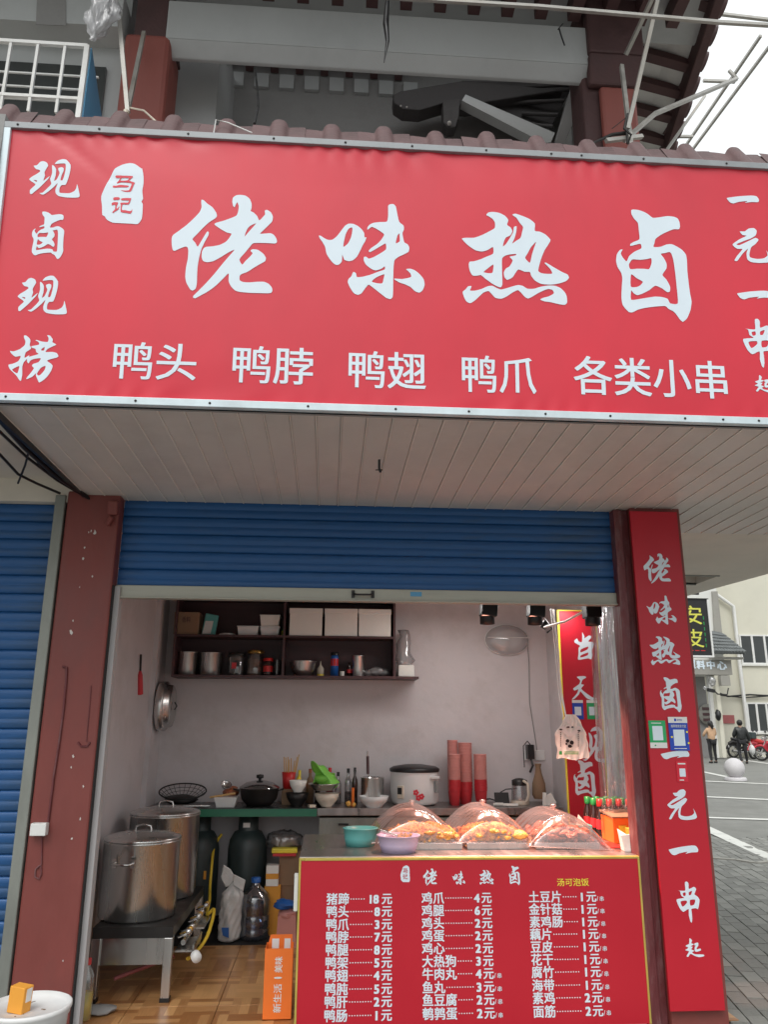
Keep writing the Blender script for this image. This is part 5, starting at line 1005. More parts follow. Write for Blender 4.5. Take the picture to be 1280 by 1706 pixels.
# ================================================================ BACK COUNTER
BT = .925
bc = thing('back_counter', 'black stone back counter with green front edge on the left of the back wall', 'counter', (-.5,2,0))
b = B(); b.box(-1.40,.0,1.82,2.3,BT-.035,BT); part('stone_top', b, M['stone'], bc, bevel=.003)
b = B(); b.box(-1.22,-.07,1.80,1.819,BT-.06,BT-.005); part('green_edge', b, M['green'], bc)
b = B(); b.box(-1.40,1.9,2.2,2.3,.0,.06); part('plinth', b, M['dark'], bc)
bs = thing('steel_work_table', 'steel work table under the rice cooker, right of the green edged counter', 'table', (.9,2,0))
b = B(); b.box(-.068,1.9,1.80,2.29,BT-.055,BT); part('table_top', b, M['steelb'], bs, bevel=.003)
b = B(); b.box(-.05,1.9,1.84,2.28,.1,BT-.075); part('grey_cabinet', b, M['rail'], bs)
b = B(); b.box(.1,.18,1.825,1.84,BT-.13,BT-.115); part('drawer_pull', b, M['black'], bs)
def bx(px_, py_=1320, Y=2.05): return atY(px_, py_, Y)
def bz(py_, Y=2.05): return atY(640, py_, Y).z
# rice cooker
x0, x1 = bx(651).x, bx(731).x; cx_ = (x0+x1)/2; rr_ = (x1-x0)/2
t = thing('rice_cooker', 'big white rice cooker with pink flower print and black rim', 'rice cooker', (cx_,2.06,BT))
b = B(); b.lathe([(0,.012),(rr_*.92,.012),(rr_*.97,.03),(rr_,.12),(rr_,.25),(rr_*.99,.265)], (cx_,2.06,BT), 36); part('body', b, M['wplastic'], t)
b = B(); b.lathe([(rr_*1.03,.26),(rr_*1.05,.275),(rr_*1.04,.285),(rr_*.9,.30),(rr_*.4,.315),(0,.317)], (cx_,2.06,BT), 36); part('black_rim', b, M['black'], t)
b = B(); b.obox((cx_-.13,1.90,BT+.11), (.055,.02,.10), rz=-.6); part('control_panel', b, M['cream'], t, bevel=.004)
b = B(); b.obox((cx_-.136,1.893,BT+.12), (.035,.02,.05), rz=-.6); part('display', b, M['black'], t)
b = B(); b.obox((cx_+.15,1.91,BT+.22), (.09,.03,.02), rz=.6); part('side_handle', b, M['wplastic'], t, bevel=.004)
b = B(); b.obox((cx_+.165,1.915,BT+.15), (.03,.02,.09), rz=.75); part('side_label', b, M['greyd'], t)
b = B()
for (dx, dz) in ((0,.09),(.045,.06),(.02,.05)):
    for a in range(5):
        an = a*2*math.pi/5; px_ = cx_+dx-.01+.014*math.cos(an); pz_ = BT+dz+.02+.014*math.sin(an); yy = 2.06-math.sqrt(max(0,rr_**2-(px_-cx_)**2))-.0025
        b.add([(px_+.011*math.cos(k), yy, pz_+.011*math.sin(k)) for k in (0,1,2,3,4,5)], [tuple(range(6))])
part('flower_print', b, M['vinyl'], t)
for k in (-1,1): b = B(); b.lathe([(.02,0),(.02,.012)], (cx_+k*rr_*.7,2.0,BT), 10); part('foot', b, M['black'], t)
# cup stacks
for i_, (a, c2, zt_, red, Y) in enumerate(((746,764,1.44,.0,2.13),(764,788,1.42,.10,2.1),(748,768,1.33,.12,2.0),(790,812,1.33,.12,2.03))):
    x0, x1 = atY(a,1300,Y).x, atY(c2,1300,Y).x; c_ = ((x0+x1)/2, Y, BT); r_ = (x1-x0)/2; h = zt_-BT
    lb = ('tall pink stack of paper cups at the back left of the cup group','tallest wide stack of pink paper cups, second in the group','short front stack of pink and red paper cups, left','short stack of pink and red paper cups at the right of the group')[i_]
    t = thing('cup_stack', lb, 'cup stack', c_, 'stacks of paper cups beside the rice cooker')
    n_ = int((h-.1)/.012); prof = []
    b = B(); hh = .11
    b.lathe([(0,0),(r_*.72,0),(r_*.92,hh-.012)], c_, 20); part('bottom_cup', b, M['cupred'], t)
    for k in range(n_):
        z_ = hh+k*(h-hh)/n_; m_ = 'cupred' if z_ < red+.08 else 'cup'
        b = B(); b.lathe([(r_*.90,z_-.012),(r_*.93,z_-.002),(r_*1.0,z_),(r_*1.0,z_+.005),(r_*.9,z_+.006)], c_, 16, cap=(k == n_-1)); part('paper_cup', b, M[m_], t)
# kettle, phone, bag
kx = bx(866,1310).x
t = thing('electric_kettle', 'glass and steel electric kettle on the work table near the sockets', 'kettle', (kx,2.05,BT))
b = B(); b.lathe([(0,0),(.075,0),(.078,.01),(.075,.035)], (kx,2.05,BT), 24); part('kettle_base', b, M['cream'], t)
b = B(); b.lathe([(.074,.035),(.072,.09),(.062,.15)], (kx,2.05,BT), 24, cap=False); part('glass_body', b, M['glass'], t)
b = B(); b.lathe([(.064,.15),(.064,.19),(.03,.205),(0,.208)], (kx,2.05,BT), 24); part('lid', b, M['iron'], t)
b = B(); b.tube([(kx+.02,1.99,BT+.19),(kx+.045,1.95,BT+.17),(kx+.05,1.95,BT+.08),(kx+.035,1.975,BT+.03)], .012, 8); part('handle', b, M['cream'], t)
x0 = bx(826).x; b = B(); b.obox((x0+.04,2.0,BT+.05), (.12,.012,.10), rx=-.35); b.obox((x0+.04,2.03,BT+.02), (.02,.08,.03)); solo('card_reader', b, M['black'], 'black tilted payment screen on a stand left of the kettle', 'payment screen', bevel=.004)
b = B(); b.obox((x0+.06,1.95,BT+.01), (.20,.08,.012), rz=-.2); b.obox((x0+.0,1.93,BT+.018), (.07,.04,.012), rz=-.1); solo('paper_slips', b, M['foam'], 'white slips of paper in front of the tilted black screen', 'paper')
b = B(); b.tube([(x0-.12,2.1,BT+.03),(x0-.05,2.05,BT+.045),(x0-.0,2.05,BT+.03)], .006, 6); b.tube([(x0+.05,2.1,BT+.09),(x0+.1,2.1,BT+.115),(x0+.2,2.12,BT+.12)], .005, 6); solo('power_cable', b, M['black'], 'black cord lying between the cups and the kettle', 'cord')
p = bx(903,1300,2.0); b = B(); b.lathe([(.045,0),(.06,.03),(.055,.12),(.03,.20),(.022,.25),(.03,.28)], (p.x,2.1,BT+.04), 14); solo('brown_cloth_bag', b, M['card'], 'small brown cloth bag hanging right of the kettle', 'bag')
b = B(); b.obox((p.x+.005,1.96,BT+.05), (.03,.01,.10), ry=.05); b.obox((p.x+.05,1.97,BT+.04), (.08,.01,.09), ry=-.5); solo('folded_leaflets', b, M['foam'], 'white folded leaflets right of the kettle', 'leaflet')
# back counter items, left to right
def Bp(px_, Y): return atY(px_, 1330, Y).x
t = thing('wire_skimmer', 'black wire mesh skimmer basket standing at the left end of the back counter', 'skimmer', (Bp(303,2.1),2.1,BT))
c_ = Vector((Bp(303,2.1),2.12,BT+.08)); b = B(); rr_ = .19
for k in range(24):
    a = k*2*math.pi/24; b.tube([c_+Vector((rr_*s*math.cos(a), rr_*s*math.sin(a)*.55-.03*(1-s), .075*s*s*1.0+rr_*s*math.sin(a)*.28-.055)) for s in (.1,.4,.7,1)], .0022, 4)
for s in (.3,.5,.7,.85): b.tube([c_+Vector((rr_*s*math.cos(a), rr_*s*math.sin(a)*.55-.03*(1-s), .075*s*s+rr_*s*math.sin(a)*.28-.055)) for a in [k*2*math.pi/24 for k in range(25)]], .002, 4)
part('mesh_basket', b, M['iron'], t)
b = B(); b.tube([c_+Vector((rr_*math.cos(a), rr_*math.sin(a)*.55, .02+rr_*math.sin(a)*.28)) for a in [k*2*math.pi/32 for k in range(33)]], .006, 6); part('rim', b, M['iron'], t)
b = B(); b.ball((c_.x-.01,c_.y,c_.z-.045), .10, 14, 8, sz=.4, jit=.2, sx=1.3); part('contents', b, M['iron'], t)
b = B(); x0, x1 = Bp(262,1.86), Bp(352,1.86); b.tube([(x0,1.86,BT+.012),(x1-.03,1.85,BT+.014),(x1,1.85,BT+.014)], [.009,.011,.003], 8); solo('steel_rod_tool', b, M['steel'], 'long steel handled tool lying along the front of the green edged counter', 'tool')
b = B(); x0, x1 = Bp(358,1.92), Bp(396,1.92); b.hexa([(x0+.02,1.87,BT),(x1-.02,1.87,BT),(x1-.02,2.02,BT),(x0+.02,2.02,BT)], [(x0,1.86,BT+.075),(x1,1.86,BT+.075),(x1,2.03,BT+.075),(x0,2.03,BT+.075)]); solo('white_tub', b, M['wplastic'], 'white plastic tub with a ladle in it, left of the black wok', 'tub', bevel=.004)
t = thing('ladle', 'steel ladle with a wooden handle resting on the white tub', 'ladle', (Bp(378,1.95),1.95,BT+.1))
b = B(); p = (Bp(374,1.98),1.98,BT+.14); b.lathe([(0,0),(.03,.008),(.045,.03),(.047,.034),(.042,.03),(.027,.012),(0,.006)], p, 18, ax=(.3,-.5,.8)); part('cup', b, M['steel'], t)
b = B(); b.tube([(Bp(350,1.9),1.88,BT+.075),(Bp(392,1.9),1.88,BT+.105)], .008, 8); part('wooden_handle', b, M['wood'], t)
b = B(); b.ball((Bp(384,2.02),2.06,BT+.10), .055, 12, 8, sz=.8, jit=.35, sx=1.2); solo('dried_food_heap', b, M['food2'], 'brown dried food behind the ladle next to the wok', 'food')
# wok
x0, x1 = Bp(398,1.98), Bp(464,1.98); cx_ = (x0+x1)/2; rr_ = (x1-x0)/2
t = thing('black_wok', 'black wok with a smoked glass lid and black knob on the back counter', 'wok', (cx_,2.02,BT))
b = B(); b.lathe([(0,0),(rr_*.6,0),(rr_*.9,.05),(rr_,.13),(rr_*1.03,.135),(rr_*.98,.13),(rr_*.85,.05),(0,.01)], (cx_,2.02,BT), 32); part('pan', b, M['iron'], t)
b = B(); b.lathe([(rr_*1.02,.136),(rr_*1.0,.145),(rr_*.7,.175),(rr_*.3,.19),(0,.192)], (cx_,2.02,BT), 32, cap=False); part('glass_lid', b, M['lid'], t)
b = B(); b.lathe([(.012,.19),(.012,.205),(.03,.212),(.03,.235),(0,.24)], (cx_,2.02,BT), 16); part('knob', b, M['black'], t)
b = B(); b.tube([(x0+.0,2.0,BT+.12),(x0-.04,1.99,BT+.125),(x0-.045,1.97,BT+.13),(x0+.005,1.95,BT+.12)], .007, 6); b.tube([(x1,2.0,BT+.12),(x1+.035,1.99,BT+.125),(x1+.035,1.97,BT+.13),(x1-.005,1.95,BT+.12)], .007, 6); part('side_handles', b, M['iron'], t)
# chopstick cup
x_ = Bp(480,2.12); t = thing('red_cup', 'red cup full of wooden chopsticks on the back counter', 'cup', (x_,2.12,BT+.12)); b = B(); b.lathe([(0,0),(.045,0),(.058,.13),(.056,.13),(.043,.01),(0,.01)], (x_,2.12,BT+.12), 20); part('cup_body', b, M['redp'], t); b = B(); b.box(x_-.05,x_+.05,2.07,2.2,BT,BT+.12); part('red_base', b, M['card'], t)
b = B(); 
for (dx, dx2, h) in ((-.03,-.045,.25),(-.015,-.03,.245),(-.005,-.012,.25),(.02,.015,.24),(.03,.045,.22),(.035,.065,.25),(.04,.08,.27),(.0,.0,.23)): b.tube([(x_+dx,2.12,BT+.16),(x_+dx2,2.12,BT+.12+h)], .0045, 5)
solo('chopsticks', b, M['wood'], 'bundle of wooden chopsticks standing in the red cup', 'chopsticks')
# bowls
def simple_bowl(name, px0, px1, Y, z, h, m, label, n=26, foot=.5):
    x0, x1 = Bp(px0, Y), Bp(px1, Y); r_ = (x1-x0)/2; b = B()
    b.lathe([(0,0),(r_*foot,0),(r_*foot,.006),(r_*.85,h*.5),(r_,h),(r_*.97,h),(r_*.8,h*.5),(r_*foot*.9,.012),(0,.012)], ((x0+x1)/2,Y,z), n); return solo(name, b, M[m], label, 'bowl')
simple_bowl('patterned_bowl', 481, 511, 1.98, BT+.105, .09, 'foam', 'white patterned bowl sitting on a dark one below the chopsticks'); simple_bowl('dark_bowl', 476, 514, 1.98, BT, .10, 'iron', 'dark bowl under the white patterned bowl')
b = B(); b.ball((Bp(497,2.2),2.2,BT+.13), .028, 10, 8, sz=3.2); b.lathe([(.012,0),(.012,.06),(0,.06)], (Bp(498,2.2),2.2,BT+.20), 10); solo('oil_bottle', b, M['yellowtext'], 'bottle with a yellow cap behind the white patterned bowl', 'bottle')
simple_bowl('noodle_bowl', 524, 565, 1.92, BT, .10, 'cream', 'cream bowl at the front of the back counter under the steel strainer', foot=.45)
b = B(); x0, x1 = Bp(514,1.95), Bp(563,1.95); r_ = (x1-x0)/2; b.lathe([(0,.0),(r_*.6,.005),(r_,.05),(r_*1.04,.052),(r_*1.04,.058),(r_*.6,.02),(0,.012)], ((x0+x1)/2,1.97,BT+.115), 30); solo('steel_strainer', b, M['steel'], 'wide steel strainer resting on the cream bowl', 'strainer')
b = B(); c_ = (Bp(541,2.05),2.05,BT+.215)
b.grid(lambda u, v: (c_[0]-.10+.2*u+.02*math.sin(v*5), c_[1]-.03+.05*math.sin(u*6+v*3)+.04*v, c_[2]-.045+.16*v-.13*max(0,u-.25)*v-.03*(1-v)*(u)+.012*math.sin(u*13+v*7)), 16, 12); b.ball((c_[0]+.0,c_[1]+.02,c_[2]-.01), .07, 12, 8, sz=.6, jit=.3, sx=1.3)
solo('green_bag', b, M['lime'], 'bright green plastic bag lying on the steel strainer', 'bag', solid=.003)
for (px_, h, m_, cm, cl_, Y, r_) in ((516,.27,'card','food2','brown topped jar left behind the green bag',2.22,.032),(529,.30,'sauce','black','dark bottle with black cap behind the green bag',2.22,.022),(549,.28,'glass','cupred','clear bottle with red cap behind the green bag',2.2,.032),(563,.25,'glass','black','clear bottle with black cap right of the green bag',2.12,.028),(580,.28,'glass','black','clear bottle leaning beside the dark wine shaped bottle',2.1,.03),(591,.29,'sauce','black','slim dark wine shaped bottle left of the steel pot',2.05,.024)):
    x_ = Bp(px_, Y); t = thing('condiment_bottle', cl_, 'bottle', (x_,Y,BT)); b = B(); b.lathe([(0,0),(r_,0),(r_,h*.6),(r_*.85,h*.68),(r_*.38,h*.78),(r_*.36,h*.94)], (x_,Y,BT), 16); part('bottle_body', b, M[m_], t)
    b = B(); b.lathe([(r_*.45,h*.88),(r_*.45,h),(0,h)], (x_,Y,BT), 12); part('cap', b, M[cm], t)
    if m_ == 'glass': b = B(); b.lathe([(0,.004),(r_*.9,.004),(r_*.9,h*.35),(0,h*.35)], (x_,Y,BT), 12); part('contents', b, M['redp' if cm == 'cupred' else 'sauce'], t)
b = B(); x_ = Bp(588,1.95); b.tube([(x_,1.95,BT),(x_,1.95,BT+.14)], .012, 8); solo('orange_bottle', b, M['orange'], 'thin orange bottle in front of the dark wine shaped bottle', 'bottle')
b = B(); b.ball((Bp(581,1.88),1.88,BT+.025), .022, 8, 6, jit=.3); b.ball((Bp(590,1.87),1.87,BT+.02), .016, 8, 6, jit=.3); solo('garlic_cloves', b, M['food1'], 'garlic and ginger bits at the counter edge left of the grey bowl', 'garlic', stuff=True)
b = B(); b.obox((Bp(520,1.86),1.86,BT+.012), (.05,.05,.02), rz=.3); solo('cream_sponge', b, M['cream'], 'small cream sponge beside the cream bowl', 'sponge')
x0, x1 = Bp(601,2.02), Bp(640,2.02); r_ = (x1-x0)/2
t = thing('steel_soup_pot', 'steel soup pot standing in a grey bowl left of the rice cooker', 'pot', ((x0+x1)/2,2.04,BT)); b = B(); b.lathe([(0,0),(r_*.97,0),(r_,.01),(r_,.19),(r_*1.05,.195),(r_*.96,.19),(r_*.95,.015),(0,.012)], ((x0+x1)/2,2.04,BT+.02), 28); part('pot_body', b, M['steel'], t)
t = thing('soup_ladle', 'ladle with a dark wooden handle standing in the steel soup pot', 'ladle', ((x0+x1)/2,2.04,BT+.1)); xh = Bp(612,2.04)
b = B(); b.tube([(xh+.02,2.04,BT+.05),(xh+.005,2.04,BT+.25)], .005, 6); part('shaft', b, M['steel'], t); b = B(); b.tube([(xh+.004,2.04,BT+.24),(xh,2.04,BT+.38)], .012, 8); part('wooden_grip', b, M['maroon'], t); b = B(); b.tube([(xh,2.04,BT+.38),(xh-.002,2.04,BT+.42)], .008, 6); part('hook', b, M['steel'], t)
simple_bowl('grey_bowl', 598, 648, 1.87, BT, .085, 'wplastic', 'pale grey bowl at the table edge in front of the steel soup pot')

# ================================================================ STOVE AND STOCK POTS
st = thing('stove_frame', 'low stainless steel stove frame under the two stock pots', 'stove', (-1.1,.95,0))
FX0, FX1, FY0, FY1, FZ = -1.352, -.885, .46, 1.62, .41
b = B(); b.box(FX0,FX1,FY0,FY1,FZ-.012,FZ); b.box(FX0,FX1,FY0,FY0+.012,FZ-.06,FZ-.012); b.box(FX1-.012,FX1,FY0+.013,FY1,FZ-.06,FZ-.012); part('top_sheet', b, M['iron'], st)
for (x_, y_) in ((FX0,FY0),(FX1-.05,FY0),(FX0,FY1-.05),(FX1-.05,FY1-.05)):
    b = B(); b.box(x_,x_+.05,y_,y_+.05,.03,FZ-.06); part('leg', b, M['steel'], st, bevel=.003)
    b = B(); b.box(x_-.003,x_+.053,y_-.003,y_+.053,0.013,.035); part('rubber_foot', b, M['black'], st)
b = B(); b.box(FX0+.05,FX1-.05,FY0+.02,FY0+.03,.205,FZ-.06); part('front_shield', b, M['steel'], st)
for y_ in (.75,1.25):
    b = B(); b.lathe([(.16,0),(.16,.03),(.1,.035)], (-1.15,y_,FZ-.1), 20); part('burner', b, M['iron'], st)
b = B(); b.tube([(FX1+.04,.6,FZ-.12),(FX1+.04,1.55,FZ-.12)], .016, 8); part('gas_pipe', b, M['steel'], st)
for y_ in (.64,.70,.76,1.02,1.08,1.14,1.32,1.38):
    b = B(); b.tube([(FX1+.0,y_,FZ-.10),(FX1+.05,y_,FZ-.085)], .010, 6); b.lathe([(.014,0),(.017,.02),(.012,.03),(0,.03)], (FX1+.05,y_,FZ-.075), 10, ax=(1,0,.4)); part('valve', b, M['gold' if y_ in (.70,1.08,1.38) else 'steel'], st)
b = B(); b.box(FX1+.0,FX1+.11,.55,.85,FZ-.16,FZ-.15); b.box(FX1+.105,FX1+.115,.55,.85,FZ-.16,FZ-.12); b.box(FX1+.0,FX1+.11,.95,1.25,FZ-.13,FZ-.12); part('drip_tray', b, M['steel'], st)
b = B(); b.lathe([(.03,0),(.03,.05),(0,.05)], (FX1+.13,.52,FZ-.17), 14, ax=(.3,-1,0)); part('white_knob', b, M['wplastic'], st)
b = B(); b.tube([atY(190,1630,.60), atY(290,1592,.80)], .012, 8); part('red_tube', b, M['brick_red'], st)
def stockpot(cx_, cy_, rr_, h, z, label, lift):
    t = thing('stock_pot', label, 'stock pot', (cx_,cy_,z)); b = B()
    b.lathe([(0,0),(rr_*.97,0),(rr_,.012),(rr_,h),(rr_*1.03,h+.006),(rr_*1.02,h+.014),(rr_*.98,h+.01),(rr_*.98,.02),(0,.02)], (cx_,cy_,z), 48); part('pot_body', b, M['steel'], t)
    b = B(); b.lathe([(rr_*1.0,h+.014),(rr_*1.03,h+.02),(rr_*1.0,h+.03),(rr_*.8,h+.045),(rr_*.4,h+.06),(0,h+.064)], (cx_,cy_,z), 48); part('lid', b, M['steel'], t)
    b = B(); b.tube([(cx_-.05,cy_,z+h+.062),(cx_-.045,cy_,z+h+.09),(cx_,cy_,z+h+.1),(cx_+.045,cy_,z+h+.09),(cx_+.05,cy_,z+h+.062)], .007, 8); part('lid_handle', b, M['steel'], t)
    for an in (-1.8, 1.3):
        b = B(); d = Vector((math.cos(an), math.sin(an), 0)); s_ = Vector((-d.y, d.x, 0)); c_ = Vector((cx_,cy_,z+h*.78))+d*rr_
        b.tube([c_-s_*.06, c_-s_*.06+d*.04, c_-s_*.045+d*.055, c_+s_*.045+d*.055, c_+s_*.06+d*.04, c_+s_*.06], .007, 8)
        for k in (-1, 1): b.obox(c_+s_*.06*k+d*.003, (.03,.008,.05), rz=an+math.pi/2)
        part('side_handle', b, M['steel'], t)
    return t
p0 = atY(233,1460,.76); stockpot(p0.x, .76, .236, .43, FZ, 'tall polished steel stock pot in front on the low stove', 0)
p1 = atY(273,1400,1.34); stockpot(p1.x, 1.33, .24, .52, FZ, 'second steel stock pot behind the front one, against the left wall', 0)
# under the counter
def gas(cx_, cy_, rr_, h, label):
    t = thing('gas_cylinder', label, 'gas cylinder', (cx_,cy_,.012)); b = B()
    b.lathe([(rr_*.8,0),(rr_*.8,.04),(rr_*.97,.06),(rr_,.10),(rr_,h*.68),(rr_*.93,h*.76),(rr_*.7,h*.83),(rr_*.3,h*.86),(0,h*.865)], (cx_,cy_,.012), 36); part('tank', b, M['gas'], t)
    b = B(); b.lathe([(rr_*.52,h*.82),(rr_*.5,h),(rr_*.47,h),(rr_*.47,h*.84)], (cx_,cy_,.012), 28, cap=False); part('collar', b, M['gas'], t)
    b = B(); b.lathe([(.02,h*.86),(.02,h*.93),(.035,h*.94),(.035,h*.96),(0,h*.965)], (cx_,cy_,.012), 12); part('valve', b, M['gold'], t)
    return t
g2 = gas(-.62, 2.06, .155, .86, 'dark gas cylinder with a white sticker under the middle of the back counter')
b = B(); b.box(-.655,-.60,1.972,1.975,.765,.80); part('sticker', b, M['whitep'], g2)
g1 = gas(-1.0, 2.06, .155, .86, 'dark gas cylinder with an orange label under the back counter, behind the rear stock pot')
b = B(); b.box(-.935,-.915,1.91,1.913,.40,.46); part('orange_label', b, M['orangel'], g1)
t = thing('water_jug', 'dark blue tinted water jug with a blue cap in front of the gas cylinder', 'water jug', (-.50,1.93,.012)); prof = [(0,0),(.10,0),(.115,.02),(.115,.07),(.108,.08),(.115,.09),(.115,.16),(.108,.17),(.115,.18),(.115,.27),(.10,.31),(.05,.35),(.03,.37),(.028,.40)]
b = B(); b.lathe(prof, (-.52,1.80,.012), 30, cap=False); part('jug_body', b, M['jug'], t)
b = B(); b.lathe([(0,.004),(.095,.004),(.108,.03),(.108,.15),(0,.15)], (-.52,1.80,.012), 24); part('water', b, M['jug'], t)
b = B(); b.lathe([(.034,.385),(.036,.42),(.0,.425)], (-.52,1.80,.012), 16); part('blue_cap', b, M['bluep'], t)
t = thing('grocery_bag', 'white plastic grocery bag standing on the floor left of the water jug', 'plastic bag', (-.70,1.78,.012)); cbx = atY(388,1500,1.72)
def gb(u, v):
    a = u*2*math.pi; w = .078*min(1,v*12+.5)*(1 if v < .8 else max(.12,1-(v-.8)*4.2)); j = 1+.07*math.sin(5*a+v*9)+.06*math.sin(9*a-v*21)+.05*math.sin(17*a+v*13)
    return (cbx.x-.02+w*j*math.cos(a)+.02*v, 1.72+w*.8*j*math.sin(a), .014+v*.40)
b = B(); b.grid(gb, 40, 26); part('bag_body', b, M['bag'], t)
b = B(); P_ = [atY(x_,y_,1.70) for x_,y_ in ((372,1440),(384,1448),(392,1462),(383,1475),(376,1478),(368,1462))]; b.slab(P_, (0,.02,0)); P_ = [atY(x_,y_,1.68) for x_,y_ in ((389,1456),(409,1466),(405,1485),(388,1474))]; b.slab(P_, (0,.02,0)); part('bag_handle', b, M['bag'], t, bevel=.006, fixn=True)
b = B(); P_ = [atY(x_,y_,1.635) for x_,y_ in ((369,1545),(381,1545),(381,1562),(371,1558))]; b.slab(P_, (0,.006,0)); part('blue_print', b, M['bluep'], t, fixn=True)
hose = [atY(369,1390,2.1), atY(357,1410,2.0), atY(353,1440,1.9), atY(350,1475,1.8), atY(349,1500,1.6), Vector((-.80,1.25,.30)), atY(357,1515,1.2), atY(345,1560,.9), atY(322,1590,.72), atY(311,1597,.62)]
pts = []
for i_ in range(len(hose)-1):
    P_ = [hose[max(0,i_-1)], hose[i_], hose[i_+1], hose[min(len(hose)-1,i_+2)]]
    for t_ in (0,.25,.5,.75): pts.append(.5*((2*P_[1])+(P_[2]-P_[0])*t_+(2*P_[0]-5*P_[1]+4*P_[2]-P_[3])*t_*t_+(3*P_[1]-P_[0]-3*P_[2]+P_[3])*t_**3))
b = B(); b.tube(pts, .011, 8); solo('yellow_gas_hose', b, M['yellowp'], 'yellow rubber gas hose curving from the cylinder to the stove valves', 'hose')
# boxes right
def cbox(name, a, c2, Y, d, m, label, cat='box', bev=.003):
    p = atY(*a, Y); q = atY(*c2, Y); b = B(); b.box(p.x,q.x,Y,Y+d,q.z,p.z); return solo(name, b, M[m], label, cat, bevel=bev), p, q
_, p, q = cbox('cardboard_carton', (466,1418),(520,1475), 1.92, .3, 'card', 'brown carton stacked under the back counter behind the orange boxes')
b = B(); b.box(p.x-.02,q.x,1.93,2.2,.012,q.z); solo('cardboard_carton', b, M['card'], 'lower brown carton standing on the floor below the other one', 'box')
b = B(); b.ball((p.x+.03,2.02,p.z+.07), .12, 16, 10, sz=.6, jit=.3, sx=1.2); solo('brown_plastic_bag', b, M['baggie'], 'crumpled brownish plastic bag on top of the brown carton', 'bag')
b = B(); b.ball((p.x+.03,2.02,p.z+.06), .09, 12, 8, sz=.6, jit=.3, sx=1.2); solo('dried_goods', b, M['card'], 'dried goods inside the crumpled bag on the brown carton', 'food')
b = B(); b.obox((p.x+.04,1.90,p.z+.012), (.20,.06,.035), rx=.1); solo('yellow_packet', b, M['yellowtext'], 'yellow packet lying at the top edge of the brown carton', 'packet', bevel=.008)
b = B(); b.obox((p.x+.04,1.895,p.z-.018), (.18,.05,.02)); solo('red_packet', b, M['cupred'], 'flat red packet under the yellow packet', 'packet')
t = thing('small_carton', 'small orange and white carton left of the brown carton', 'box', (p.x-.05,1.85,.4)); pp = atY(444,1442,1.85); qq = atY(463,1476,1.85); b = B(); b.box(pp.x,qq.x,1.85,1.95,qq.z,pp.z); part('carton_body', b, M['foam'], t, bevel=.002); b = B(); b.box(pp.x-.001,qq.x+.001,1.849,1.951,qq.z+(pp.z-qq.z)*.35,qq.z+(pp.z-qq.z)*.62); part('orange_band', b, M['orangel'], t)
b = B(); b.box(pp.x-.01,qq.x+.02,1.86,2.0,.012,qq.z-.001); solo('yellow_carton', b, M['orangel'], 'tall yellow orange carton carrying the small orange and white carton', 'box', bevel=.003)
p = atY(478,1530,1.55); b = B(); b.obox((p.x,1.6,.11), (.15,.14,.22), taper=.85); b.ball((p.x,1.6,.22), .07, 12, 8, sz=.5, jit=.3); solo('rice_bag', b, M['cup'], 'pinkish plastic bag of rice on the floor behind the tall orange box', 'bag', bevel=.02)
b = B(); b.ball((p.x-.02,1.6,.285), .06, 14, 8, sz=.5, jit=.6, sx=1.5); solo('blue_cloth', b, M['bluep'], 'crumpled blue cloth on top of the rice bag', 'cloth')
# tall orange box
t = thing('tall_orange_box', 'tall open orange carton with white lettering standing left of the price list', 'box', (-.26,.25,.012))
a0 = atZ(437,1700,.012); x0, x1 = a0.x+.0, -.165; y0, y1 = a0.y, a0.y+.13; zt_ = atY(445,1580,y0).z
b = B()
for q in ((x0,x1,y0,y0+.004),(x0,x1,y1-.004,y1),(x0,x0+.004,y0+.004,y1-.004),(x1-.004,x1,y0+.004,y1-.004)): b.box(*q,.013,zt_)
b.box(x0,x1,y0,y1,.0125,.018); part('carton_body', b, M['orange'], t)
b = B(); b.hexa([(x0+.01,y1-.004,zt_-.002),(x1-.01,y1-.004,zt_-.002),(x1-.01,y1,zt_-.002),(x0+.01,y1,zt_-.002)], [(x0+.02,y1-.002,zt_+.04),(x1-.01,y1-.002,zt_+.04),(x1-.01,y1+.002,zt_+.04),(x0+.02,y1+.002,zt_+.04)]); part('orange_flap', b, M['orange'], t)
b = B(); b.box(x0+.03,x0+.07,y1-.006,y1-.0045,zt_-.04,zt_+.02); b.box(x0+.10,x0+.135,y1-.006,y1-.0045,zt_-.04,zt_+.02); part('white_flap_panels', b, M['whitep'], t)
b = B(); xm = (x0+x1)/2
def vert(s, z0, z1): 
    f3 = lambda u, v: (xm+.018-v, y0-.0015, u)   # rotated lettering running up the box
    fit_text(b, s, lambda u, v: (xm-.022+.0+(.044-v), y0-.0015, u), z0, z1, 0, .044, .02)
vert('美味', .245, .325); vert('·', .215, .225); vert('新生活', .05, .19); part('lettering', b, M['whitep'], t)

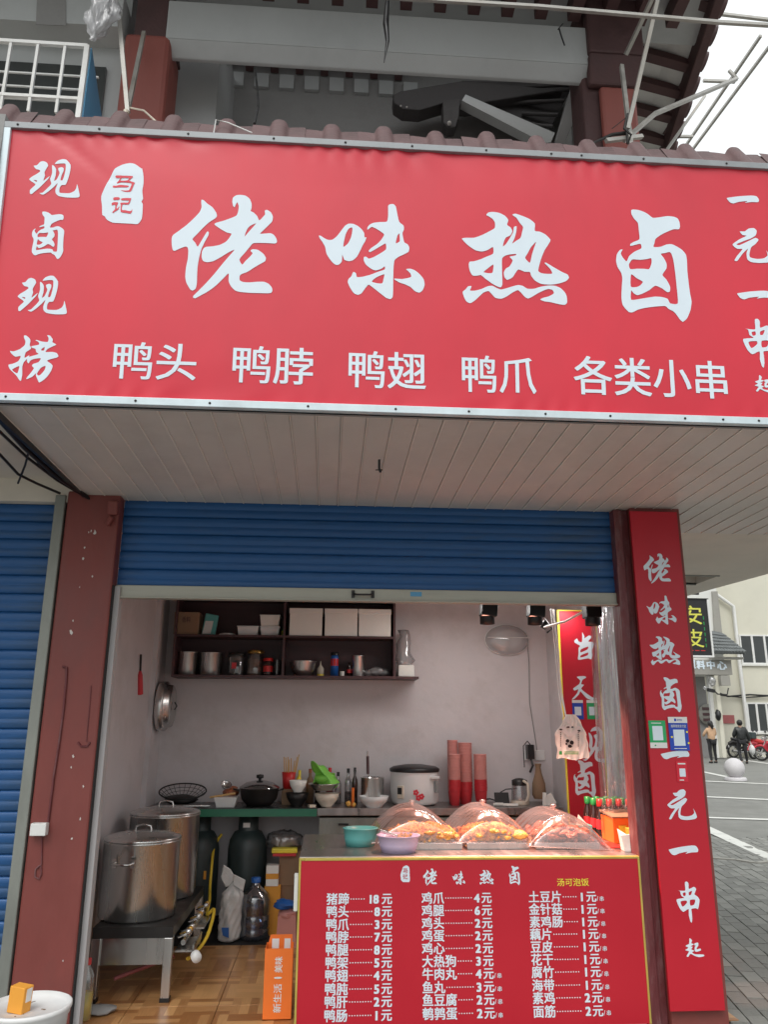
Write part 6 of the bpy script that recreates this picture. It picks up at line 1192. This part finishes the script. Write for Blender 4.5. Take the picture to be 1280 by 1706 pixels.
# bottom left: bucket with carton, oil jug
bc_ = atZ(48,1673,.42); t = thing('white_bucket', 'white plastic bucket with a stained lid in front of the left red column', 'bucket', (bc_.x,bc_.y,0)); rr_ = .168
b = B(); b.lathe([(0,0),(rr_*.82,0),(rr_*.96,.38),(rr_*1.0,.385),(rr_*1.0,.40),(rr_*1.04,.405),(rr_*1.04,.42),(rr_*.99,.424),(rr_*.96,.405),(0,.402)], (bc_.x,bc_.y,0), 48); part('bucket_body', b, M['wplastic'], t)
b = B()
for k in range(9): a = rnd.uniform(0,6.3); r_ = rnd.uniform(.02,.11); b.obox((bc_.x+.02+r_*math.cos(a), bc_.y+r_*math.sin(a), .4035), (rnd.uniform(.005,.03), .006, .002), rz=a*2)
part('lid_stains', b, M['card'], t)
pc = atZ(26,1690,.404); t = thing('syrup_carton', 'small yellow and white carton standing on the lid of the white bucket', 'carton', (pc.x,pc.y+.04,.404)); b = B(); b.obox((pc.x,pc.y+.035,.454), (.075,.055,.10), rz=-.35, ry=.06); part('carton_body', b, M['orangel'], t, bevel=.003); b = B(); b.obox((pc.x+.006,pc.y+.034,.484), (.060,.057,.03), rz=-.35, ry=.06); b.obox((pc.x+.03,pc.y+.026,.47), (.02,.03,.05), rz=-.35, ry=.06); part('white_label', b, M['whitep'], t)
pc = atZ(134,1712,.0); t = thing('oil_jug', 'half full cooking oil bottle with a red cap just inside the left column', 'bottle', (pc.x+.02,pc.y+.1,.012))
cc = (-1.315+.055, .30, .012); cc = (atY(139,1680,.22).x, .22, .012)
b = B(); b.lathe([(0,0),(.042,0),(.046,.01),(.046,.19),(.04,.22),(.018,.26),(.016,.275)], cc, 20, cap=False); part('bottle_body', b, M['glass'], t); b = B(); b.lathe([(0,.003),(.042,.003),(.043,.13),(0,.13)], cc, 20); part('oil', b, M['yellowtext'], t); b = B(); b.lathe([(.02,.27),(.02,.30),(.0,.302)], cc, 14); part('red_cap', b, M['redp'], t)
b = B(); cc2 = atZ(160,1690,.02); b.ball((cc2.x,cc2.y+.05,.03), .07, 14, 8, sz=.3, jit=.3, sx=1.3); solo('floor_cloth', b, M['greyd'], 'dark grey rag lying on the tiles by the stove leg', 'cloth')
# column fittings
t = thing('switch_box', 'small white switch box with a wire on the left red column', 'switch box', atY(63,1392,-.09)); p = atY(52,1371,-.1); q = atY(76,1392,-.1); b = B(); b.box(p.x,q.x,-.11,-.06,q.z,p.z); part('box_body', b, M['whitep'], t, bevel=.004)
b = B(); b.tube([atY(x_,y_,-.068) for x_,y_ in ((104,1110),(111,1112),(110,1135),(106,1180),(98,1240),(90,1290),(80,1370))], .006, 6); part('conduit', b, M['pillar2'], t)
b = B(); b.tube([atY(x_,y_,-.067) for x_,y_ in ((70,1392),(69,1440),(65,1442),(59,1448),(58,1460),(65,1464),(69,1455),(68,1442))], .004, 5); part('hanging_wire', b, M['pillar2'], t)
b = B(); b.tube([atY(x_,y_,-.064) for x_,y_ in ((152,1142),(148,1190),(144,1235))], .0025, 5); b.tube([atY(x_,y_,-.064) for x_,y_ in ((130,1236),(135,1243),(145,1243),(150,1236))], .006, 5); part('pipe_hook', b, M['pillar2'], t)
# ================================================================ STREET BEYOND
def skin(name, verts, edges, rad, m, parent, sub=2, root=0):
    off = wloc(parent); me = bpy.data.meshes.new(name); me.from_pydata([tuple(Vector(v)-off) for v in verts], edges, []); me.update()
    o = bpy.data.objects.new('tmp_skin', me); COL.objects.link(o)
    sk = o.modifiers.new('skin', 'SKIN'); 
    if not me.skin_vertices:
        bpy.context.view_layer.objects.active = o
    for i_, r_ in enumerate(rad):
        me.skin_vertices[0].data[i_].radius = r_ if isinstance(r_, tuple) else (r_, r_)
    me.skin_vertices[0].data[root].use_root = True
    s2 = o.modifiers.new('sub', 'SUBSURF'); s2.levels = sub; s2.render_levels = sub
    bpy.context.view_layer.update()
    m2 = bpy.data.meshes.new_from_object(o.evaluated_get(bpy.context.evaluated_depsgraph_get())); bpy.data.objects.remove(o)
    m2.polygons.foreach_set('use_smooth', [True]*len(m2.polygons)); m2.materials.clear(); m2.materials.append(m)
    q = bpy.data.objects.new(name, m2); COL.objects.link(q); q.parent = parent; return q
def person(pos, yaw, label, top, bottom, hair_long, stride, arms, hood, H=1.62):
    t = thing('person', label, 'person', pos); k = H/1.62
    c_, s_ = math.cos(yaw), math.sin(yaw)
    def W(x, y, z): return (pos[0]+(x*c_-y*s_)*k, pos[1]+(x*s_+y*c_)*k, pos[2]+z*k)
    f = stride
    J = dict(pel=(0,0,.84), wai=(0,0,.98), che=(0,.0,1.18), nec=(0,0,1.33), hd0=(0,.01,1.42), hd1=(0,.015,1.52),
             hl=(-.09,0,.82), kl=(-.10,.0+f*.5,.46), al=(-.11,f*.0-.0-f,.08), tl_=(-.12,.14-f,.03), hr=(.09,0,.82), kr=(.10,.02-f*.2,.46), ar=(.13+abs(f)*.2,f,.08), tr=(.14+abs(f)*.2,.14+f,.03),
             sl=(-.16,0,1.28), sr=(.16,0,1.28))
    J.update(arms)
    names = list(J); idx = {n_: i_ for i_, n_ in enumerate(names)}
    E_ = [('pel','wai'),('wai','che'),('che','nec'),('nec','hd0'),('hd0','hd1'),('pel','hl'),('hl','kl'),('kl','al'),('al','tl_'),('pel','hr'),('hr','kr'),('kr','ar'),('ar','tr'),('che','sl'),('sl','el'),('el','wl'),('wl','fl'),('che','sr'),('sr','er'),('er','wr'),('wr','fr')]
    rad = dict(pel=(.13,.10), wai=(.11,.085), che=(.13,.09), nec=.05, hd0=.075, hd1=.08, hl=.08, kl=.052, al=.036, tl_=.03, hr=.08, kr=.052, ar=.036, tr=.03, sl=.055, sr=.055, el=.038, er=.038, wl=.026, wr=.026, fl=.028, fr=.028)
    skin('body', [W(*J[n_]) for n_ in names], [(idx[a], idx[b_]) for a, b_ in E_], [tuple(v*k for v in rad[n_]) if isinstance(rad[n_], tuple) else rad[n_]*k for n_ in names], M['skin'], t, 2)
    def cloth(nm, ns, es, rs, m): skin(nm, [W(*J[n_]) for n_ in ns], [(ns.index(a), ns.index(b_)) for a, b_ in es], [tuple(v*k for v in rs[n_]) if isinstance(rs[n_], tuple) else rs[n_]*k for n_ in ns], M[m], t, 2)
    g = 1.35 if hood else 1.08
    J['neb'] = (0,0,1.31)
    cloth('jacket', ['pel','wai','che','neb','sl','el','wl','sr','er','wr'], [('pel','wai'),('wai','che'),('che','neb'),('che','sl'),('sl','el'),('el','wl'),('che','sr'),('sr','er'),('er','wr')],
          dict(pel=(.15*g,.13*g), wai=(.14*g,.115*g), che=(.15*g,.12*g), neb=.07, sl=.07*g, el=.055*g, wl=.045*g, sr=.07*g, er=.055*g, wr=.045*g), top)
    cloth('trousers', ['pel','hl','kl','al','hr','kr','ar'], [('pel','hl'),('hl','kl'),('kl','al'),('pel','hr'),('hr','kr'),('kr','ar')], dict(pel=(.14,.12), hl=.10, kl=.068, al=.048, hr=.10, kr=.068, ar=.048), bottom)
    for a, c2 in (('al','tl_'),('ar','tr')):
        b = B(); p = Vector(W(*J[a])); q = Vector(W(*J[c2])); p.z = .035; q.z = .03; b.tube([p-(q-p)*.3, p, q, q+(q-p)*.25], [.03,.045,.042,.02], 8); part('shoe', b, M['rubber'], t)
    b = B(); hc = Vector(W(0,-.012,1.51)); b.ball(hc, .108*k, 14, 10, sz=1.12, jit=.05)
    if hair_long: b.tube([Vector(W(0,-.06,1.50)), Vector(W(.02,-.10,1.40)), Vector(W(.02,-.10,1.30))], [.07,.07,.02], 10)
    part('hair', b, M['hair'], t)
    return t
pA = atZ(1190,1271,0); pB = atZ(1240,1272,0)
person((pA.x,pA.y,.0), .1, 'woman in a beige sweater and black trousers seen from behind near the gate', 'beige', 'btrouser', True, .04, dict(el=(-.26,.08,1.10), wl=(-.20,.22,1.02), fl=(-.16,.27,1.02), er=(.24,.08,1.08), wr=(.16,.22,1.04), fr=(.12,.27,1.04)), False)
pb = person((pB.x,pB.y,.0), -.25, 'person in a puffy black jacket walking past the motorbikes with a white bag', 'bjacket', 'btrouser', False, .16, dict(el=(-.25,.02,1.05), wl=(-.20,.16,.98), fl=(-.18,.2,.98), er=(.26,-.02,1.03), wr=(.30,.06,.82), fr=(.31,.08,.75)), True, 1.66)
b = B(); hp_ = Vector((pB.x+.36,pB.y-.05,.52)); b.ball(hp_, .14, 14, 10, sz=1.4, jit=.12, sx=.8); b.tube([hp_+Vector((0,0,.16)), hp_+Vector((-.03,0,.3))], .02, 6); solo('carried_bag', b, M['bag'], 'white plastic bag held by the person in the black jacket', 'bag')
# bollard
bo = atZ(1234,1301,0); t = thing('stone_ball_bollard', 'round pale granite ball bollard on a low round base in the plaza', 'bollard', (bo.x,bo.y+.25,0)); rr_ = 16.3/FPX*(Vector((bo.x,bo.y,0))-CAM).dot(FW)
b = B(); b.ball((bo.x,bo.y+.25,rr_+.06), rr_, 36, 24); part('ball', b, M['granite'], t); b = B(); b.lathe([(rr_*1.08,0),(rr_*1.08,.05),(rr_*.98,.09),(rr_*.4,.09)], (bo.x,bo.y+.25,0), 36); part('base', b, M['granite'], t)
# motorcycles
def bike(px_, py_, label, bodym, seatm, box, yaw, s=1.0):
    p = atZ(px_, py_, 0); t = thing('motorcycle', label, 'motorcycle', (p.x,p.y,0), 'motorcycles parked by the cream wall'); c_, s_ = math.cos(yaw), math.sin(yaw)
    def W(x, y, z): return Vector((p.x+(x*c_-y*s_)*s, p.y+(x*s_+y*c_)*s, z*s))
    ax = W(0,1,0)-W(0,0,0)
    for x_ in (-.62,.62):
        b = B(); C_ = W(x_,0,.29)
        b.lathe([(.22,-.045),(.27,-.05),(.295,-.02),(.295,.02),(.27,.05),(.22,.045)], C_, 28, ax=ax, cap=False); w_ = part('wheel', b, M['rubber'], t)
        b = B(); b.lathe([(.225,-.02),(.215,0),(.225,.02)], C_, 24, ax=ax, cap=False); b.lathe([(.05,-.06),(.05,.06)], C_, 10, ax=ax)
        for k in range(6): a = k*math.pi/3; d = (W(math.cos(a),0,math.sin(a))-W(0,0,0)); b.tube([C_, C_+d*.215], .012, 5)
        part('rim', b, M['steel'], w_)
    for x_, ln in ((-.62,.30),(.62,.26)):
        b = B()
        for k in range(9): a0 = math.pi*(.1+.09*k); b.tube([W(x_+.33*math.cos(a0),0,.29+.33*math.sin(a0)), W(x_+.33*math.cos(a0+.3),0,.29+.33*math.sin(a0+.3))], .05, 6)
        part('mudguard', b, M[bodym], t)
    b = B(); b.tube([W(.62,0,.29), W(.42,0,.75), W(.36,0,.98)], .035, 8); b.tube([W(-.55,0,.29), W(-.1,0,.36), W(.1,0,.35)], .04, 8); b.tube([W(-.6,.0,.32), W(-.5,0,.66)], .03, 6); part('fork_and_swingarm', b, M['steel'], t)
    b = B(); b.tube([W(-.12,0,.36), W(.12,0,.36)], .14, 10); b.tube([W(.0,0,.42), W(.1,0,.58)], .1, 8); part('engine', b, M['iron'], t)
    b = B(); b.tube([W(.1,-.12,.28), W(-.3,-.14,.24), W(-.75,-.15,.32)], [.03,.045,.055], 8); part('exhaust', b, M['steel'], t)
    b = B(); b.ball(W(.18,0,.72), .19, 14, 10, sz=.62, sx=1.25, sy=.75); b.tube([W(.30,0,.70), W(.42,0,.55), W(.35,0,.38)], [.12,.11,.05], 8); part('fuel_tank', b, M[bodym], t)
    b = B(); b.tube([W(.05,0,.72), W(-.2,0,.74), W(-.5,0,.80), W(-.66,0,.84)], [.10,.12,.11,.05], 10); part('seat', b, M[seatm], t)
    b = B(); b.tube([W(-.35,0,.66), W(-.62,0,.70), W(-.82,0,.62)], [.10,.09,.05], 8); part('tail_cowl', b, M[bodym], t)
    b = B(); b.tube([W(.30,-.33,1.0), W(.36,-.12,1.02), W(.36,.12,1.02), W(.30,.33,1.0)], .018, 6); part('handlebar', b, M['black'], t)
    b = B(); b.ball(W(.48,0,.90), .09, 12, 8); part('headlight', b, M['glass'], t)
    for y_ in (-.26,.26):
        b = B(); b.tube([W(.33,y_,1.0), W(.30,y_*1.1,1.14)], .008, 5); b.ball(W(.30,y_*1.15,1.18), .055, 8, 6, sz=.7); part('mirror', b, M['black'], t)
    b = B(); b.obox(W(-.86,0,.5), (.14,.02,.10), rz=yaw+math.pi/2); part('number_plate', b, M['whitep'], t)
    if box: b = B(); b.obox(W(-.62,0,1.0), (.34,.32,.28), rz=yaw); part('top_box', b, M[box], t, bevel=.03)
    return t
bike(1243,1262,'black parked motorcycle partly hidden by the person in black','iron','black',None, 0.15)
bike(1270,1264,'red parked motorcycle with a red cushion, right of the black one','bikered','redp','gas', 0.5, 1.0)
bike(1297,1268,'red sport motorcycle cut by the right edge of the photo','bikered','black',None, 2.4)
# buildings --------------------------------------------------------------
BYD = 31.5
def bp(x, y, Y=BYD): return atY(x, y, Y)
def bquad(b, x0, y0, x1, y1, Y, d=.3):
    a = bp(x0, y0, Y); c_ = bp(x1, y1, Y); b.box(min(a.x,c_.x), max(a.x,c_.x), Y, Y+d, min(a.z,c_.z), max(a.z,c_.z)); return b
ab = thing('cream_building', 'cream rendered building with dark windows at the far side of the plaza', 'building', bp(1250,1262))
wl0 = bp(1200,1262).x
b = B(); b.box(wl0-.3, 34, BYD, BYD+6, 0, 13); part('wall', b, M['bwall'], ab)
def window(x0, y0, x1, y1, n=2):
    a = bp(x0,y0,BYD-.02); c_ = bp(x1,y1,BYD-.02); X0, X1, Z0, Z1 = a.x, c_.x, c_.z, a.z
    b = B(); f_ = .07
    b.box(X0,X1,BYD-.06,BYD-.002,Z1-f_,Z1); b.box(X0,X1,BYD-.06,BYD-.002,Z0,Z0+f_); b.box(X0,X0+f_,BYD-.06,BYD-.002,Z0+f_,Z1-f_); b.box(X1-f_,X1,BYD-.06,BYD-.002,Z0+f_,Z1-f_)
    for k in range(1, n): xx = X0+(X1-X0)*k/n; b.box(xx-.05,xx+.05,BYD-.055,BYD-.002,Z0+f_,Z1-f_)
    w_ = part('window', b, M['whitep'], ab); b = B(); b.box(X0+.01,X1-.01,BYD-.02,BYD-.001,Z0+.01,Z1-.01); part('pane', b, M['winglass'], w_)
    b = B(); b.box(X0-.05,X1+.05,BYD-.10,BYD-.001,Z0-.08,Z0-.002); part('sill', b, M['bwall2'], w_)
window(1231,1057,1320,1107,4); window(1243,1170,1315,1220,4)
b = B(); b.tube([bp(1187,985,BYD-.2), bp(1222,1010,BYD-.2), bp(1232,1100,BYD-.2), bp(1252,1262,BYD-.2)], .09, 8); part('drain_pipe', b, M['whitep'], ab)
b = B(); b.tube([bp(1195,1153,BYD-.15), bp(1213,1160,BYD-.15), bp(1250,1157,BYD-.15), bp(1300,1160,BYD-.15)], .04, 6); b.tube([bp(1200,1158,BYD-.15), bp(1240,1162,BYD-.15), bp(1300,1158,BYD-.15)], .03, 6); part('wall_cable', b, M['black'], ab)
b = B(); bquad(b,1202,1191,1225,1205,BYD-.06,.05); t_ = solo('red_wall_plaque', b, M['brick_red'], 'faded red plaque on the cream wall between the gate and the motorbikes', 'plaque')
# gate building in front
GY = 29.5
gt = thing('gate_building', 'pale gate building with a grey tiled hood and raised lettering on its fascia', 'building', bp(1170,1262,GY))
b = B(); a = bp(1090,900,GY); c_ = bp(1200,1262,GY); b.box(a.x,bp(1196,1000,GY).x+.2,GY+.4,GY+2,bp(1190,1124,GY).z,12); part('upper_wall', b, M['bwall2'], gt)
b = B(); b.slab([bp(x_,y_,GY+.3) for x_,y_ in ((1187,985),(1196,985),(1205,1065),(1192,1065))], (0,.1,0)); part('grey_buttress', b, M['bgrey'], gt, fixn=True)
b = B(); bquad(b,1090,1098,1221,1124,GY,.5); part('fascia', b, M['bgrey'], gt)
b = B(); bquad(b,1197,1125,1205,1262,GY,.4); part('column', b, M['bwall'], gt); b = B(); bquad(b,1188,1125,1194,1262,GY+.3,.2); part('white_post', b, M['whitep'], gt)
b = B(); bquad(b,1100,1124,1188,1262,GY+1.6,.2); part('inner_wall', b, M['greyd'], gt)
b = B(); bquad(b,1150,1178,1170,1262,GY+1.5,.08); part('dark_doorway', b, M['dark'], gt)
# roof tiles hood
rt = [bp(x_,y_,Y_) for x_,y_,Y_ in ((1186,1055,GY+.3),(1203,1058,GY+.3),(1243,1090,GY-.5),(1186,1089,GY-.5))]
rb = B(); rb.slab(rt, (0,.05,.12)); part('hood_deck', rb, M['wintile'], gt, fixn=True)
n_c, n_r = 11, 6; tb_ = None
for j in range(n_r):
    for i_ in range(n_c):
        u0 = (i_+.5)/n_c; v0 = (j+.5)/n_r
        P_ = (rt[0].lerp(rt[1], u0)).lerp(rt[3].lerp(rt[2], u0), v0); dn = ((rt[3].lerp(rt[2], u0))-(rt[0].lerp(rt[1], u0))).normalized()
        ln = ((rt[3]-rt[0]).length)/n_r*.62; b = B(); b.tube([P_-dn*ln+Vector((0,-.02,.05)), P_+dn*ln+Vector((0,-.06,.10))], .10*(.55+.45*v0), 6); part('roof_tile', b, M['wintile'], gt)
b = B(); bquad(b,1186,1094,1240,1098,GY-.3,.3); part('hood_edge', b, M['bgrey'], gt)
f3g = planeY(GY, .03); b = B()
for ch, x0_, x1_, y0_, y1_ in (('照',1146,1158,1099,1114),('料',1161,1174,1100,1115),('中',1178,1190,1100,1115),('心',1195,1210,1101,1116)):
    a = bp(x0_,y1_,GY); c_ = bp(x1_,y0_,GY); b = B(); fit_text(b, ch, f3g, a.x, c_.x, a.z, c_.z, .07); part('letter', b, M['white'], gt)
b = B(); bquad(b,1201,1125,1218,1142,GY-.3,.25); solo('grey_meter_box', b, M['bgrey'], 'grey meter box under the lettered fascia of the gate', 'box')
t = thing('round_emblem', 'grey and maroon striped round emblem on the wall inside the gate', 'emblem', bp(1181,1190,GY+1.45)); 
p = bp(1181,1190,GY+1.45); b = B(); b.lathe([(.48,0),(.48,.04),(0,.04)], p, 28, ax=(0,-1,0)); part('disc', b, M['bgrey'], t)
for k in range(3): b = B(); b.box(p.x-.30,p.x+.42,p.y-.07,p.y-.041,p.z-.3+k*.25,p.z-.18+k*.25); part('stripe', b, M['maroon'], t)
t = thing('lamp_cluster', 'pale lamps and cables under the gate fascia', 'lamp', bp(1186,1140,GY-.2)); b = B(); b.ball(bp(1187,1135,GY-.2), .16, 10, 8, sz=1.4); b.ball(bp(1175,1146,GY-.2), .10, 8, 6); part('lamp_glass', b, M['glass'], t); b = B(); b.obox(bp(1185,1150,GY-.2), (.3,.15,.14), ry=.2); b.tube([bp(1190,1150,GY-.2), bp(1196,1156,GY-.2), bp(1212,1157,GY-.2), bp(1214,1146,GY-.2)], .03, 6); part('cable_box', b, M['black'], t)
b = B(); b.ball(bp(1197,1191,GY-.15), .15, 12, 8, sz=1.5, jit=.45, sx=.8); solo('black_bag_on_post', b, M['black'], 'black bag hanging on the gate column', 'bag')
# black LED sign near
LY = 9.0
a = atY(1130,998,LY); c_ = atY(1187,1092,LY)
t = thing('led_sign', 'black LED shop sign with yellow dotted characters hanging behind the tall banner', 'sign', ((a.x+c_.x)/2,LY,c_.z))
X0, X1, Z0, Z1 = a.x-.2, c_.x, c_.z, a.z; b = B(); b.box(X0,X1,LY,LY+.12,Z0,Z1); part('panel', b, M['black'], t)
b = B(); b.box(X0,X1+.03,LY-.02,LY+.14,Z0-.03,Z0); b.box(X1,X1+.03,LY-.02,LY+.14,Z0,Z1); part('pale_frame', b, M['whitep'], t); b = B(); b.box(X0,X1+.03,LY-.02,LY+.14,Z1,Z1+.02); part('dark_frame', b, M['iron'], t)
M['led'] = mat('yellow_led', (.55,.55,.08), .5, var=.5, scale=90, emit=(.8,.75,.1), estr=.08)
for ch, x0_, x1_, y0_, y1_ in (('安',1138,1168,1009,1040),('皮',1140,1171,1048,1078)):
    q0 = atY(x0_,y1_,LY); q1 = atY(x1_,y0_,LY); b = B(); fit_text(b, ch, planeY(LY,.004), q0.x, q1.x, q0.z, q1.z, .01); part('character', b, M['led'], t)
b = B(); 
for k in range(6): b.box(X1-.10,X1-.085,LY-.004,LY-.001,Z0+.15+k*.1,Z0+.21+k*.1)
part('green_led_strip', b, M['greenp'], t); b = B()
for k in range(6): b.box(X1-.75+k*.11,X1-.67+k*.11,LY-.004,LY-.001,Z0+.08,Z0+.095)
part('red_led_strip', b, M['redp'], t)
b = B(); b.box(5.3,X1-.1,LY+.05,LY+.1,Z1+.1,Z1+.6); solo('sign_hanger', b, M['iron'], 'dark hanger bracket above the LED sign', 'bracket')
# second plain building behind left, closes the view seen through the curtain
b = B(); b.box(2.6,8.6,16,20,0,9); solo('neighbour_building', b, M['bgrey'], 'pale building across the side passage, seen blurred through the plastic curtain', 'building')
b = B(); b.box(4.0,4.15,5.5,5.65,0,3.4); solo('passage_post', b, M['pole'], 'steel post in the side passage, blurred behind the plastic curtain', 'post')
# empty helpers clean-up
for me in list(bpy.data.meshes):
    if me.users == 0: bpy.data.meshes.remove(me)
